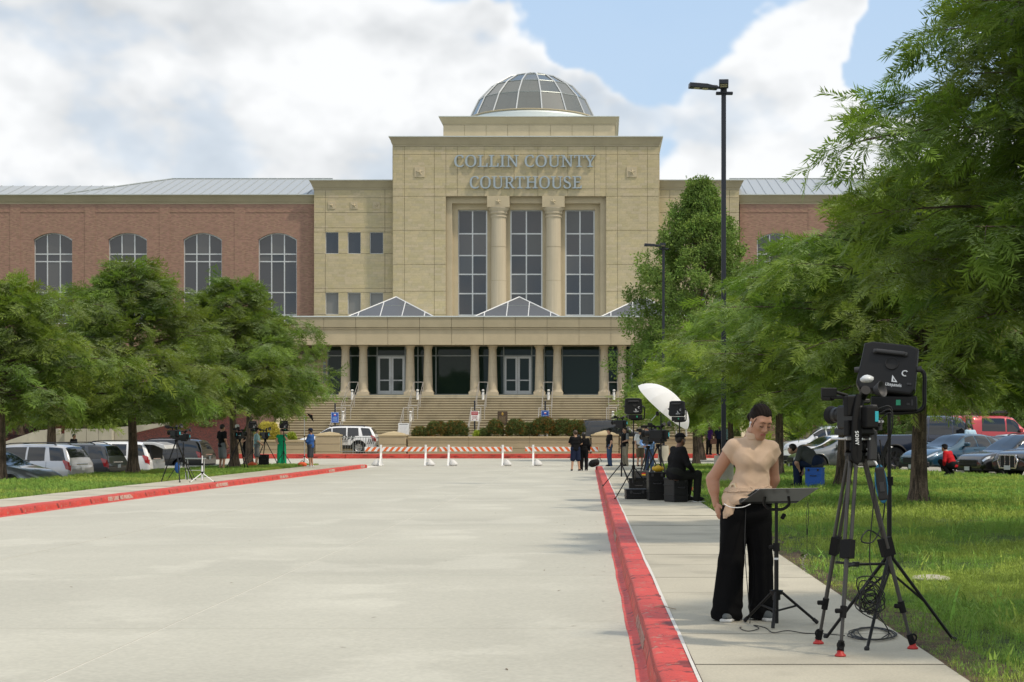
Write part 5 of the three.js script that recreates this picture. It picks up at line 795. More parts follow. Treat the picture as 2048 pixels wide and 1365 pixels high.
function carSurface(st) {   // smooth cross-section at any x; k runs from the middle of the floor (0) round the flank to the middle of the roof (9)
  const n = st.length, slope = Array.from({ length: 8 }, (_, c) => st.map((s, i) => { if (!c || !i || i === n - 1) return 0; const a = (s[c] - st[i - 1][c]) / (s[0] - st[i - 1][0]), b = (st[i + 1][c] - s[c]) / (st[i + 1][0] - s[0]); return a * b <= 0 ? 0 : 2 * a * b / (a + b); }));
  const val = (x, c) => { let i = 0; while (i < n - 2 && x > st[i + 1][0]) i++; const h = st[i + 1][0] - st[i][0], t = clamp((x - st[i][0]) / h), t2 = t * t, t3 = t2 * t; return (2 * t3 - 3 * t2 + 1) * st[i][c] + (t3 - 2 * t2 + t) * h * slope[c][i] + (3 * t2 - 2 * t3) * st[i + 1][c] + (t3 - t2) * h * slope[c][i + 1]; };
  const sec = (x) => { const [yb, ys, w, yt, wt, yr, wr] = [1, 2, 3, 4, 5, 6, 7].map((c) => val(x, c)), rise = Math.max(0, yr - yt); return [[0, yb], [w * 0.84, yb], [w * 0.96, yb + 0.07], [w, ys], [lerp(w, wt, 0.35), lerp(ys, yt, 0.62)], [wt, yt], [lerp(wt, wr, 0.45), yt + rise * 0.5], [wr, yt + rise * 0.88], [wr * 0.84, yt + rise * 0.975], [0, yr + 0.01]]; };
  const P = (x, k, s = 1) => { const q = sec(x), i = Math.min(8, Math.floor(k)), t = k - i; return V(x, lerp(q[i][1], q[i + 1][1], t), s * lerp(q[i][0], q[i + 1][0], t)); };
  return { P, x0: st[0][0], x1: st[n - 1][0] };
}
function carPatch(S, f, nu, nv, off, s = 1) { // a piece of the skin lifted a little: f(u, v) -> [x, k]
  const pos = [], idx = [], c = V(0, 0.9, 0); for (let i = 0; i <= nu; i++) for (let j = 0; j <= nv; j++) { const [x, k] = f(i / nu, j / nv), p = S.P(x, k, s), a = S.P(x + 0.02, k, s).sub(S.P(x - 0.02, k, s)), b = S.P(x, Math.min(9, k + 0.1), s).sub(S.P(x, Math.max(0, k - 0.1), s)), n = a.cross(b).normalize(); if (n.dot(p.clone().sub(c).multiply(V(0.6, 1, 1.4))) < 0) n.negate(); p.addScaledVector(n, off); pos.push(p.x, p.y, p.z); }
  for (let i = 0; i < nu; i++) for (let j = 0; j < nv; j++) { const p = i * (nv + 1) + j, q = p + nv + 1; s > 0 ? idx.push(p, p + 1, q, p + 1, q + 1, q) : idx.push(p, q, p + 1, p + 1, q, q + 1); } const g = new THREE.BufferGeometry(); g.setAttribute('position', new THREE.Float32BufferAttribute(pos, 3)); g.setIndex(idx); g.computeVertexNormals(); g.setAttribute('uv', new THREE.Float32BufferAttribute(new Float32Array(pos.length / 3 * 2), 2)); return g;
}
const evalr = new Evaluator(); evalr.attributes = ['position', 'normal']; evalr.useGroups = false;
const bodyCache = {};
function carBody(type) {
  if (bodyCache[type]) return bodyCache[type]; const d = CARS[type], S = carSurface(d.st), xs = []; for (let i = 0; i < d.st.length - 1; i++) for (let j = 0; j < 4; j++) xs.push(lerp(d.st[i][0], d.st[i + 1][0], j / 4)); xs.push(S.x1);
  const pos = [], idx = [], ks = []; for (let k = 0; k < 9; k++) { ks.push(k); if (k > 2 && k < 8) ks.push(k + 0.5); } ks.push(9); const ring = [...ks.map((k) => [k, 1]), ...ks.slice(1, -1).reverse().map((k) => [k, -1])], m = ring.length;
  for (const x of xs) for (const [k, s] of ring) { const p = S.P(x, k, s); pos.push(p.x, p.y, p.z); } for (let i = 0; i < xs.length - 1; i++) for (let j = 0; j < m; j++) { const a = i * m + j, b = i * m + (j + 1) % m; idx.push(a, b, a + m, b, b + m, a + m); }
  for (const [i, f] of [[0, 0], [xs.length - 1, 1]]) { const c = pos.length / 3; let cy = 0; for (let j = 0; j < m; j++) cy += pos[(i * m + j) * 3 + 1] / m; pos.push(xs[i], cy, 0); for (let j = 0; j < m; j++) { const a = i * m + j, b = i * m + (j + 1) % m; f ? idx.push(a, b, c) : idx.push(b, a, c); } }
  const g = new THREE.BufferGeometry(); g.setAttribute('position', new THREE.Float32BufferAttribute(pos, 3)); g.setIndex(idx); let body = new Brush(toCreasedNormals(g, 0.75)); body.updateMatrixWorld();
  for (const wx of d.wheels) for (const s of [-1, 1]) { const c = new THREE.CylinderGeometry(d.wr + 0.07, d.wr + 0.07, 0.6, 24); c.rotateX(Math.PI / 2); c.translate(wx, d.wr, s * 0.98); c.deleteAttribute('uv'); const b = new Brush(c); b.updateMatrixWorld(); body = evalr.evaluate(body, b, SUBTRACTION); body.updateMatrixWorld(); }
  return (bodyCache[type] = { S, g: body.geometry, d });
}
const wheelCache = {};
function wheelGeo(r) { return wheelCache[r] ??= { tyre: turned(lathe([[r * 0.62, -0.12], [r * 0.9, -0.125], [r * 0.985, -0.10], [r, -0.05], [r, 0.05], [r * 0.985, 0.10], [r * 0.9, 0.125], [r * 0.62, 0.12]], 28), Math.PI / 2), rim: (() => { const l = [turned(lathe([[r * 0.62, -0.09], [r * 0.66, 0.11], [r * 0.60, 0.115], [r * 0.56, 0.03], [0.0, 0.02]], 24), Math.PI / 2)]; for (let i = 0; i < 5; i++) { const a = i / 5 * 2 * Math.PI; l.push(sqbar(V(Math.cos(a) * 0.05, Math.sin(a) * 0.05, 0.085), V(Math.cos(a) * r * 0.62, Math.sin(a) * r * 0.62, 0.10), 0.075, 0.04)); } l.push(turned(cyl(0.06, 0.05, 0.03, 12), Math.PI / 2, 0, 0, 0, 0, 0.085)); return merge(l); })() }; }
function car(type, name, label, category, group, colour, place, o = {}) {
  const { S, g, d } = carBody(type), t = thing(name, label, category, group), body = M_[colour] ?? colour;
  part(t, 'body', g, body);
  for (const s of [-1, 1]) {
    for (const [a, b, a2, b2] of d.win) part(t, 'side_window', carPatch(S, (u, v) => [lerp(lerp(a, a2, v), lerp(b, b2, v), u), 5.1 + 1.78 * v], 6, 5, 0.006, s), M.carGlass);
    for (const x of d.seams) part(t, 'door_seam', carPatch(S, (u, v) => [x + (u - 0.5) * 0.012, 2.6 + 2.4 * v], 1, 8, 0.003, s), M.trim);
    part(t, 'tail_light', carPatch(S, (u, v) => [lerp(d.tail[0], d.tail[1] - 0.16 * (1 - v), u), lerp(d.tail[2], d.tail[3], v)], 5, 5, 0.012, s), M.tail); part(t, 'headlight', carPatch(S, (u, v) => [lerp(d.head[0] + 0.10 * (1 - v), d.head[1], u), lerp(d.head[2], d.head[3], v)], 6, 4, 0.010, s), M.lampGlass);
    part(t, 'sill_trim', carPatch(S, (u, v) => [lerp(d.wheels[1] + d.wr + 0.1, d.wheels[0] - d.wr - 0.1, u), 1.2 + 1.25 * v], 8, 3, 0.012, s), d.cladding || type === 'suv' ? M.trim : body);
    for (const wx of d.wheels) { // dark lip round each wheel opening
      const n = 14, a = []; for (let i = 0; i <= n; i++) { const q = -0.15 + (Math.PI + 0.3) * i / n, R = d.wr + 0.085, x = wx + Math.cos(q) * R, y = d.wr + Math.sin(q) * R; let k = 3; for (let it = 0; it < 24; it++) { const pp = S.P(x, k, 1); k = clamp(k + (y - pp.y) * 2.2, 1, 4.9); } const z = S.P(x, k, 1).z; a.push(V(x, y, s * (z + 0.006))); } part(t, 'arch_lip', wire(a, 0.028, 6, 20), d.cladding || type === 'suv' ? M.trim : body);
      const w = holder(t, 'wheel'), W = wheelGeo(d.wr); w.position.set(wx, d.wr, s * 0.83); w.rotation.y = s > 0 ? 0 : Math.PI; part(w, 'tyre', W.tyre, M.tyre); part(w, 'rim', W.rim, o.rim ?? M.rim);
    }
    const mx = d.win[0][1] - 0.02, mp = S.P(mx, 5.15, s); part(t, 'mirror', merge([turned(rbx(0.16, 0.15, 0.22, 0.05), 0, 0, 0, mx, mp.y + 0.10, mp.z + s * 0.14), turned(rbx(0.08, 0.04, 0.12, 0.015), 0, 0, 0, mx, mp.y + 0.04, mp.z + s * 0.03)]), o.mirror ?? body);
    for (const [a] of d.win.slice(0, 2)) { const p = S.P(a + 0.10, 4.35, s); part(t, 'door_handle', rbx(0.22, 0.035, 0.04, 0.015, p.x, p.y, p.z + s * 0.012), o.handle ?? body); }
    if (d.rails) part(t, 'roof_rail', wire([V(-1.75, S.P(-1.75, 8, s).y + 0.0, s * 0.62), V(-1.6, S.P(-1.6, 8, s).y + 0.055, s * 0.62), V(-.5, S.P(-.5, 8, s).y + 0.065, s * 0.63), V(.25, S.P(.25, 8, s).y + 0.045, s * 0.62), V(.4, S.P(.4, 8, s).y, s * 0.62)], 0.022), o.rail ?? M.trim);
  }
  const top = (a, b, ka) => merge([1, -1].map((s) => carPatch(S, (u, v) => [lerp(a, b, u), ka + (9 - ka) * v], 6, 6, 0.007, s)));
  part(t, 'windscreen', top(d.shield[0], d.shield[1], 7.25), M.carGlass); part(t, 'rear_window', top(d.back[0], d.back[1], 7.2), M.carGlass);
  const xf = S.x1, hf = type === 'sedan' ? 0.50 : type === 'suv' ? 0.66 : 0.85, wf = type === 'sedan' ? 0.95 : 1.05;
  const gr = part(t, 'grille', rbx(0.06, o.bigGrille ? 0.42 : type === 'sedan' ? 0.20 : 0.26, o.bigGrille ? 0.95 : wf, 0.03, xf - 0.005, hf, 0), M.trim); for (let i = 0; i < 4; i++) part(gr, 'grille_bar', o.bigGrille ? rbx(0.02, 0.40, 0.022, 0.005, xf + 0.03, hf, -0.36 + i * 0.24) : rbx(0.02, 0.016, wf * 0.92, 0.005, xf + 0.03, hf - 0.09 + i * 0.06, 0), o.bigGrille ? M.chrome : M.charcoal);
  if (o.bigGrille) part(t, 'grille_surround', extrude([[-0.40, -0.25], [0.40, -0.25], [0.50, 0.0], [0.40, 0.23], [-0.40, 0.23], [-0.50, 0]], 0.03, 0.01, [[[-0.37, -0.22], [-0.46, 0], [-0.37, 0.20], [0.37, 0.20], [0.46, 0], [0.37, -0.22]]]).rotateY(Math.PI / 2).translate(xf + 0.0, hf, 0), M.chrome);
  part(t, 'bumper', rbx(0.12, 0.20, 1.5, 0.05, xf - 0.07, d.st[d.st.length - 1][1] - 0.02, 0), M.trim); part(t, 'bumper', rbx(0.12, 0.20, 1.66, 0.05, S.x0 + 0.05, d.st[0][1] + 0.02, 0), type === 'sedan' ? body : M.trim);
  part(t, 'number_plate', rbx(0.012, 0.15, 0.30, 0.004, xf + 0.05, hf - 0.22, 0), M.plate); part(t, 'number_plate', rbx(0.012, 0.15, 0.30, 0.004, S.x0 - 0.012, type === 'suv' ? 0.83 : 0.78, 0), M.plate);
  if (type === 'suv') part(t, 'tailgate_bar', rbx(0.03, 0.05, 0.9, 0.01, -2.49, 1.0, 0), M.chrome);
  t.rotation.y = place.turn; if (place.scale) t.scale.set(...place.scale); const off = V(...(place.local ?? [0, 0, 0])).multiply(t.scale).applyAxisAngle(V(0, 1, 0), place.turn); t.position.set(place.X - off.x, place.y, -place.Z - off.z); return t;
}
const M_ = { silver: paint([0.52, 0.53, 0.55], 0.5), white: paint([0.74, 0.75, 0.76], 0), grey: paint([0.05, 0.055, 0.06], 0.5), black: paint([0.008, 0.008, 0.009], 0.2), navy: paint([0.010, 0.018, 0.042], 0.3), blue: paint([0.006, 0.052, 0.095], 0.3), red: paint([0.42, 0.025, 0.035], 0.15), steel: paint([0.22, 0.235, 0.25], 0.5), pale: paint([0.60, 0.62, 0.65], 0.4) };
const px2x = (px, Z) => (px - PX) * Z / F, LOTL = -0.62, LOTR = 0.05, rl = [-2.45, 0, -0.95];
car('sedan', 'parked_car', 'grey car at the left edge with its nose and headlight towards the drive', 'car', 'cars parked on the left', 'steel', { X: px2x(94, 54.5), Z: 54.5, y: LOTL + 0.05, turn: -0.30, local: [2.4, 0, 0.2], scale: [1, 1.1, 1] });
car('suv', 'parked_suv', 'silver white off-roader parked beside the grey car, its rear to the drive', 'car', 'cars parked on the left', 'silver', { X: px2x(138, 63), Z: 63, y: LOTL, turn: Math.PI - 0.16, local: rl });
car('suv', 'parked_suv', 'dark grey off-roader between the silver one and a cypress trunk', 'car', 'cars parked on the left', 'grey', { X: px2x(214, 68), Z: 68, y: LOTL, turn: Math.PI - 0.14, local: rl });
car('suv', 'parked_suv', 'black off-roader at the right end of the left parked row', 'car', 'cars parked on the left', 'black', { X: px2x(402, 81), Z: 81, y: LOTL + 0.15, turn: Math.PI - 0.12, local: rl });
{ // white car with its tailgate up
  const t = car('suv', 'parked_suv', 'white off-roader with its tailgate raised and dark load bay', 'car', 'cars parked on the left', 'white', { X: px2x(296, 74), Z: 74, y: LOTL + 0.05, turn: Math.PI - 0.10, local: rl });
  const lid = holder(t, 'raised_tailgate'); lid.position.set(-2.16, 1.70, 0); lid.rotation.z = 0.12; const gp = extrude([[0, 0.04], [-0.45, 0.09], [-0.95, 0.02], [-1.02, -0.10], [-0.96, -0.13], [-0.5, 0.0], [0, -0.03]], 1.56, 0.02); gp.translate(0, 0, -0.78); part(lid, 'panel', gp, M_.white); part(lid, 'glass', bx(-0.52, -0.10, -0.045, -0.03, -0.62, 0.62), M.carGlass); for (const s of [-1, 1]) part(lid, 'gas_strut', bar(V(-0.35, -0.02, s * 0.72), V(-0.02, -0.50, s * 0.74), 0.012), M.charcoal);
  part(t, 'load_bay', rbx(0.10, 1.02, 1.46, 0.06, -2.45, 1.12, 0), M.cabin); part(t, 'load_bay', rbx(0.3, 0.5, 1.34, 0.06, -2.29, 1.42, 0), M.cabin);
}
{ // police vehicle by the steps
  const t = car('suv', 'police_suv', 'white police off-roader with black lettering behind the gate railing', 'police car', null, 'white', { X: px2x(677, 107.3), Z: 107.3, y: 0.28, turn: Math.PI, scale: [1.02, 1.0, 1] }, { rim: M.rim, rail: M.trim, mirror: M.trim });
  const g = lettering('SHERIFF', fontSans, 0.27, 0.006, 1.75, 3); { const p = g.attributes.position; for (let i = 0; i < p.count; i++) p.setX(i, p.getX(i) + 0.22 * p.getY(i)); } g.rotateY(Math.PI); g.translate(0.62, 0.86, -1.004); part(t, 'lettering', g, M.blackMatte);
  const g2 = lettering('COLLIN COUNTY', fontSans, 0.07, 0.006, 0.95, 2); g2.rotateY(Math.PI); g2.translate(0.2, 0.74, -1.008); part(t, 'lettering', g2, M.charcoal);
  for (let i = 0; i < 4; i++) { const q = extrude([[0, 0], [0.06, 0], [0.16, 0.34], [0.10, 0.34]], 0.006); q.rotateY(Math.PI); q.translate(-1.95 - i * 0.12, 0.62, -0.99); part(t, 'stripe', q, M.charcoal); }
  part(t, 'roof_beacon', rbx(0.2, 0.05, 0.35, 0.02, 0.55, 1.79, 0), M.black); part(t, 'roof_antenna', rbx(0.12, 0.05, 0.06, 0.02, -1.5, 1.82, 0), M.black);
  car('suv', 'police_suv', 'dark vehicle showing its roof behind the wall pillar right of the shrubs', 'police car', null, 'black', { X: px2x(1225, 107.6), Z: 107.6, y: 0.42, turn: 0.05, scale: [1.05, 1.13, 1] });
}
const ta = -2.664;
car('suv', 'parked_suv', 'black crossover with tall chrome-barred grille at the right edge', 'car', 'cars parked on the right', 'black', { X: px2x(2018, 55), Z: 55, y: LOTR - 0.04, turn: ta, local: [2.5, 0, 0], scale: [0.95, 0.95, 1.0] }, { bigGrille: true, rim: M.rimDark });
car('suv', 'parked_suv', 'black low-nosed car behind the person in red', 'car', 'cars parked on the right', 'black', { X: px2x(1938, 57.6), Z: 57.6, y: LOTR - 0.1, turn: ta - 0.08, local: [2.5, 0, 0], scale: [1, 0.90, 0.97] });
car('sedan', 'parked_car', 'metallic blue saloon beside the bare cypress trunk', 'car', 'cars parked on the right', 'blue', { X: px2x(1828, 61), Z: 61, y: LOTR, turn: ta + 0.12, local: [2.4, 0, 0], scale: [1.02, 1.05, 1.03] });
{
  const t = car('pickup', 'parked_pickup', 'dark blue pickup with its front door open behind the big tripod', 'pickup truck', 'cars parked on the right', 'navy', { X: px2x(1722, 66), Z: 66, y: LOTR + 0.06, turn: 0.0, local: [-2.95, 0, 0], scale: [1.0, 1.1, 1.0] }, { rim: M.rimDark });
  const dr = holder(t, 'open_door'); dr.position.set(1.36, 0, 1.0); dr.rotation.y = 0.95; const q = extrude([[0, 0.55], [-0.98, 0.55], [-0.98, 1.22], [0, 1.22]], 0.07, 0.02); part(dr, 'door_skin', q, M_.navy); const f = extrude([[0, 1.22], [-0.98, 1.22], [-0.80, 1.85], [-0.45, 1.85]], 0.04, 0.01, [[[-0.10, 1.27], [-0.48, 1.80], [-0.75, 1.80], [-0.9, 1.27]]]); part(dr, 'window_frame', f, M.trim); const w = extrude([[-0.10, 1.27], [-0.48, 1.80], [-0.75, 1.80], [-0.9, 1.27]], 0.01); w.translate(0, 0, 0.02); part(dr, 'window', w, M.carGlass);
}
car('capped', 'parked_pickup', 'red pickup with a red canopy over its bed, behind the dark blue one', 'pickup truck', 'cars parked on the right', 'red', { X: px2x(1856, 77), Z: 77, y: 0.28, turn: 0.03, local: [-2.9, 0, 0], scale: [1, 1.08, 1] });
part(scene.children[scene.children.length - 1], 'roof_rack', merge([...[-0.5, 0, 0.5].map((z) => bar(V(-0.6, 2.08, z), V(0.9, 2.08, z), 0.02)), ...[-0.6, 0.1, 0.9].map((x) => bar(V(x, 2.08, -0.6), V(x, 2.08, 0.6), 0.025)), rbx(1.3, 0.09, 0.9, 0.03, 0.1, 2.13, 0)]), M.trim);
car('suv', 'parked_suv', 'silver estate car roof above the man on the blue crate', 'car', 'cars parked on the right', 'pale', { X: px2x(1655, 84), Z: 84, y: 0.12, turn: Math.PI + 0.15, scale: [1, 1.03, 1] });
car('sedan', 'parked_car', 'white saloon right behind the man on the blue crate', 'car', 'cars parked on the right', 'white', { X: px2x(1668, 73), Z: 73, y: -0.02, turn: Math.PI + 0.35, scale: [1, 1.05, 1] });
car('sedan', 'parked_car', 'grey car facing the lawn between the woman and the man on the crate', 'car', 'cars parked on the right', 'steel', { X: px2x(1584, 69), Z: 69, y: -0.06, turn: ta - 0.35, local: [2.4, 0, 0], scale: [1, 1.05, 1] });
car('sedan', 'parked_car', 'white car half hidden behind the blue saloon', 'car', 'cars parked on the right', 'white', { X: px2x(2020, 72), Z: 72, y: 0.02, turn: ta + 0.2, scale: [1, 1.05, 1] });
// ================================================================== PEOPLE
// bodies are implicit surfaces: tapered capsules joined with a smooth minimum, meshed on a grid
const smin = (a, b, k) => { const h = Math.max(k - Math.abs(a - b), 0) / k; return Math.min(a, b) - h * h * k * 0.25; };
function capsules(list, k) { // list of [a, b, ra, rb]
  const c = list.map(([a, b, ra, rb]) => { const d = b.clone().sub(a); return [a.x, a.y, a.z, d.x, d.y, d.z, Math.max(1e-9, d.lengthSq()), ra, rb ?? ra]; });
  return (x, y, z) => { let m = 1e3; for (let i = 0; i < c.length; i++) { const q = c[i], px = x - q[0], py = y - q[1], pz = z - q[2]; let t = (px * q[3] + py * q[4] + pz * q[5]) / q[6]; t = t < 0 ? 0 : t > 1 ? 1 : t; const ex = px - q[3] * t, ey = py - q[4] * t, ez = pz - q[5] * t, d = Math.sqrt(ex * ex + ey * ey + ez * ez) - (q[7] + (q[8] - q[7]) * t); m = i ? smin(m, d, k) : d; } return m; };
}
const ellipsoid = (c, r) => (x, y, z) => { const a = (x - c.x) / r.x, b = (y - c.y) / r.y, d = (z - c.z) / r.z, k0 = Math.sqrt(a * a + b * b + d * d), k1 = Math.sqrt((a / r.x) ** 2 + (b / r.y) ** 2 + (d / r.z) ** 2); return k1 < 1e-6 ? -Math.min(r.x, r.y, r.z) : k0 * (k0 - 1) / k1; };
function meshSDF(f, lo, hi, c) { // surface nets
  const nx = Math.ceil((hi.x - lo.x) / c) + 1, ny = Math.ceil((hi.y - lo.y) / c) + 1, nz = Math.ceil((hi.z - lo.z) / c) + 1, v = new Float32Array(nx * ny * nz), I = (i, j, k) => (k * ny + j) * nx + i;
  for (let k = 0; k < nz; k++) for (let j = 0; j < ny; j++) for (let i = 0; i < nx; i++) v[I(i, j, k)] = f(lo.x + i * c, lo.y + j * c, lo.z + k * c);
  const id = new Int32Array(nx * ny * nz).fill(-1), pos = [], nor = [], idx = [], E = [[0, 1], [2, 3], [4, 5], [6, 7], [0, 2], [1, 3], [4, 6], [5, 7], [0, 4], [1, 5], [2, 6], [3, 7]];
  for (let k = 0; k < nz - 1; k++) for (let j = 0; j < ny - 1; j++) for (let i = 0; i < nx - 1; i++) {
    const s = []; let neg = 0; for (let q = 0; q < 8; q++) { s.push(v[I(i + (q & 1), j + ((q >> 1) & 1), k + (q >> 2))]); if (s[q] < 0) neg++; } if (!neg || neg === 8) continue; let x = 0, y = 0, z = 0, n = 0;
    for (const [a, b] of E) if ((s[a] < 0) !== (s[b] < 0)) { const t = s[a] / (s[a] - s[b]); x += lerp(a & 1, b & 1, t); y += lerp((a >> 1) & 1, (b >> 1) & 1, t); z += lerp(a >> 2, b >> 2, t); n++; }
    const X = lo.x + (i + x / n) * c, Y = lo.y + (j + y / n) * c, Z = lo.z + (k + z / n) * c, e = c * 0.5; let gx = f(X + e, Y, Z) - f(X - e, Y, Z), gy = f(X, Y + e, Z) - f(X, Y - e, Z), gz = f(X, Y, Z + e) - f(X, Y, Z - e); const l = Math.hypot(gx, gy, gz) || 1; id[I(i, j, k)] = pos.length / 3; pos.push(X, Y, Z); nor.push(gx / l, gy / l, gz / l);
  }
  const quad = (a, b, c2, d, flip) => { if (a < 0 || b < 0 || c2 < 0 || d < 0) return; flip ? idx.push(a, c2, b, a, d, c2) : idx.push(a, b, c2, a, c2, d); };
  for (let k = 1; k < nz - 1; k++) for (let j = 1; j < ny - 1; j++) for (let i = 1; i < nx - 1; i++) { const o = v[I(i, j, k)] < 0;
    if (o !== v[I(i + 1, j, k)] < 0) quad(id[I(i, j - 1, k - 1)], id[I(i, j, k - 1)], id[I(i, j, k)], id[I(i, j - 1, k)], !o);
    if (o !== v[I(i, j + 1, k)] < 0) quad(id[I(i - 1, j, k - 1)], id[I(i - 1, j, k)], id[I(i, j, k)], id[I(i, j, k - 1)], !o);
    if (o !== v[I(i, j, k + 1)] < 0) quad(id[I(i - 1, j - 1, k)], id[I(i, j - 1, k)], id[I(i, j, k)], id[I(i - 1, j, k)], !o); }
  const g = new THREE.BufferGeometry(); g.setAttribute('position', new THREE.Float32BufferAttribute(pos, 3)); g.setAttribute('normal', new THREE.Float32BufferAttribute(nor, 3)); g.setIndex(idx); const uv = new Float32Array(pos.length / 3 * 2); for (let i = 0; i < uv.length / 2; i++) { uv[2 * i] = pos[3 * i] + pos[3 * i + 2] * 0.7; uv[2 * i + 1] = pos[3 * i + 1]; } g.setAttribute('uv', new THREE.BufferAttribute(uv, 2)); return g;
}
const bounds = (list, pad) => { const lo = V(9, 9, 9), hi = V(-9, -9, -9); for (const [a, b, ra, rb] of list) { const r = Math.max(ra, rb ?? ra) + pad; for (const p of [a, b]) { lo.min(p.clone().subScalar(r)); hi.max(p.clone().addScalar(r)); } } return [lo, hi]; };
const cloth = (c, o = {}) => mat(c, 0.95, { specularIntensity: 0.3, bumpMap: T.fluff, bumpScale: 0.004, ...o });
const SKIN = [mat([0.52, 0.30, 0.20], 0.5), mat([0.40, 0.21, 0.13], 0.5), mat([0.16, 0.075, 0.045], 0.5)], HAIR = { dark: mat([0.014, 0.010, 0.008], 0.5), brown: mat([0.05, 0.028, 0.015], 0.55) };
M.eye = mat([0.02, 0.015, 0.012], 0.2); M.sole = mat([0.55, 0.55, 0.53], 0.7);
// a hand: palm and five separate fingers, from the wrist towards `dir`, palm facing `palm`
function handGeo(w, dir, palm, side, s = 1, curl = 0.5) {
  const d = dir.clone().normalize(), n = palm.clone().addScaledVector(d, -palm.dot(d)).normalize(), a = d.clone().cross(n).multiplyScalar(side), g = [], at2 = (u, v, q) => w.clone().addScaledVector(d, u * s).addScaledVector(a, v * s).addScaledVector(n, q * s);
  const pl = new THREE.SphereGeometry(1, 10, 8); const m = new THREE.Matrix4().makeBasis(a.clone().multiplyScalar(0.042 * s), d.clone().multiplyScalar(0.056 * s), n.clone().multiplyScalar(0.019 * s)); pl.applyMatrix4(m); const c = at2(0.045, 0, 0.002); pl.translate(c.x, c.y, c.z); g.push(pl);
  [[0.030, 0.068], [0.010, 0.076], [-0.011, 0.070], [-0.030, 0.055]].forEach(([v, L]) => { const k = at2(0.082, v, 0), j = at2(0.082 + L * 0.5 * Math.cos(curl * 0.6), v * 1.1, L * 0.5 * Math.sin(curl * 0.6)), e = at2(0.082 + L * 0.5 * Math.cos(curl * 0.6) + L * 0.5 * Math.cos(curl * 1.8), v * 1.1, L * 0.5 * (Math.sin(curl * 0.6) + Math.sin(curl * 1.8))); g.push(bar(k, j, 0.0095 * s, 0.0085 * s, 7), bar(j, e, 0.0085 * s, 0.0065 * s, 7), turned(new THREE.SphereGeometry(0.0086 * s, 6, 5), 0, 0, 0, j.x, j.y, j.z), turned(new THREE.SphereGeometry(0.0066 * s, 6, 5), 0, 0, 0, e.x, e.y, e.z)); });
  const t0 = at2(0.022, 0.034, 0.004), t1 = at2(0.058, 0.058, 0.016), t2 = at2(0.086, 0.060, 0.026); g.push(bar(t0, t1, 0.013 * s, 0.0105 * s, 7), bar(t1, t2, 0.0105 * s, 0.0075 * s, 7), turned(new THREE.SphereGeometry(0.0105 * s, 6, 5), 0, 0, 0, t1.x, t1.y, t1.z)); return merge(g);
}
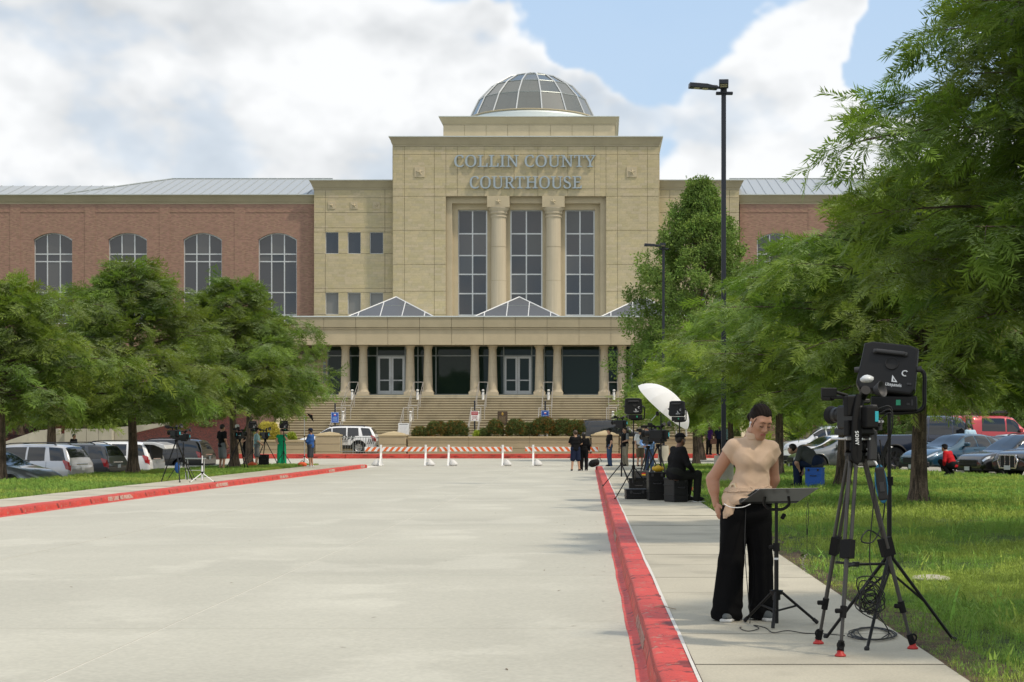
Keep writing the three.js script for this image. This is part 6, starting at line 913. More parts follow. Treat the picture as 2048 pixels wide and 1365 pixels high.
// joints for a figure 1.75 m tall that faces +z; x is its left
function person(label, pos, turn, o = {}) {
  const s = (o.H ?? 1.75) / 1.75, fat = o.fat ?? 1, cell = o.cell ?? 0.022, t = thing('person', label, 'person', o.group, pos, turn), sk = SKIN[o.skin ?? 0], lean = o.lean ?? 0, hy = o.hipY ?? 0.93, J = {};
  const up = (x, y, z) => { const yy = y - 0.93, c = Math.cos(lean), sn = Math.sin(lean); return V(x, hy + yy * c - z * sn, z * c + yy * sn + (o.hipZ ?? 0)).multiplyScalar(s); }, raw = (p) => V(...p).multiplyScalar(s);
  const nod = o.nod ?? 0, hc = up(0, 1.635, 0.02 + nod * 0.10).add(V(0, -nod * 0.03, 0)), def = { eL: [0.245, 1.16, -0.03], wL: [0.25, 0.92, 0.05], eR: [-0.245, 1.16, -0.03], wR: [-0.25, 0.92, 0.05], kL: [0.105, 0.50, 0.015], aL: [0.11, 0.085, -0.03], kR: [-0.105, 0.50, 0.015], aR: [-0.11, 0.085, -0.03] };
  for (const k of Object.keys(def)) { const p = o[k] ?? def[k]; J[k] = 'ew'.includes(k[0]) && !o.rawArms ? up(...p) : raw(p); }
  const sh = { L: up(0.185 * (0.9 + 0.1 * fat), 1.425, -0.01), R: up(-0.185 * (0.9 + 0.1 * fat), 1.425, -0.01) }, hp = { L: V(0.088, hy - 0.02, o.hipZ ?? 0).multiplyScalar(s), R: V(-0.088, hy - 0.02, o.hipZ ?? 0).multiplyScalar(s) };
  const torso = (e) => [[up(-0.075, 1.34, 0), up(0.075, 1.34, 0), 0.102 * s + e], [up(-0.072 * fat, 1.22, 0.01), up(0.072 * fat, 1.22, 0.01), (0.108 * fat) * s + e], [up(-0.06 * fat, 1.07, 0.01 + 0.03 * (fat - 1)), up(0.06 * fat, 1.07, 0.01 + 0.03 * (fat - 1)), (0.102 * fat) * s + e], [up(-0.065, 0.94, 0), up(0.065, 0.94, 0), 0.108 * fat * s + e], [up(-0.14, 1.40, -0.01), up(0.14, 1.40, -0.01), 0.062 * s + e]];
  const legs = (e, k, side) => [[hp[side], J['k' + side], 0.090 * s * (0.7 + 0.3 * fat) + e, 0.062 * s + e * k], [J['k' + side], J['a' + side], 0.060 * s + e * k, 0.040 * s + e * k]], arm = (e, side, q = 1) => [[sh[side], J['e' + side], 0.055 * s + e, 0.043 * s + e * q], [J['e' + side], J['w' + side], 0.042 * s + e * q, 0.029 * s + e * q]];
  // one continuous body, hands added to the same mesh
  const bl = [...torso(-0.006), [up(0, 1.44, -0.01), hc.clone().add(V(0, -0.07 * s, -0.012 * s)), 0.058 * s, 0.052 * s], ...['L', 'R'].flatMap((d) => [...legs(0, 1, d), ...arm(0, d), [J['a' + d], J['a' + d].clone().add(V(0, -0.05 * s, 0.13 * s)), 0.036 * s, 0.026 * s]]), [hc.clone().add(V(0, 0.02 * s, -0.01 * s)), hc.clone().add(V(0, -0.045 * s, 0.018 * s)), 0.086 * s, 0.066 * s], [hc.clone().add(V(0, -0.085 * s, 0.045 * s)), hc.clone().add(V(0, -0.075 * s, 0.035 * s)), 0.034 * s], [hc.clone().add(V(0, 0.0, 0.085 * s)), hc.clone().add(V(0, -0.025 * s, 0.105 * s)), 0.011 * s, 0.013 * s], [hc.clone().add(V(0.078 * s, 0, -0.01 * s)), hc.clone().add(V(0.080 * s, -0.03 * s, -0.005 * s)), 0.016 * s], [hc.clone().add(V(-0.078 * s, 0, -0.01 * s)), hc.clone().add(V(-0.080 * s, -0.03 * s, -0.005 * s)), 0.016 * s]];
  const geos = [meshSDF(capsules(bl, 0.045 * s), ...bounds(bl, 0.04), cell)]; for (const d of ['L', 'R']) { const w = J['w' + d], dir = w.clone().sub(J['e' + d]); geos.push(handGeo(w.clone().addScaledVector(dir.clone().normalize(), -0.02), dir, V(d === 'L' ? -1 : 1, 0, 0.35), d === 'L' ? -1 : 1, s, o.curl ?? 0.6)); }
  part(t, 'body', merge(geos), sk); part(t, 'eyes', merge([-1, 1].map((q) => turned(new THREE.SphereGeometry(0.011 * s, 8, 6), 0, 0, 0, hc.x + q * 0.03 * s, hc.y + 0.012 * s, hc.z + 0.082 * s))), M.eye);
  // clothes
  const put = (name, list, m, cut, k = 0.04) => { const f = capsules(list, k * s), g = cut ? (x, y, z) => Math.max(f(x, y, z), cut(x, y, z)) : f; part(t, name, meshSDF(g, ...bounds(list, 0.04), cell), m); };
  const sl = o.sleeve ?? 0.75, sleeve = (d) => { const e = J['e' + d], w = J['w' + d]; if (sl <= 0) return []; if (sl <= 1) return [[sh[d], sh[d].clone().lerp(e, sl), 0.072 * s, 0.066 * s]]; return [[sh[d], e, 0.070 * s, 0.058 * s], [e, e.clone().lerp(w, 0.95), 0.058 * s, 0.042 * s]]; };
  const hem = (o.hem ?? hy - 0.06) * s, fold = (x, y, z) => 0.008 * (fbm(x * 9 + pos.x * 3, y * 13, z * 9, 2) - 0.5) * 2;
  { const list = [...torso(0.020), ...sleeve('L'), ...sleeve('R')], f = capsules(list, 0.04 * s); const g = (x, y, z) => Math.max(f(x, y, z) + fold(x, y, z), lean > 0.5 ? -1 : hem - y); part(t, o.topName ?? 'shirt', meshSDF(g, ...bounds(list, 0.04), cell), o.top); }
  if (o.vest) put('vest', torso(0.034), o.vest, (x, y, z) => Math.max(hem + 0.03 - y, Math.abs(x) - 0.19 * s));
  const len = o.legs ?? 1, wide = o.wide ?? 0.018; { const list = [[hp.L.clone().add(V(0, 0.06 * s, 0)), hp.R.clone().add(V(0, 0.06 * s, 0)), 0.108 * fat * s + 0.012], ...['L', 'R'].flatMap((d) => { const k = J['k' + d], a = J['a' + d]; return len <= 0.6 ? [[hp[d], hp[d].clone().lerp(k, len / 0.5), 0.096 * s + wide * 0.7, 0.078 * s + wide]] : [[hp[d], k, 0.094 * s + 0.008 + wide * 0.4, 0.066 * s + wide], [k, a.clone().lerp(k, -0.04), 0.066 * s + wide, 0.05 * s + wide * 1.2]]; })], f = capsules(list, 0.03 * s); part(t, len <= 0.6 ? 'shorts' : 'trousers', meshSDF((x, y, z) => f(x, y, z) + 0.7 * fold(x, y * 0.7, z), ...bounds(list, 0.04), cell), o.bottom); }
  for (const d of ['L', 'R']) { const a = J['a' + d], f = new THREE.SphereGeometry(1, 12, 8), p = f.attributes.position; for (let i = 0; i < p.count; i++) { const z = p.getZ(i); p.setXYZ(i, p.getX(i) * (0.045 + 0.008 * z) * s, Math.max(p.getY(i) * (0.062 - 0.022 * z) * s, -0.048 * s), (z * 0.14 + 0.055) * s); } f.computeVertexNormals(); f.translate(a.x, a.y - 0.035 * s, a.z); const shoe = part(t, 'shoe', f, o.shoes ?? M.blackMatte); part(shoe, 'sole', rbx(0.092 * s, 0.022 * s, 0.27 * s, 0.01, a.x, a.y - 0.078 * s, a.z + 0.055 * s), o.sole ?? M.sole); }
  // hair and hats
  const hr = o.hair ?? HAIR.dark, hg = ellipsoid(hc.clone().add(V(0, 0.022 * s, -0.014 * s)), V(0.098, 0.108, 0.110).multiplyScalar(s)); if (o.hair !== null) { const long = o.longHair; const lo = hc.clone().add(V(-0.14, long ? -0.34 : -0.14, -0.16)), hi = hc.clone().add(V(0.14, 0.16, 0.14)); const lh = long ? capsules([[hc.clone().add(V(0, 0, -0.05)), hc.clone().add(V(0, -0.24, -0.065)), 0.085, 0.055]], 0.01) : null; part(t, 'hair', meshSDF((x, y, z) => { let d = Math.max(hg(x, y, z), (z - hc.z) * 0.75 - (y - hc.y) * 0.66 - 0.012 * s, hc.y - 0.075 * s - y); if (lh) d = smin(d, lh(x, y, z), 0.03); return d; }, lo, hi, cell * 0.7), hr); }
  if (o.cap) { const c = holder(t, 'cap'); const dome = new THREE.SphereGeometry(0.112 * s, 16, 8, 0, Math.PI * 2, 0, Math.PI * 0.5); dome.scale(0.92, 0.82, 1.05); dome.translate(hc.x, hc.y + 0.048 * s, hc.z - 0.012 * s); part(c, 'crown', dome, o.cap); const b = rbx(0.15 * s, 0.012, 0.11 * s, 0.005, hc.x, hc.y + 0.052 * s, hc.z + (o.capBack ? -0.15 : 0.14) * s); part(c, 'peak', b, o.cap); }
  if (o.bucket) { const c = holder(t, 'bucket_hat'); part(c, 'crown', turned(lathe([[0.112, 0.0], [0.100, 0.085], [0.085, 0.105], [0, 0.11]], 18), 0, 0, 0, hc.x, hc.y + 0.05, hc.z - 0.01), o.bucket); part(c, 'brim', turned(lathe([[0.108, 0.01], [0.185, -0.035], [0.184, -0.04], [0.106, 0.0]], 18), 0, 0, 0, hc.x, hc.y + 0.05, hc.z - 0.01), o.bucket); }
  return t;
}
const C = { black: cloth([0.010, 0.010, 0.011]), blackSoft: cloth([0.018, 0.017, 0.019]), navy: cloth([0.015, 0.022, 0.05]), jeans: cloth([0.045, 0.075, 0.14]), darkJeans: cloth([0.018, 0.028, 0.06]), greyShorts: cloth([0.16, 0.17, 0.18]), teal: cloth([0.26, 0.42, 0.42]), green: cloth([0.008, 0.27, 0.12]), blue: cloth([0.03, 0.09, 0.27]), slate: cloth([0.05, 0.055, 0.065]), khaki: cloth([0.33, 0.29, 0.22]), khakiShorts: cloth([0.13, 0.10, 0.065]), white: cloth([0.66, 0.67, 0.68]), sky: cloth([0.22, 0.38, 0.68]), purple: cloth([0.045, 0.015, 0.10]), heather: cloth([0.075, 0.08, 0.078]), red: cloth([0.42, 0.015, 0.02]), paleBlue: cloth([0.40, 0.55, 0.66]), olive: cloth([0.016, 0.017, 0.015]), hat: cloth([0.34, 0.29, 0.24]), grey: cloth([0.20, 0.22, 0.23]), maroon: cloth([0.03, 0.012, 0.015]) };
const gp = (px, Z, y) => V(px2x(px, Z), y, -Z), LW = 0.13;
// by the left lawn
person('man in black shirt and grey shorts standing behind a cypress trunk', gp(444, 65.5, LW), 2.4, { H: 1.80, top: C.black, bottom: C.greyShorts, legs: 0.5, skin: 1, eL: [0.30, 1.18, 0.02], wL: [0.16, 1.0, 0.12], group: 'people on the left lawn' });
person('woman in dark sleeveless dress between two cypress trunks', gp(492, 82, 0.02), 0.6, { H: 1.66, top: C.black, bottom: C.black, legs: 0.5, wide: 0.03, sleeve: 0, skin: 0, longHair: true, eR: [-0.25, 1.18, 0.05], wR: [-0.06, 1.33, 0.2], group: 'people on the left lawn' });
person('man in pale teal shirt and grey shorts beside a tripod', gp(513, 71.5, LW), 1.9, { H: 1.68, fat: 1.12, top: C.teal, bottom: C.greyShorts, legs: 0.5, cap: C.black, eR: [-0.26, 1.15, 0.02], wR: [-0.14, 1.0, 0.22], group: 'people on the left lawn' });
person('person in emerald green jumpsuit behind a light panel', gp(563, 80, 0.05), 0.1, { H: 1.74, top: C.green, bottom: C.green, wide: 0.055, legs: 1, sleeve: 0.35, longHair: true, hair: HAIR.brown, eL: [0.26, 1.22, 0.08], wL: [0.16, 1.42, 0.2], eR: [-0.25, 1.18, 0.05], wR: [-0.18, 1.08, 0.26], group: 'people on the left lawn' });
person('man in blue long-sleeved shirt, dark shorts and cap with folded arms', gp(621, 70, 0.14), -1.85, { H: 1.64, fat: 1.08, top: C.blue, bottom: C.slate, legs: 0.5, sleeve: 1.9, cap: C.navy, skin: 1, shoes: C.white, eL: [0.24, 1.16, 0.08], wL: [-0.02, 1.14, 0.20], eR: [-0.24, 1.16, 0.08], wR: [0.02, 1.20, 0.21], group: 'people on the left lawn' });
person('dark-haired man seen above the parked car roofs', gp(147, 90, -0.2), 1.2, { H: 1.74, top: C.black, bottom: C.black, skin: 1, cell: 0.026 });
// on the drive
person('person in black T-shirt and black shorts seen from behind', gp(1151, 68.6, 0), 3.3, { H: 1.70, fat: 1.06, top: C.black, bottom: C.navy, legs: 0.47, wide: 0.035, hair: HAIR.brown, eR: [-0.26, 1.18, 0.06], wR: [-0.12, 1.12, 0.24], eL: [0.26, 1.18, 0.06], wL: [0.12, 1.12, 0.24], kL: [0.12, 0.5, 0], aL: [0.16, 0.085, -0.02], kR: [-0.12, 0.5, 0], aR: [-0.16, 0.085, -0.02], group: 'couple in black on the drive' });
person('long-haired companion in black trousers and pale shoes on the drive', gp(1168, 68.9, 0), 3.0, { H: 1.62, top: C.black, bottom: C.black, longHair: true, sleeve: 1.9, shoes: C.white, group: 'couple in black on the drive' });
person('bearded man in black shirt, jeans and cap beside the drive end', gp(1219, 78, 0.0), -1.3, { H: 1.80, fat: 1.1, top: C.black, bottom: C.jeans, cap: C.black, sleeve: 0.7, skin: 0 });
person('man in black vest over grey shirt with khaki trousers', gp(1250, 78.5, 0.0), -1.0, { H: 1.86, top: C.grey, vest: C.black, bottom: C.khaki, sleeve: 0.8, eL: [0.26, 1.18, 0.02], wL: [0.16, 1.1, 0.24], hair: HAIR.brown });
person('man in bucket hat, white T-shirt and brown shorts', gp(1280, 77, 0.0), 0.6, { H: 1.82, fat: 1.15, top: C.white, bottom: C.khakiShorts, legs: 0.5, bucket: C.hat, eL: [0.27, 1.16, 0.05], wL: [0.18, 1.02, 0.2], skin: 0 });
person('person in light blue shirt bending over the tripod camera', gp(1299, 60, 0.15), -0.5, { H: 1.70, fat: 1.1, lean: 0.22, top: C.sky, bottom: C.jeans, sleeve: 1.5, skin: 1, eL: [0.27, 1.14, 0.12], wL: [0.10, 1.06, 0.30], eR: [-0.27, 1.14, 0.12], wR: [-0.10, 1.06, 0.30], nod: 0.5 });
// seated on black cases beside the pavement
person('heavy man in black shirt and cap sitting on a black case', gp(1352, 34, 0.15), 2.05, { H: 1.80, fat: 1.28, cell: 0.018, hipY: 0.56, hipZ: -0.02, lean: 0.16, top: C.black, bottom: C.olive, sleeve: 1.9, cap: C.black, capBack: true, skin: 2, kL: [0.17, 0.55, 0.42], aL: [0.17, 0.085, 0.36], kR: [-0.15, 0.55, 0.42], aR: [-0.15, 0.085, 0.40], eL: [0.30, 1.14, 0.10], wL: [0.18, 1.02, 0.34], eR: [-0.30, 1.14, 0.10], wR: [-0.16, 1.02, 0.34], hem: 0.45 });
person('man in dark grey shirt and jeans hunched on the blue crate', gp(1632, 43.5, 0.14), -1.95, { H: 1.92, fat: 1.42, cell: 0.018, hipY: 0.58, hipZ: -0.02, lean: 0.80, nod: 1.3, top: C.heather, bottom: C.darkJeans, sleeve: 0.8, skin: 0, kL: [0.20, 0.58, 0.44], aL: [0.20, 0.085, 0.42], kR: [-0.18, 0.58, 0.44], aR: [-0.18, 0.085, 0.46], eL: [0.30, 1.24, 0.28], wL: [0.18, 1.06, 0.40], eR: [-0.30, 1.24, 0.28], wR: [-0.16, 1.06, 0.42] });
// group by the far wall
[['woman in purple top and black trousers with a handbag near the far wall', 1418, 93, 0.5, C.purple, 1.68, { sleeve: 0.8, skin: 2 }], ['man in dark suit with pale shirt front near the far wall', 1439, 95, -0.4, C.navy, 1.78, { sleeve: 1.9, skin: 2, vest: null }], ['person in teal shirt half hidden by the lamp post', 1457, 95, -1.2, C.teal, 1.72, { sleeve: 0.8 }], ['person in maroon partly hidden by the far cypress trunk', 1398, 94, 0.8, C.maroon, 1.68, { sleeve: 1.9, skin: 2 }]].forEach(([l, px, Z, turn, top, H, e]) => person(l, gp(px, Z, 0.36), turn, { H, top, bottom: C.black, cell: 0.026, group: 'people standing by the far wall', ...e }));
person('person in pale blue shirt leaning into the open pickup door', gp(1944, 64, LOTR + 0.3), 3.4, { H: 1.62, top: C.paleBlue, bottom: C.slate, sleeve: 1.9, lean: 0.3, cell: 0.026 });
person('person in red top and black cap crouching by the black car', gp(1905, 54.5, LOTR + 0.12), -2.3, { H: 1.70, hipY: 0.34, hipZ: -0.05, lean: 0.5, top: C.red, bottom: C.black, sleeve: 1.9, cap: C.black, kL: [0.16, 0.48, 0.36], aL: [0.14, 0.085, 0.06], kR: [-0.16, 0.48, 0.36], aR: [-0.14, 0.085, 0.08], eL: [0.27, 1.15, 0.10], wL: [0.12, 1.0, 0.30], eR: [-0.27, 1.15, 0.1], wR: [-0.12, 1.0, 0.3], cell: 0.022 });

// ------------------------------------------------------------------ the woman at the music stand
M.skinW = mat([0.43, 0.225, 0.142], 0.5); M.silk = mat([0.55, 0.39, 0.265], 0.66, { sheen: 0.2, sheenRoughness: 0.5, sheenColor: new THREE.Color(0.8, 0.6, 0.4), bumpMap: T.weave, bumpScale: 0.0006 }); M.blackWool = mat([0.0055, 0.0055, 0.006], 1.0, { specularIntensity: 0.25, bumpMap: T.weave, bumpScale: 0.0008 }); M.lips = mat([0.36, 0.11, 0.095], 0.4); M.brow = mat([0.035, 0.02, 0.014], 0.7); M.hairW = mat([0.012, 0.0075, 0.0055], 0.7, { specularIntensity: 0.25 }); M.trainer = mat([0.09, 0.10, 0.10], 0.8); M.buckle = mat([0.62, 0.50, 0.34], 0.35, { metalness: 0.6 }); M.earbud = mat([0.82, 0.82, 0.82], 0.3);
{
  const w = thing('person', 'woman in beige belted top and wide black trousers reading at the music stand', 'person', null, V(px2x(1490, 12.45), 0.15, -12.45));
  // head, in its own axes, face towards +z
  const socket = [[-0.031], [0.031]].map(([x]) => capsules([[V(x - 0.006, 0.012, 0.098), V(x + 0.006, 0.012, 0.098), 0.0165]], 0.01));
  const skull = ellipsoid(V(0, 0.032, -0.014), V(0.0735, 0.093, 0.094)), face = ellipsoid(V(0, -0.028, 0.022), V(0.0605, 0.088, 0.071)), soft = capsules([[V(-0.016, -0.098, 0.060), V(0.016, -0.098, 0.060), 0.022], [V(-0.044, -0.070, 0.012), V(-0.012, -0.100, 0.055), 0.022], [V(0.044, -0.070, 0.012), V(0.012, -0.100, 0.055), 0.022], [V(-0.040, -0.016, 0.058), V(-0.050, -0.012, 0.042), 0.0195], [V(0.040, -0.016, 0.058), V(0.050, -0.012, 0.042), 0.0195], [V(-0.036, 0.032, 0.072), V(0.036, 0.032, 0.072), 0.0135]], 0.02), nose = capsules([[V(0, 0.016, 0.087), V(0, -0.024, 0.104), 0.0078, 0.0112], [V(-0.0115, -0.031, 0.094), V(0.0115, -0.031, 0.094), 0.0085]], 0.012), lipsF = (e) => capsules([[V(-0.019, -0.0585, 0.0835), V(-0.004, -0.0555, 0.0915), 0.0042 + e, 0.0058 + e], [V(0.019, -0.0585, 0.0835), V(0.004, -0.0555, 0.0915), 0.0042 + e, 0.0058 + e], [V(-0.015, -0.0655, 0.0845), V(0.015, -0.0655, 0.0845), 0.0062 + e]], 0.004), lid = [[-0.031], [0.031]].map(([x]) => ellipsoid(V(x, 0.0095, 0.0755), V(0.0165, 0.0125, 0.0125))), ears = capsules([[V(-0.074, 0.010, -0.006), V(-0.077, -0.026, -0.002), 0.012, 0.008], [V(0.074, 0.010, -0.006), V(0.077, -0.026, -0.002), 0.012, 0.008]], 0.005), neckH = capsules([[V(0, -0.06, -0.03), V(-0.0, -0.19, -0.055), 0.050, 0.053]], 0.01), lp = lipsF(0);
  const headF = (x, y, z) => { let d = smin(skull(x, y, z), face(x, y, z), 0.04); d = smin(d, soft(x, y, z), 0.025); for (const s of socket) d = -smin(-d, s(x, y, z), 0.022); d = smin(d, nose(x, y, z), 0.012); for (const l of lid) d = smin(d, l(x, y, z), 0.007); d = smin(d, lp(x, y, z), 0.008); d = smin(d, ears(x, y, z), 0.008); return smin(d, neckH(x, y, z), 0.03); };
  const HC = V(0.112, 1.500, 0.045), HQ = new THREE.Quaternion().setFromEuler(new THREE.Euler(0.50, 0.42, -0.06, 'YXZ')), place = (g) => { g.applyQuaternion(HQ); g.translate(HC.x, HC.y, HC.z); return g; };
  const headG = place(meshSDF(headF, V(-0.1, -0.2, -0.125), V(0.1, 0.14, 0.125), 0.0036));
  // arms, neck and trunk
  const AR = { sR: V(-0.088, 1.316, 0.02), eR: V(-0.240, 1.066, -0.075), wR: V(-0.215, 0.870, -0.045), sL: V(0.205, 1.305, -0.05), eL: V(0.232, 1.060, -0.125), wL: V(0.185, 0.885, -0.155) };
  const bl = [[AR.sR, AR.eR, 0.053, 0.044], [AR.eR, AR.wR, 0.042, 0.026], [AR.eR.clone().lerp(AR.wR, 0.25), AR.eR.clone().lerp(AR.wR, 0.4), 0.043, 0.039], [AR.sL, AR.eL, 0.050, 0.041], [AR.eL, AR.wL, 0.040, 0.026], [V(0.062, 1.34, -0.01), V(0.078, 1.43, 0.01), 0.056, 0.050], [V(0.0, 1.24, 0), V(0.12, 1.235, -0.03), 0.085], [V(0.01, 1.03, 0.01), V(0.08, 1.03, 0), 0.078], [V(-0.05, 0.93, 0), V(0.08, 0.93, -0.01), 0.10], [V(-0.075, 0.85, 0), V(-0.14, 0.09, 0), 0.085, 0.04], [V(0.085, 0.85, -0.02), V(0.12, 0.09, -0.06), 0.085, 0.04]];
  const bodyG = meshSDF(capsules(bl, 0.03), ...bounds(bl, 0.03), 0.011);
  const hR = handGeo(AR.wR.clone().add(V(0.0, 0.012, 0)), V(0.24, -1, 0.25), V(0.9, 0.1, -0.35), 1, 0.98, 0.5), hL = handGeo(AR.wL, V(-0.5, -1, 0.0), V(-0.5, 0, 0.6), -1, 0.98, 0.5);
  part(w, 'body', merge([headG, bodyG, hR, hL]), M.skinW);
  part(w, 'lips', place(meshSDF((x, y, z) => Math.max(lipsF(0.0009)(x, y, z), -1), V(-0.035, -0.08, 0.07), V(0.035, -0.04, 0.105), 0.0022)), M.lips);
  for (const s of [-1, 1]) { part(w, 'eyebrow', place(wire([V(s * 0.014, 0.0315, 0.0905), V(s * 0.028, 0.037, 0.0875), V(s * 0.040, 0.036, 0.080), V(s * 0.050, 0.029, 0.070)], 0.0028, 6, 14)), M.brow); part(w, 'eyelashes', place(wire([V(s * 0.0165, 0.0025, 0.0835), V(s * 0.026, -0.0010, 0.0885), V(s * 0.036, -0.0008, 0.0875), V(s * 0.0475, 0.0035, 0.0795)], 0.0022, 6, 14)), M.brow); }
  // hair drawn back into a knot
  const hs = ellipsoid(V(0, 0.035, -0.018), V(0.0785, 0.0985, 0.1005)), knot = capsules([[V(0, -0.03, -0.112), V(0.01, -0.005, -0.118), 0.034, 0.030], [V(-0.02, -0.02, -0.12), V(0.02, -0.025, -0.122), 0.026]], 0.02);
  part(w, 'hair', place(meshSDF((x, y, z) => { const strand = 0.0016 * Math.sin(Math.atan2(x, y + 0.1) * 60) ; const line = z * 0.80 - y * 0.60 - 0.004 + 0.10 * Math.abs(x) - 0.006 * Math.cos(x * 60); let d = Math.max(hs(x, y, z) + strand, line * 0.9, -(y + 0.085 - 0.4 * (z + 0.06))); return smin(d, knot(x, y, z) + strand, 0.02); }, V(-0.1, -0.12, -0.17), V(0.1, 0.15, 0.1), 0.0044)), M.hairW);
  { const st = [], r = rng(19); for (let i = 0; i < 26; i++) { const a = -1.2 + 2.4 * r(), x = Math.sin(a) * 0.075, y = 0.05 + 0.085 * Math.cos(a) * (0.6 + 0.4 * r()); st.push(wire([V(x, y + 0.002, 0.03 - 0.05 * r()), V(x * 1.08, y + 0.012, -0.03), V(x * 0.6, y + 0.006 + 0.01 * r(), -0.085), V(x * 0.2 + 0.02 * (r() - 0.5), 0.02 + 0.05 * r(), -0.128)], 0.0009, 4, 10)); } for (let i = 0; i < 10; i++) { const s = i % 2 ? 1 : -1, z = 0.012 + 0.012 * r(); st.push(wire([V(s * 0.068, 0.045, z + 0.02), V(s * 0.075, 0.01, z + 0.012), V(s * (0.074 + 0.004 * r()), -0.02 - 0.02 * r(), z + 0.01)], 0.0009, 4, 8)); } part(w, 'loose_strands', place(merge(st)), M.hairW); }
  part(w, 'earbud', place(merge([turned(new THREE.SphereGeometry(0.0085, 8, 6), 0, 0, 0, -0.086, -0.008, 0.008), bar(V(-0.088, -0.008, 0.010), V(-0.088, -0.042, 0.016), 0.0042)])), M.earbud);
  // top: cap sleeves, mock neck, gathered folds, belt with buckle and hanging tie
  const tl = [[V(-0.008, 1.240, 0.018), V(0.128, 1.235, -0.03), 0.101], [V(0.002, 1.190, 0.068), V(0.006, 1.185, 0.065), 0.062], [V(0.112, 1.185, 0.045), V(0.108, 1.180, 0.04), 0.062], [V(0.008, 1.08, 0.02), V(0.088, 1.08, 0), 0.094], [V(-0.006, 1.00, 0.016), V(0.086, 1.00, 0.0), 0.098], [V(-0.045, 0.91, 0.01), V(0.088, 0.91, 0.0), 0.130], [V(-0.095, 1.316, 0.02), V(0.035, 1.352, 0.0), 0.050, 0.044], [V(0.208, 1.303, -0.045), V(0.100, 1.346, -0.012), 0.048, 0.044]];
  const tf = capsules(tl, 0.05), neck = capsules([[V(0.066, 1.34, -0.004), V(0.088, 1.445, 0.014), 0.066, 0.0585]], 0.01);
  const slv = [[V(-0.084, 1.314, 0.018), V(-0.192, 1.140, -0.048), 0.064, 0.080, V(-0.8, -0.6, 0), -0.628], [V(0.202, 1.302, -0.048), V(0.258, 1.120, -0.098), 0.062, 0.078, V(0.8, -0.6, 0), -0.530]].map(([p, q, r0, r1, d, k]) => { const f = capsules([[p, q, r0, r1]], 0.01); return (x, y, z) => Math.max(f(x, y, z), x * d.x + y * d.y - k); });
  const fold = (x, y, z) => { const n = fbm(x * 6, y * 6, z * 6, 3) - 0.5, rd = (v) => 1 - Math.abs(Math.sin(v)), k = sstep(1.33, 1.22, y); return -0.0046 * rd(y * 21 + x * 15 + n * 6) * k * sstep(-0.12, 0.02, x) - 0.0046 * rd(y * 15 - x * 22 + n * 5 + 1) * sstep(0.06, 0.18, x) - 0.0044 * rd(y * 38 + x * 10 + n * 9) * sstep(1.10, 1.02, y) - 0.003 * rd(x * 34 + y * 9 + n * 7) * sstep(1.02, 0.95, y) + 0.004; };
  const topF = (x, y, z) => { let d = tf(x, y, z); d = smin(d, slv[0](x, y, z), 0.018); d = smin(d, slv[1](x, y, z), 0.018); d = smin(d, neck(x, y, z), 0.022) + fold(x, y, z); return Math.max(d, 0.888 + 0.12 * Math.min(0, x) - y, y - 1.424 + 0.25 * (z - 0.0) - 0.10 * (x - 0.08)); };
  part(w, 'top', meshSDF(topF, V(-0.27, 0.84, -0.2), V(0.36, 1.46, 0.2), 0.0074), M.silk);
  { const cn = capsules([[V(0.066, 1.34, -0.004), V(0.088, 1.455, 0.014), 0.0645, 0.0600]], 0.01); part(w, 'collar', meshSDF((x, y, z) => { const h = y + 0.25 * z - 0.10 * (x - 0.08); return Math.max(Math.abs(cn(x, y, z) - 0.0015 + 0.0015 * Math.sin(y * 160 + x * 20)) - 0.0042, 1.386 - h, h - 1.432); }, V(-0.03, 1.33, -0.11), V(0.19, 1.49, 0.12), 0.0044), M.silk); }
  const beltF = (x, y, z) => { const d = tf(x, y, z), yc = 0.990 + 0.10 * (x + 0.1) * 0.35; return Math.max(Math.abs(d + fold(x, y, z) * 0.4 - 0.004) - 0.0032, Math.abs(y - yc) - 0.019 - 0.003 * Math.sin(x * 50)); };
  part(w, 'belt', meshSDF(beltF, V(-0.2, 0.93, -0.16), V(0.26, 1.06, 0.18), 0.006), M.silk);
  const bk = extrude([[-0.022, -0.030], [0.022, -0.030], [0.026, 0], [0.022, 0.030], [-0.022, 0.030], [-0.026, 0]], 0.006, 0.003, [[[-0.013, -0.021], [-0.016, 0], [-0.013, 0.021], [0.013, 0.021], [0.016, 0], [0.013, -0.021]]]); bk.rotateZ(0.25); bk.rotateY(-0.75); bk.translate(-0.094, 1.005, 0.088); part(w, 'buckle', bk, M.buckle);
  const ribbon = (pts, wd) => { const pos = [], idx = []; pts.forEach(([x, y, z, k], i) => { pos.push(x - wd * k, y, z, x, y + 0.002, z + 0.007, x + wd * k, y, z - 0.002); if (i) { const a = i * 3 - 3; for (const q of [0, 1]) idx.push(a + q, a + q + 3, a + q + 1, a + q + 1, a + q + 3, a + q + 4); } }); const g = new THREE.BufferGeometry(); g.setAttribute('position', new THREE.Float32BufferAttribute(pos, 3)); g.setIndex(idx); g.computeVertexNormals(); const h = g.clone(); h.translate(0, 0, -0.004); const m = merge([g, h]); return m; };
  part(w, 'belt_tie', ribbon([[-0.098, 0.985, 0.092, 0.7], [-0.108, 0.94, 0.098, 0.9], [-0.124, 0.88, 0.108, 1.1], [-0.142, 0.82, 0.112, 1.25], [-0.160, 0.775, 0.112, 0.5]], 0.026), M.silk); part(w, 'belt_tie', ribbon([[-0.090, 0.985, 0.096, 0.7], [-0.100, 0.93, 0.106, 1.0], [-0.108, 0.87, 0.116, 1.2], [-0.122, 0.81, 0.120, 1.1], [-0.138, 0.79, 0.12, 0.4]], 0.022), M.silk);
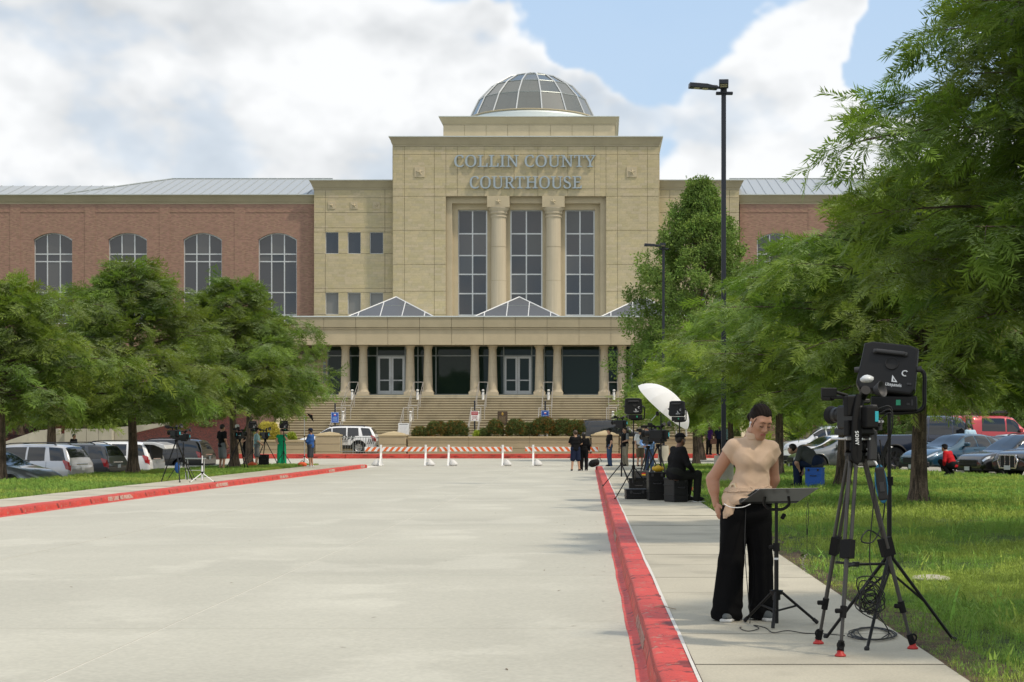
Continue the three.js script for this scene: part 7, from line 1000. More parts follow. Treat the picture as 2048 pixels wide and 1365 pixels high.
  // wide trousers
  const pl = [[V(-0.045, 0.90, 0.0), V(0.090, 0.90, -0.01), 0.112], [V(-0.060, 0.82, 0), V(0.085, 0.82, -0.015), 0.120], [V(-0.075, 0.80, 0.0), V(-0.102, 0.45, 0.005), 0.110, 0.098], [V(-0.102, 0.45, 0.005), V(-0.144, 0.0, 0.015), 0.098, 0.113], [V(0.095, 0.80, -0.02), V(0.124, 0.45, -0.03), 0.108, 0.085], [V(0.124, 0.45, -0.03), V(0.130, 0.0, -0.045), 0.085, 0.097]];
  const pf = capsules(pl, 0.022), legFold = (x, y, z) => { const cx = x < -0.005 - 0.02 * y ? lerp(-0.148, -0.075, clamp(y / 0.8)) : lerp(0.126, 0.092, clamp(y / 0.8)), a = Math.atan2(z, x - cx), n = fbm(x * 5, y * 3, z * 5, 2) - 0.5; return -0.0065 * Math.sin(a * 5 + n * 5 + y * 2.5) * sstep(0.85, 0.45, y) - 0.006 * Math.sin(y * 62 + n * 9 + x * 30) * sstep(0.22, 0.04, y) - 0.004 * Math.sin(y * 38 - x * 30 + n * 9) * sstep(0.62, 0.8, y); };
  part(w, 'trousers', meshSDF((x, y, z) => Math.max(pf(x, y, z) + legFold(x, y, z), 0.012 - y + 0.006 * Math.sin(x * 40), y - 0.955), V(-0.32, -0.01, -0.22), V(0.30, 0.98, 0.2), 0.0105), M.blackWool);
  for (const [x, z, r] of [[-0.122, 0.044, -0.30], [0.148, -0.02, 0.35]]) { const f = new THREE.SphereGeometry(1, 18, 10), p = f.attributes.position; for (let i = 0; i < p.count; i++) { const q = p.getZ(i); p.setXYZ(i, p.getX(i) * (0.044 + 0.006 * q), Math.max(p.getY(i) * (0.055 - 0.018 * q), -0.02) + 0.038, q * 0.125); } f.computeVertexNormals(); f.rotateY(r); f.translate(x, 0, z); const sh = part(w, 'shoe', f, M.trainer); const so = rbx(0.094, 0.026, 0.255, 0.012, 0, 0.014, 0); so.rotateY(r); so.translate(x, 0, z); part(sh, 'sole', so, M.sole); }
  part(w, 'waist_cord', wire([V(-0.165, 0.885, 0.10), V(-0.12, 0.862, 0.135), V(-0.03, 0.862, 0.150), V(0.03, 0.885, 0.145)], 0.0032), M.white);
}
// ================================================================== EQUIPMENT
Object.assign(M, { carbon: mat([0.045, 0.042, 0.038], 0.5), footRed: mat([0.45, 0.02, 0.015], 0.5), cyan: mat([0.03, 0.38, 0.46], 0.4), lensGlass: mat([0.02, 0.02, 0.03], 0.05, { ior: 1.8 }), umb: mat([0.82, 0.83, 0.84], 0.9, { transmission: 0.35, thickness: 0, side: THREE.DoubleSide }), yellow: mat([0.62, 0.38, 0.02], 0.55), crateBlue: mat([0.015, 0.12, 0.50], 0.5), sandbag: mat([0.62, 0.10, 0.03], 0.8), cable: mat([0.010, 0.010, 0.010], 0.55), printWhite: mat([0.62, 0.64, 0.66], 0.5), greenLed: mat([0.02, 0.30, 0.16], 0.4), rubber: mat([0.02, 0.02, 0.021], 0.9), paperGrey: mat([0.10, 0.105, 0.11], 0.35) });
// a light stand or tripod: legs are given by their feet
function stand(name, label, group, hub, feet, topY, o = {}) { // hub: where the legs meet; feet: list of points; a pole rises to topY
  const t = thing(name, label, o.category ?? 'tripod', group, V(hub.x, 0, hub.z)), r = o.r ?? 0.013, m = o.m ?? M.black, loc = (p) => V(p.x - hub.x, p.y, p.z - hub.z), h = loc(hub);
  if (topY) { part(t, 'pole', merge([bar(V(0, Math.max(hub.y - (o.drop ?? 0.35), 0.2), 0), V(0, lerp(hub.y, topY, 0.5), 0), r * 1.35), bar(V(0, lerp(hub.y, topY, 0.5), 0), V(0, topY, 0), r)]), m); for (const k of [0.5]) part(t, 'clamp_collar', cyl(r * 2.1, r * 2.1, 0.06, 10, 0, lerp(hub.y, topY, k) - 0.03, 0), M.blackMatte); }
  part(t, 'hub', cyl(r * 2.6, r * 2.6, 0.07, 12, 0, hub.y - 0.035, 0), M.blackMatte);
  for (const f of feet) { const p = loc(f), leg = part(t, 'leg', bar(h, p, r, r * 0.85), m); part(leg, 'rubber_foot', turned(new THREE.SphereGeometry(r * 1.5, 8, 6), 0, 0, 0, p.x, p.y + r, p.z), M.rubber); if (o.brace) part(t, 'brace', bar(V(0, Math.max(hub.y - (o.drop ?? 0.35), 0.22), 0), h.clone().lerp(p, 0.55), r * 0.7), m); }
  return t;
}
const tri = (c, spread, y, turn = 0, n = 3) => Array.from({ length: n }, (_, i) => V(c.x + Math.cos(turn + i * 2 * Math.PI / n) * spread, y, c.z + Math.sin(turn + i * 2 * Math.PI / n) * spread));
// a panel light seen from its back
function panelLight(label, group, pos, turn, tilt, s = 1, o = {}) {
  const t = thing('panel_light', label, 'film light', group, pos, turn), h = holder(t, 'head'); h.position.y = 0.20 * s; h.rotation.set(tilt, 0, o.roll ?? 0); const w = 0.36 * s, hh = 0.30 * s;
  const shell = extrude([[-w / 2 + 0.02 * s, -hh / 2], [w / 2 - 0.02 * s, -hh / 2], [w / 2, -hh / 2 + 0.03 * s], [w / 2 - 0.015 * s, hh / 2], [w / 2 - 0.06 * s, hh / 2 + 0.015 * s], [-w / 2 + 0.06 * s, hh / 2 + 0.015 * s], [-w / 2 + 0.015 * s, hh / 2], [-w / 2, -hh / 2 + 0.03 * s]], 0.07 * s, 0.014 * s); shell.translate(0, 0.02 * s, -0.05 * s); part(h, 'housing', shell, M.black);
  part(h, 'carry_grip', merge([rbx(0.20 * s, 0.028 * s, 0.03 * s, 0.012 * s, 0, 0.125 * s, 0.052 * s), rbx(0.03 * s, 0.03 * s, 0.05 * s, 0.01 * s, -0.1 * s, 0.125 * s, 0.03 * s), rbx(0.03 * s, 0.03 * s, 0.05 * s, 0.01 * s, 0.1 * s, 0.125 * s, 0.03 * s)]), M.charcoal);
  part(h, 'fan_grille', turned(lathe([[0.045 * s, 0], [0.045 * s, 0.008 * s], [0.038 * s, 0.009 * s], [0.036 * s, 0.002 * s], [0, 0.002 * s]], 20), Math.PI / 2, 0, 0, 0.02 * s, 0.055 * s, 0.034 * s), M.rubber);
  const ring = new THREE.TorusGeometry(0.018 * s, 0.0045 * s, 6, 16, 4.6); ring.rotateZ(0.7); ring.translate(0.115 * s, -0.005 * s, 0.037 * s); part(h, 'letter_mark', ring, M.printWhite);
  const tr = extrude([[0, 0], [0.040, 0], [0, 0.048]].map((p) => p.map((v) => v * s)), 0.002, 0, [[[0.010, 0.008], [0.010, 0.028], [0.026, 0.008]].map((p) => p.map((v) => v * s))]); tr.translate(0.035 * s, -0.072 * s, 0.034 * s); const tx = lettering('Litepanels', fontSans, 0.021 * s, 0.002, 0.105 * s, 2); tx.translate(0.0, -0.102 * s, 0.034 * s); part(h, 'logo', merge([tr, tx]), M.printWhite);
  for (const x of [0.15, 0.165]) part(h, 'control_knob', turned(cyl(0.008 * s, 0.008 * s, 0.012 * s, 8), Math.PI / 2, 0, 0, x * s - 0.005, -0.075 * s, 0.030 * s), M.charcoal);
  part(h, 'diffuser', rbx(w * 0.9, hh * 0.9, 0.02 * s, 0.005, 0, 0.02 * s, -0.066 * s), M.white);
  part(t, 'power_box', rbx(0.30 * s, 0.10 * s, 0.09 * s, 0.012 * s, 0.04 * s, -0.005 * s, 0.0), M.black); part(t, 'status_panel', rbx(0.030 * s, 0.036 * s, 0.004, 0.001, 0.07 * s, 0.0, 0.046 * s), M.greenLed); part(t, 'status_panel', merge([rbx(0.012 * s, 0.04 * s, 0.004, 0.001, 0.16 * s, 0, 0.046 * s), rbx(0.02 * s, 0.014 * s, 0.004, 0.001, 0.135 * s, -0.01 * s, 0.046 * s)]), M.charcoal);
  part(t, 'yoke', wire([V(0.20 * s, 0.22 * s, 0), V(0.232 * s, 0.20 * s, 0), V(0.238 * s, 0.08 * s, 0), V(0.225 * s, -0.04 * s, 0), V(0.12 * s, -0.065 * s, 0), V(-0.06 * s, -0.065 * s, 0)], 0.014 * s, 8), M.black); for (const x of [-0.20, 0.20]) part(t, 'tilt_knob', turned(cyl(0.022 * s, 0.018 * s, 0.04 * s, 10), 0, 0, Math.PI / 2, x * s + 0.02 * s, 0.22 * s, 0), M.charcoal);
  return t;
}
// shoulder video camera, seen from its rear left: lens away from the viewer
function videoCamera(label, group, pos, turn, s = 1, fine = false) {
  const t = thing('video_camera', label, 'video camera', group, pos, turn), P = (n, g, m) => part(t, n, g.scale(s, s, s), m);
  P('body', merge([rbx(0.14, 0.17, 0.30, 0.02, 0, 0.13, 0), rbx(0.12, 0.05, 0.36, 0.015, 0, 0.03, -0.02)]), M.black); P('battery', rbx(0.10, 0.15, 0.07, 0.012, 0, 0.13, 0.18), M.blackMatte); P('carry_handle', merge([rbx(0.03, 0.03, 0.26, 0.012, 0.0, 0.275, -0.03), rbx(0.03, 0.08, 0.03, 0.01, 0, 0.235, 0.07), rbx(0.03, 0.08, 0.03, 0.01, 0, 0.235, -0.14)]), M.black);
  P('lens', turned(lathe([[0, 0.0], [0.045, 0], [0.05, 0.05], [0.046, 0.07], [0.054, 0.08], [0.055, 0.13], [0.0, 0.13]], 20), -Math.PI / 2, 0, 0, 0, 0.15, -0.14), M.black); P('lens_hood', turned(lathe([[0.056, 0], [0.066, 0.06], [0.063, 0.06], [0.052, 0]], 20), -Math.PI / 2, 0, 0, 0, 0.15, -0.265), M.blackMatte); P('front_glass', turned(cyl(0.052, 0.052, 0.004, 20), -Math.PI / 2, 0, 0, 0, 0.15, -0.272), M.lensGlass);
  P('viewfinder_tube', turned(cyl(0.028, 0.034, 0.16, 14), 1.15, -0.35, 0, 0.03, 0.255, 0.02), M.black); const cup = lathe([[0.034, 0], [0.050, 0.035], [0.058, 0.052], [0.056, 0.056], [0.044, 0.042], [0.026, 0.020], [0.0, 0.018]], 22); cup.rotateX(1.35); cup.rotateY(0.45); cup.translate(0.055, 0.315, 0.17); P('eyecup', cup, M.charcoal);
  P('flip_screen', merge([rbx(0.125, 0.065, 0.018, 0.005, -0.21, 0.305, -0.02), bar(V(-0.15, 0.305, -0.02), V(-0.06, 0.285, -0.02), 0.012)]), M.black); P('side_label', rbx(0.002, 0.075, 0.028, 0.0008, 0.0715, 0.14, 0.06), M.cyan); P('rear_label', rbx(0.028, 0.072, 0.003, 0.0008, 0.032, 0.135, 0.2165), M.cyan);
  P('connector', merge([-0.03, 0.0, 0.03].map((x) => turned(cyl(0.009, 0.009, 0.03, 8), Math.PI / 2, 0, 0, x + 0.09, 0.10, 0.13))), M.steel); P('shoulder_pad', rbx(0.10, 0.03, 0.17, 0.012, 0, -0.005, 0.03), M.rubber); P('microphone', merge([turned(cyl(0.013, 0.013, 0.20, 10), -Math.PI / 2, 0, 0, -0.075, 0.275, 0.0), turned(cyl(0.024, 0.022, 0.12, 12), -Math.PI / 2, 0, 0, -0.075, 0.275, -0.19)]), M.blackMatte); P('radio_pack', rbx(0.07, 0.10, 0.035, 0.01, 0.105, 0.17, 0.05), M.charcoal);
  if (fine) { part(t, 'side_module', merge([rbx(0.05, 0.13, 0.17, 0.012, 0.095, 0.12, -0.02), rbx(0.03, 0.05, 0.05, 0.008, 0.12, 0.09, 0.09), rbx(0.035, 0.035, 0.04, 0.006, 0.13, 0.05, 0.07), rbx(0.11, 0.03, 0.16, 0.01, 0.02, 0.225, -0.02), rbx(0.06, 0.20, 0.04, 0.012, 0.06, -0.06, 0.10)]), M.charcoal); part(t, 'battery_plate', merge([rbx(0.09, 0.13, 0.05, 0.01, -0.10, 0.19, 0.10), rbx(0.06, 0.10, 0.06, 0.01, -0.085, 0.05, 0.06)]), M.blackMatte); part(t, 'rod', merge([bar(V(-0.03, -0.02, 0.12), V(-0.03, -0.02, -0.25), 0.008), bar(V(0.03, -0.02, 0.12), V(0.03, -0.02, -0.25), 0.008)]), M.steel); const sw = new THREE.TubeGeometry(new THREE.CatmullRomCurve3([V(-0.06, 0.26, 0.11), V(-0.095, 0.12, 0.15), V(-0.105, -0.04, 0.16), V(-0.10, -0.15, 0.15), V(-0.075, -0.165, 0.15), V(-0.07, -0.05, 0.15), V(-0.065, 0.10, 0.14)]), 40, 0.024, 6); sw.scale(1, 1, 0.35); sw.translate(0, 0, 0.09); const st = part(t, 'strap', sw, M.blackMatte); const tx = lettering('SONY', fontSans, 0.026, 0.002, 0.09, 2); tx.rotateZ(-Math.PI / 2 * 0.97); tx.translate(-0.108, 0.03, 0.158); part(st, 'strap_print', tx, M.printWhite);
    for (let i = 0; i < 3; i++) part(t, 'signal_cable', wire([V(0.09 - i * 0.02, 0.11 + 0.03 * i, 0.16), V(0.13, 0.15 + 0.02 * i, 0.2), V(0.155, 0.06, 0.19), V(0.13 + 0.01 * i, -0.1, 0.12), V(0.10, -0.30, 0.08)], 0.004), M.cable); const wrap = new THREE.SphereGeometry(0.04, 12, 9), p = wrap.attributes.position; for (let i = 0; i < p.count; i++) { const k = 0.8 + 0.5 * fbm(p.getX(i) * 30, p.getY(i) * 30, p.getZ(i) * 30, 2); p.setXYZ(i, p.getX(i) * k * 1.1, p.getY(i) * k * 0.6, p.getZ(i) * k); } wrap.computeVertexNormals(); wrap.translate(0.02, 0.365, 0.10); part(t, 'crumpled_cover', wrap, M.paleBag ??= mat([0.55, 0.57, 0.58], 0.35)); part(t, 'record_button', turned(cyl(0.012, 0.012, 0.01, 10), 0, 0, Math.PI / 2, -0.072, 0.06, 0.05), M.footRed); }
  return t;
}
// ------------------------------------------------------------------ music stand before the woman
{
  const B = V(px2x(1553, 12.0), 0.15, -12.0), t = thing('music_stand', 'black music stand with flat desk in front of the woman', 'music stand', null, B), h = (py, Z = 12.0) => EYE - (py - PY) * Z / F - 0.15;
  const hubY = h(1184), topY = h(1006); part(t, 'lower_tube', bar(V(0, 0.03, 0), V(0, h(1095), 0), 0.0165), M.black); part(t, 'upper_tube', bar(V(0, h(1095), 0), V(0, topY, 0), 0.0125), M.black); part(t, 'height_clamp', merge([cyl(0.025, 0.025, 0.06, 12, 0, h(1095) - 0.03, 0), turned(rbx(0.04, 0.03, 0.03, 0.01), 0, 0, 0, -0.035, h(1095), 0)]), M.blackMatte); part(t, 'tape_band', cyl(0.0172, 0.0172, 0.014, 12, 0, h(1120), 0), M.printWhite); part(t, 'leg_hub', merge([cyl(0.045, 0.05, 0.03, 14, 0, hubY - 0.02, 0), cyl(0.03, 0.03, 0.07, 12, 0, hubY - 0.06, 0)]), M.black);
  for (const [px, py] of [[1490, 1247], [1546, 1262], [1635, 1251]]) { const g = ground(px, py - 2, 0.15).sub(B); g.y = 0.012; const a = V(g.x, 0, g.z).normalize().multiplyScalar(0.04), leg = part(t, 'leg', bar(V(a.x, hubY, a.z), g, 0.0105), M.black); const d = g.clone().sub(V(a.x, hubY, a.z)).normalize(); part(leg, 'rubber_foot', bar(g.clone().addScaledVector(d, -0.045), g, 0.0145), M.rubber); part(t, 'brace', bar(V(0, 0.12, 0), V(a.x, hubY, a.z).lerp(g, 0.45), 0.008), M.black); }
  const desk = holder(t, 'desk'); desk.position.set(0.022, topY + 0.055, 0.02); desk.rotation.set(0, 0.36, 0); const p = new THREE.Group(); const dk = rbx(0.47, 0.006, 0.33, 0.003); dk.rotateX(-0.33 - 0.0); part(desk, 'plate', dk, M.paperGrey); const lip = rbx(0.47, 0.035, 0.05, 0.006, 0, 0.012, -0.175); lip.rotateX(-0.33); part(desk, 'lower_ledge', lip, M.black); for (const s of [-1, 1]) part(t, 'desk_arm', wire([V(0, topY - 0.05, 0), V(s * 0.05, topY - 0.045, 0.01), V(s * 0.09, topY - 0.01, 0.015), V(s * 0.085, topY + 0.045, 0.03)], 0.011, 8), M.black); part(t, 'tilt_knob', turned(rbx(0.03, 0.045, 0.02, 0.008), 0, 0, -0.5, 0.05, topY - 0.10, 0.0), M.blackMatte);
  const book = thing('tablet', 'dark tablet case lying on the music stand ledge', 'tablet', null, V(B.x - 0.09, B.y + topY + 0.035, B.z - 0.05)); const bkG = rbx(0.19, 0.012, 0.14, 0.004); bkG.rotateX(-0.33); bkG.rotateY(0.36); bkG.translate(0, 0.035, -0.03); part(book, 'cover', bkG, M.blackGloss); const pg = rbx(0.17, 0.004, 0.12, 0.001); pg.rotateX(-0.33); pg.rotateY(0.36); pg.translate(0, 0.0435, -0.032); part(book, 'screen', pg, M.lensGlass);
  const e = thing('earpiece_cable', 'thin black cable with coiled clear earpiece hanging from the music stand', 'cable', null, V(B.x, B.y, B.z)), q = at(1616, 1005, 11.85).sub(B); part(e, 'cable', merge([wire([q, q.clone().add(V(0.006, -0.10, 0)), q.clone().add(V(-0.004, -0.22, 0)), q.clone().add(V(-0.006, -0.37, 0))], 0.0022), wire([q.clone().add(V(0.0, 0, 0)), q.clone().add(V(-0.012, -0.10, 0)), q.clone().add(V(-0.008, -0.20, 0))], 0.0018)]), M.cable); part(e, 'connector', bar(q.clone().add(V(-0.005, -0.19, 0)), q.clone().add(V(-0.005, -0.235, 0)), 0.005), M.black); const co = []; for (let i = 0; i <= 30; i++) { const u = i / 30; co.push(q.clone().add(V(-0.006 - 0.03 * Math.sin(u * 3) + 0.008 * Math.sin(u * 40), -0.37 - 0.13 * u, 0.008 * Math.cos(u * 40)))); } part(e, 'coil', wire(co, 0.0028, 5, 90), mat([0.42, 0.38, 0.30], 0.4));
  const c = thing('floor_cable', 'thin black cable curling over the pavement from the woman to the tripod', 'cable'), y = 0.158, G = (px, py) => { const v = ground(px, py, y); return v; }; part(c, 'cable', wire([at(1492, 1010, 12.35), at(1490, 1100, 12.28), at(1497, 1200, 12.2), G(1500, 1246), G(1480, 1256), G(1496, 1263), G(1518, 1258), G(1508, 1251), G(1530, 1256), G(1548, 1266), G(1575, 1262), G(1610, 1267), G(1645, 1268), G(1690, 1272)], 0.0034, 5, 160), M.cable);
}
// ------------------------------------------------------------------ the big camera on its tripod
{
  const A = at(1712, 912, 10.74), feet = [[1637, 1289], [1681, 1314], [1826, 1299]].map(([x, y]) => ground(x, y, 0.15)), t = thing('camera_tripod', 'tall black two-stage tripod with red feet carrying the big video camera', 'tripod', null, V(A.x, 0.15, A.z)), L = (p) => p.clone().sub(V(A.x, 0.15, A.z)), a = L(A), mid = 0.56;
  part(t, 'bowl', merge([cyl(0.055, 0.06, 0.05, 18, 0, a.y - 0.045, 0), cyl(0.075, 0.075, 0.02, 18, 0, a.y + 0.0, 0)]), M.black); part(t, 'fluid_head', merge([rbx(0.10, 0.075, 0.12, 0.02, 0, a.y + 0.06, 0), turned(cyl(0.045, 0.045, 0.14, 16), 0, 0, Math.PI / 2, 0.07, a.y + 0.065, 0)]), M.black); part(t, 'quick_plate', rbx(0.14, 0.022, 0.11, 0.004, 0, a.y + 0.112, 0), M.steel);
  for (const [i, f] of feet.entries()) {
    const p = L(f), out = V(p.x - a.x, 0, p.z - a.z).normalize(), top = V(out.x * 0.055, a.y - 0.02, out.z * 0.055), sd = V(-out.z, 0, out.x).multiplyScalar(0.021), k = top.clone().lerp(p, 0.47), k2 = top.clone().lerp(p, 0.78), d = p.clone().sub(top).normalize(), leg = holder(t, 'leg');
    part(leg, 'upper_tube', merge([bar(top.clone().add(sd), k.clone().add(sd), 0.0125), bar(top.clone().sub(sd), k.clone().sub(sd), 0.0125)]), M.carbon); part(leg, 'middle_tube', bar(k.clone().addScaledVector(d, -0.05), k2, 0.0145), M.carbon); part(leg, 'lower_tube', bar(k2, p.clone().addScaledVector(d, -0.05), 0.0115), M.carbon);
    const clamp1 = sqbar(k.clone().addScaledVector(d, -0.07), k.clone().addScaledVector(d, 0.05), 0.085, 0.05); part(leg, 'clamp', clamp1, M.blackMatte); part(leg, 'clamp', merge([bar(k2.clone().addScaledVector(d, -0.04), k2.clone().addScaledVector(d, 0.035), 0.022, 0.022, 10), turned(rbx(0.05, 0.03, 0.03, 0.01), 0, 0, 0, k2.x - 0.03, k2.y + 0.01, k2.z + 0.01)]), M.blackMatte);
    part(leg, 'ankle', merge([bar(p.clone().addScaledVector(d, -0.10), p.clone().add(V(0, 0.035, 0)), 0.020, 0.024, 10), turned(new THREE.TorusGeometry(0.024, 0.007, 6, 14), 0, 0.4, 0, p.x, p.y + 0.075, p.z + 0.02)]), M.blackMatte); part(leg, 'foot_pad', turned(lathe([[0, 0.045], [0.018, 0.042], [0.024, 0.02], [0.036, 0.010], [0.036, 0], [0, 0]], 16), 0, 0, 0, p.x, p.y + 0.001, p.z), M.footRed);
    part(t, 'spreader_arm', bar(V(0, mid, 0), k.clone().lerp(V(0, mid, 0), 0.06).setY(mid), 0.009), M.black); part(t, 'leg_joint', turned(rbx(0.06, 0.05, 0.05, 0.012), 0, Math.atan2(out.x, out.z), 0, top.x, top.y + 0.01, top.z), M.black);
  }
  part(t, 'spreader_hub', cyl(0.025, 0.025, 0.03, 12, 0, mid - 0.015, 0), M.black);
  const ph = [V(0.06, a.y + 0.06, 0.03), V(0.13, a.y - 0.045, 0.07), V(0.185, a.y - 0.20, 0.10)]; part(t, 'pan_handle', bar(ph[0], ph[1].clone().lerp(ph[2], 0.35), 0.008), M.steel); part(t, 'pan_grip', bar(ph[1].clone().lerp(ph[2], 0.3), ph[2], 0.014, 0.012), M.rubber);
  videoCamera('black shoulder video camera with round eyecup on the tall tripod', null, V(A.x + 0.0, 0.15 + a.y + 0.13, A.z), 0.42, 0.92, true);
  const pch = thing('hanging_pouch', 'black pouch with bright blue edging hung from the pan handle', 'pouch', null, at(1763, 968, 10.55)); const pg = rbx(0.062, 0.215, 0.035, 0.016); pg.rotateZ(0.13); part(pch, 'pad', pg, M.rubber); const ed = new THREE.TorusGeometry(1, 0.14, 6, 30); ed.scale(0.036, 0.112, 0.045); ed.rotateZ(0.13); part(pch, 'edging', ed, mat([0.01, 0.13, 0.24], 0.6)); part(pch, 'strap', wire([V(-0.01, 0.10, 0), V(-0.015, 0.16, 0.01), V(-0.02, 0.19, 0.0)], 0.005), M.cable); part(pch, 'label', turned(rbx(0.03, 0.06, 0.003, 0.001), 0, 0, 0.13, 0.002, -0.02, 0.0195), M.charcoal);
  // big panel light on its own stand
  const PB = V(px2x(1779, 11.15), 0.15, -11.15), st = stand('light_stand', 'black light stand carrying the big panel light beside the camera tripod', null, V(PB.x, 0.15 + 0.60, PB.z), [[1734, 1302], [1909, 1283], [1652, 1277]].map(([x, y]) => ground(x, y, 0.15)), EYE - (818 - PY) * 11.15 / F, { r: 0.0125, brace: true, drop: 0.12, category: 'light stand' });
  panelLight('big black panel light tilted above the video camera', null, V(PB.x - 0.01, EYE - (806 - PY) * 11.15 / F, PB.z), -0.22, -0.30, 1.02, { roll: -0.13 });
  // coils of cable hung on the tripod and spread on the slab
  const cb = thing('cable_coil', 'tangle of black cable hanging between the tripod legs onto the pavement', 'cable'), pts = [at(1757, 905, 10.7), at(1748, 1000, 10.7), at(1742, 1140, 10.7)], r = rng(5); for (let i = 0; i < 46; i++) { const k = i / 46, a2 = i * 1.9, R2 = 26 + 14 * Math.sin(i * 0.7); pts.push(at(1739 + Math.cos(a2) * R2 * 0.8 + 4 * r(), 1178 + Math.sin(a2) * (R2 * 0.9) + 38 * k, 10.7 + 0.06 * Math.sin(i * 2.3))); } for (let i = 0; i < 26; i++) { const a2 = i * 1.3, R2 = 20 + 26 * r(), g = ground(1745 + Math.cos(a2) * R2 * 1.2, 1268 + Math.sin(a2) * 13, 0.16 + 0.012 * r()); pts.push(g); } part(cb, 'cable', wire(pts, 0.0042, 5, 620), M.cable); part(cb, 'cable', wire([at(1760, 880, 10.72), at(1768, 940, 10.72), at(1766, 1040, 10.75), at(1745, 1085, 10.7), at(1722, 1082, 10.65), at(1735, 1062, 10.7), at(1775, 1085, 10.95)], 0.005, 6, 60), M.cable);
}
// ------------------------------------------------------------------ blue crate, cases, gear beside the pavement
{
  const crate = (label, px, Z, w, h, d, turn, m, name = 'plastic_crate', cat = 'crate') => { const t = thing(name, label, cat, null, gp(px, Z, 0.145), turn); part(t, 'shell', rbx(w, h, d, 0.025, 0, h / 2, 0), m); for (const y of [0.3, 0.7]) part(t, 'moulded_rib', merge([rbx(w + 0.012, 0.022, d + 0.012, 0.006, 0, h * y, 0)]), m); part(t, 'lid', rbx(w + 0.016, 0.05, d + 0.016, 0.015, 0, h - 0.02, 0), m); for (const s of [-1, 1]) part(t, 'latch', rbx(0.05, 0.06, 0.02, 0.006, s * w * 0.28, h - 0.06, d / 2 + 0.010), M.charcoal); part(t, 'handle', wire([V(-0.08, h * 0.62, d / 2 + 0.002), V(-0.07, h * 0.6, d / 2 + 0.03), V(0.07, h * 0.6, d / 2 + 0.03), V(0.08, h * 0.62, d / 2 + 0.002)], 0.010), M.charcoal); return t; };
  crate('blue plastic crate serving as a seat on the lawn', 1630, 43.5, 0.44, 0.52, 0.40, -0.35, M.crateBlue);
  const cs = (l, px, Z, w, h, d, turn) => { const t = crate(l, px, Z, w, h, d, turn, M.black, 'equipment_case', 'equipment case'); t.userData.group = 'black equipment cases'; return t; };
  cs('upright black case under the sitting man', 1352, 34.2, 0.34, 0.50, 0.42, 0.5); cs('tall black case left of the sitting man', 1312, 35, 0.36, 0.60, 0.30, 0.15); cs('low black case flat on the pavement under the panel light', 1272, 35.6, 0.46, 0.22, 0.36, 0.1); cs('black case behind the low one, topped by a box', 1277, 37.6, 0.44, 0.40, 0.34, 0.0);
  const bxT = thing('gear_box', 'dark gear box with yellow and red label on the black case', 'equipment case', null, gp(1280, 37.5, 0.56)); part(bxT, 'shell', rbx(0.38, 0.16, 0.30, 0.02, 0, 0.08, 0), M.charcoal); part(bxT, 'label', merge([rbx(0.09, 0.03, 0.004, 0.001, 0.08, 0.07, 0.152)]), M.yellow); part(bxT, 'label', rbx(0.09, 0.026, 0.004, 0.001, 0.08, 0.10, 0.152), M.footRed); part(bxT, 'handle', wire([V(-0.09, 0.155, 0), V(-0.07, 0.20, 0), V(0.07, 0.20, 0), V(0.09, 0.155, 0)], 0.01), M.black);
  const yb = thing('yellow_bag', 'bright yellow soft bag beside the sitting man', 'bag', null, gp(1316, 35.1, 0.75)); const yg = new THREE.SphereGeometry(1, 14, 10); yg.scale(0.13, 0.075, 0.09); yg.translate(0, 0.07, 0); part(yb, 'bag', yg, M.yellow); part(yb, 'strap', wire([V(-0.09, 0.10, 0.04), V(0, 0.17, 0.05), V(0.09, 0.10, 0.04)], 0.012), M.charcoal);
  const rb = thing('cable_bundle', 'red and grey cable bundle behind the feet of the sitting man', 'cable', null, gp(1374, 35.2, 0.145)); for (let i = 0; i < 4; i++) part(rb, 'loop', turned(new THREE.TorusGeometry(0.075 + 0.01 * i, 0.014, 6, 20), 0.3 * i, 0.7 * i, 0, 0.01 * i, 0.20, 0), i % 2 ? M.sandbag : M.footRed); part(rb, 'hook', bar(V(0, 0, 0), V(0, 0.28, 0), 0.01), M.black);
  const bp = thing('backpack', 'black backpack slumped on the end of the right kerb', 'bag', null, gp(1190.5, 71.1, 0.15)); const g = new THREE.SphereGeometry(1, 16, 12), p = g.attributes.position; for (let i = 0; i < p.count; i++) { const k = 1 + 0.25 * (fbm(p.getX(i) * 2 + 3, p.getY(i) * 2, p.getZ(i) * 2, 2) - 0.5); p.setXYZ(i, p.getX(i) * 0.25 * k, Math.max(p.getY(i) * 0.17 * k, -0.15) + 0.15, p.getZ(i) * 0.18 * k); } g.rotateZ(0.35); g.computeVertexNormals(); part(bp, 'bag', g, M.blackMatte); part(bp, 'strap', wire([V(0.05, 0.28, 0), V(0.16, 0.36, 0.02), V(0.24, 0.30, 0.03), V(0.27, 0.22, 0.02)], 0.016), M.blackMatte); part(bp, 'pocket', rbx(0.16, 0.12, 0.05, 0.02, -0.05, 0.13, 0.15), M.charcoal);
  // lights, umbrella, camera of the middle crew
  const crew = 'gear of the crew in the middle', base = (px, Z, y = 0.15) => V(px2x(px, Z), y, -Z), hgt = (py, Z) => EYE - (py - PY) * Z / F;
  let b = base(1267, 35.4); stand('light_stand', 'light stand nearest the kerb, under the front panel light', crew, V(b.x, 0.85, b.z), [[1230, 999], [1316, 998], [1276, 986]].map(([x, y]) => ground(x, y, 0.15)), hgt(838, 35.4), { category: 'light stand', r: 0.014 }); panelLight('black panel light on the stand nearest the kerb', crew, V(b.x, hgt(834, 35.4), b.z), 0.12, -0.10, 1.0);
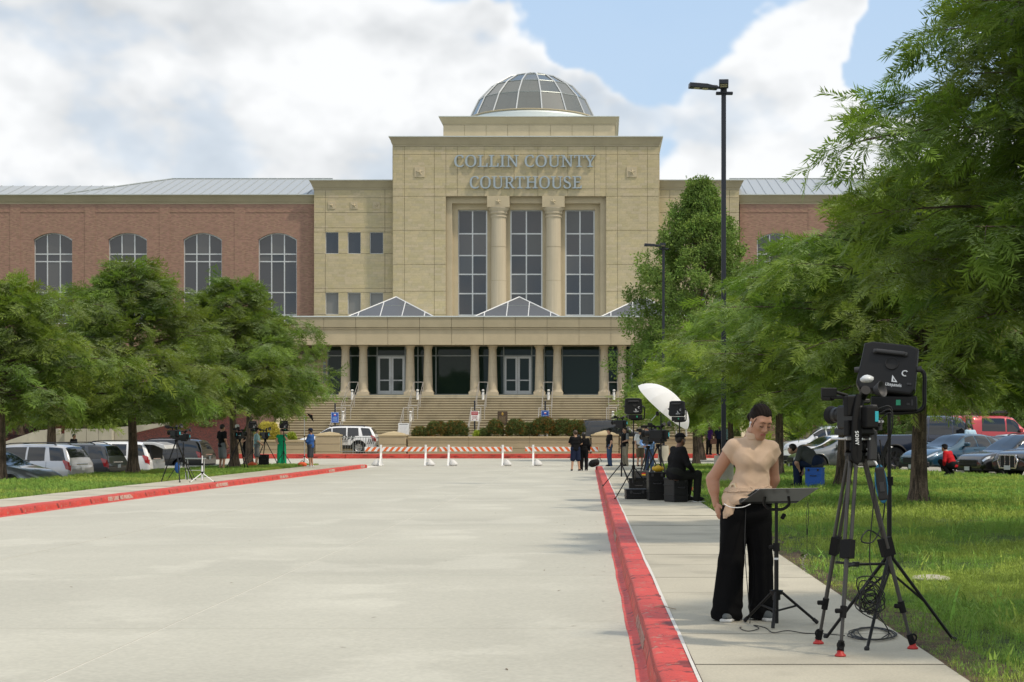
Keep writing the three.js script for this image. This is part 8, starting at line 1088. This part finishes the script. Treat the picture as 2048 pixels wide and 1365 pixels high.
  b = base(1359, 36.2); stand('light_stand', 'light stand standing behind the sitting man', crew, V(b.x, 0.75, b.z), tri(b, 0.42, 0.15, 0.4), hgt(842, 36.2), { category: 'light stand', r: 0.014 }); panelLight('black panel light above the cap of the sitting man', crew, V(b.x - 0.06, hgt(838, 36.2), b.z), -0.55, -0.08, 0.98);
  b = base(1243, 44.5); stand('light_stand', 'thin light stand beside the man in the vest', crew, V(b.x, 0.75, b.z), tri(b, 0.5, 0.15, 1.0), hgt(856, 44.5), { category: 'light stand', r: 0.015 }); videoCamera('small video camera high on the thin stand', crew, V(b.x - 0.02, hgt(856, 44.5), b.z), 0.8, 0.95);
  b = base(1322, 38); stand('light_stand', 'light stand holding the white umbrella', crew, V(b.x, 0.8, b.z), tri(b, 0.5, 0.15, 0.2), hgt(828, 38), { category: 'light stand', r: 0.014 });
  { const Zu = 38, c = at(1326, 815, Zu), t = thing('photo_umbrella', 'large white photographic umbrella above the middle crew', 'umbrella', crew, c), ax = V(0.63, 0.72, 0.18).normalize(), R = 0.76, dp = 0.40, n = 12, q = new THREE.Quaternion().setFromUnitVectors(V(0, 1, 0), ax), rim = []; const ribP = (k, u) => { const rr = R * Math.sin(u * 1.35) / Math.sin(1.35), yy = dp * (Math.cos(u * 1.35) - Math.cos(1.35)) / (1 - Math.cos(1.35)), a2 = k / n * 2 * Math.PI; return V(Math.cos(a2) * rr, yy, Math.sin(a2) * rr); };
    for (let k = 0; k < n; k++) { const pos = [], idx = [], m = 8; for (let i = 0; i <= m; i++) for (let j = 0; j <= 4; j++) { const u = i / m, A2 = ribP(k, u), B2 = ribP(k + 1, u), pp = A2.lerp(B2, j / 4); pp.multiplyScalar(1 + 0.012 * Math.sin(Math.PI * j / 4) * u); pos.push(pp.x, pp.y, pp.z); } for (let i = 0; i < m; i++) for (let j = 0; j < 4; j++) { const p2 = i * 5 + j; idx.push(p2, p2 + 1, p2 + 5, p2 + 1, p2 + 6, p2 + 5); } const g2 = new THREE.BufferGeometry(); g2.setAttribute('position', new THREE.Float32BufferAttribute(pos, 3)); g2.setIndex(idx); g2.computeVertexNormals(); g2.applyQuaternion(q); part(t, 'gore', g2, M.umb); part(t, 'rib', wire([0, 0.25, 0.5, 0.75, 1].map((u) => ribP(k, u).multiplyScalar(0.985)), 0.006, 5).applyQuaternion(q), M.steel); }
    part(t, 'shaft', bar(ax.clone().multiplyScalar(dp), ax.clone().multiplyScalar(-0.42), 0.008), M.steel); part(t, 'clamp', turned(rbx(0.07, 0.10, 0.07, 0.02), 0, 0, 0, -ax.x * 0.2, -ax.y * 0.2, -ax.z * 0.2), M.black); }
  b = base(1316, 39.5); stand('camera_tripod', 'black camera tripod amid the middle crew', crew, V(b.x, 1.28, b.z), tri(b, 0.50, 0.15, 0.9), 0, { r: 0.02 }); videoCamera('large video camera on the middle tripod with a dark hood', crew, V(b.x, 1.36, b.z), 0.9, 1.35);
  b = base(1296, 42); stand('camera_tripod', 'second tripod just left of the large middle camera', crew, V(b.x, 1.22, b.z), tri(b, 0.5, 0.15, 0.2), 0, { r: 0.02 }); videoCamera('second video camera left of the large middle one', crew, V(b.x, 1.30, b.z), 0.4, 1.15);
  // left lawn crew
  const lc = 'gear of the crews on the left'; b = base(352, 48.8, 0.14);
  stand('camera_tripod', 'black tripod on the left pavement before the parked cars', lc, V(b.x, 1.36, b.z), [[322, 964], [359, 966], [384, 961]].map(([x, y]) => ground(x, y, 0.145)), 0, { r: 0.02 }); videoCamera('video camera on the tripod before the parked cars', lc, V(b.x - 0.04, 1.42, b.z), 0.7, 1.15);
  b = base(366, 50, 0.14); stand('light_stand', 'black stand next to the left pavement tripod', lc, V(b.x, 0.9, b.z), tri(b, 0.5, 0.14, 0.5), hgt(885, 50), { category: 'light stand', r: 0.014 }); videoCamera('dark compact camera beside the left pavement camera', lc, V(b.x, hgt(882, 50), b.z), 1.2, 1.0);
  b = base(404, 48, 0.15); stand('light_stand', 'low white light stand on the left pavement', lc, V(b.x, 0.42, b.z), tri(b, 0.40, 0.15, 0.3), hgt(912, 48), { category: 'light stand', r: 0.014, m: M.white });
  { const t = thing('folding_table', 'small grey folding table by the low white stand', 'table', lc, gp(389, 51, 0.13)); part(t, 'top', rbx(0.62, 0.04, 0.4, 0.015, 0, 0.66, 0), M.alumDark); for (const [x, z] of [[-0.26, -0.15], [0.26, -0.15], [-0.26, 0.15], [0.26, 0.15]]) part(t, 'leg', bar(V(x * 0.9, 0, z * 1.1), V(x, 0.65, z), 0.012), M.alum); part(t, 'brace', merge([bar(V(-0.24, 0.3, 0.15), V(0.24, 0.3, 0.15), 0.008)]), M.alum);
    const bt = thing('blue_bag', 'blue bag hanging under the left pavement tripod', 'bag', lc, gp(354, 48.9, 0.55)); const bg = new THREE.SphereGeometry(1, 12, 9); bg.scale(0.08, 0.16, 0.07); part(bt, 'bag', bg, C.blue); part(bt, 'strap', bar(V(0, 0.14, 0), V(0, 0.38, 0), 0.008), M.cable); }
  b = base(479, 66.5, 0.13); stand('camera_tripod', 'tripod beside the man in black and his tree', lc, V(b.x, 1.30, b.z), tri(b, 0.55, 0.13, 0.7), 0, { r: 0.022 }); videoCamera('video camera with bright lamp by the man in black', lc, V(b.x, 1.36, b.z), -0.4, 1.25);
  { const l = thing('camera_lamp', 'round white lamp face clipped beside the left camera', 'film light', lc, V(b.x - 0.06, 1.86, b.z + 0.16)); part(l, 'reflector', turned(lathe([[0, -0.01], [0.04, 0], [0.085, 0.05], [0.09, 0.05], [0.05, -0.02], [0, -0.03]], 18), Math.PI / 2), M.white); part(l, 'housing', rbx(0.13, 0.13, 0.12, 0.03, 0, 0, -0.08), M.black); part(l, 'bracket', bar(V(0, -0.06, -0.06), V(0.04, -0.22, -0.08), 0.012), M.black); }
  b = base(530, 73, 0.12); stand('camera_tripod', 'tripod in front of the person in green', lc, V(b.x, 1.28, b.z), tri(b, 0.62, 0.12, 0.1), 0, { r: 0.022 }); videoCamera('video camera beside the man in the pale teal shirt', lc, V(b.x, 1.34, b.z), 0.6, 1.35);
  b = base(505, 75.5, 0.1); stand('light_stand', 'light stand behind the man in the pale teal shirt', lc, V(b.x, 0.8, b.z), tri(b, 0.5, 0.1, 0.8), hgt(864, 75.5), { category: 'light stand', r: 0.016 }); panelLight('black panel light behind the head of the man in teal', lc, V(b.x, hgt(860, 75.5), b.z), 0.3, -0.1, 1.0);
  b = base(567, 77, 0.1); stand('light_stand', 'light stand directly before the person in green', lc, V(b.x, 0.7, b.z), tri(b, 0.45, 0.1, 0.4), hgt(862, 77), { category: 'light stand', r: 0.018 }); panelLight('black panel light hiding the face of the person in green', lc, V(b.x, hgt(860, 77), b.z), 0.05, -0.1, 1.05);
  b = base(608.5, 71.5, 0.13); stand('light_stand', 'silver light stand beside the man in blue', lc, V(b.x, 0.55, b.z), tri(b, 0.42, 0.13, 0.2), hgt(833, 71.5), { category: 'light stand', r: 0.014, m: M.steel });
  { const t = thing('light_flag', 'small dark flag on top of the silver light stand', 'flag', lc, V(b.x, hgt(833, 71.5), b.z)); part(t, 'clamp', rbx(0.07, 0.06, 0.06, 0.015, 0, 0, 0), M.steel); const fg = extrude([[0.10, 0.12], [0.34, 0.06], [0.40, -0.26]], 0.012); part(t, 'cloth', fg, M.blackMatte); part(t, 'edge_rod', bar(V(0.02, 0.02, 0), V(0.36, 0.08, 0), 0.007), M.footRed); }
  for (const [px, Z, l] of [[604, 71.1, 'orange sandbag at the foot of the silver light stand'], [504, 70.6, 'orange sandbag beside the feet of the man in teal']]) { const t = thing('weight_bag', l, 'sandbag', 'orange sandbags on the left lawn', gp(px, Z, 0.12)); const g2 = new THREE.SphereGeometry(1, 14, 10), p2 = g2.attributes.position; for (let i = 0; i < p2.count; i++) { const k = 1 + 0.3 * (fbm(p2.getX(i) * 2 + px, p2.getY(i) * 2, p2.getZ(i) * 2, 2) - 0.5); p2.setXYZ(i, p2.getX(i) * 0.20 * k, Math.max(0, p2.getY(i) * 0.13 * k + 0.10), p2.getZ(i) * 0.14 * k); } g2.computeVertexNormals(); part(t, 'bag', g2, M.sandbag); part(t, 'handle', wire([V(-0.08, 0.2, 0), V(0, 0.28, 0), V(0.08, 0.2, 0)], 0.012), M.charcoal); }
  const bin = cs('black case on the lawn under the camera of the teal man', 527, 72.2, 0.45, 0.50, 0.4, 0.2);
  // handbag of the woman in purple
  const hb = thing('handbag', 'brown handbag at the side of the woman in purple', 'bag', null, gp(1427, 92.7, 1.12)); part(hb, 'bag', rbx(0.36, 0.28, 0.12, 0.05, 0, 0, 0), mat([0.13, 0.05, 0.03], 0.5)); part(hb, 'strap', wire([V(-0.13, 0.12, 0), V(-0.08, 0.42, 0), V(0.05, 0.44, 0), V(0.13, 0.12, 0)], 0.012), mat([0.13, 0.05, 0.03], 0.5));
}
// small things lying about: twigs and leaves on the concrete
{
  const r = rng(401), g = new THREE.BufferGeometry(); g.setAttribute('position', new THREE.Float32BufferAttribute([-0.03, 0, 0, 0, 0.004, 0.009, 0.03, 0.006, 0, 0, 0.004, -0.009], 3)); g.setIndex([0, 1, 2, 0, 2, 3]); g.computeVertexNormals(); const mm = [mat([0.14, 0.10, 0.06], 0.9), mat([0.10, 0.085, 0.05], 0.9)];
  const list = []; for (let i = 0; i < 70; i++) { const near = r() < 0.4, Z = near ? 10 + r() * 22 : 12 + r() * 40, x = near ? kerbR(Z) - 0.05 - Math.abs(r() + r() - 1) * 1.2 : kerbL(Z) + 0.5 + r() * 10; list.push(turned(g.clone(), 0, r() * 6.28, 0, x, 0.002, -Z)); } const o = part(scene, 'leaf_litter', merge(list), mm[0]); o.userData = { kind: 'stuff', label: 'scattered dry leaflets on the concrete drive', category: 'leaves' };
  const tw = thing('fallen_twig', 'thin bent twig lying across the kerb and pavement', 'twig'); part(tw, 'stem', wire([ground(1309, 1215, 0.16), ground(1325, 1212, 0.163), ground(1338, 1216, 0.16), ground(1352, 1219, 0.16)], 0.003), M.twig);
}
scene.traverse((o) => { if (o.isMesh) { o.castShadow = true; o.receiveShadow = true; } });
renderer.render(scene, camera);
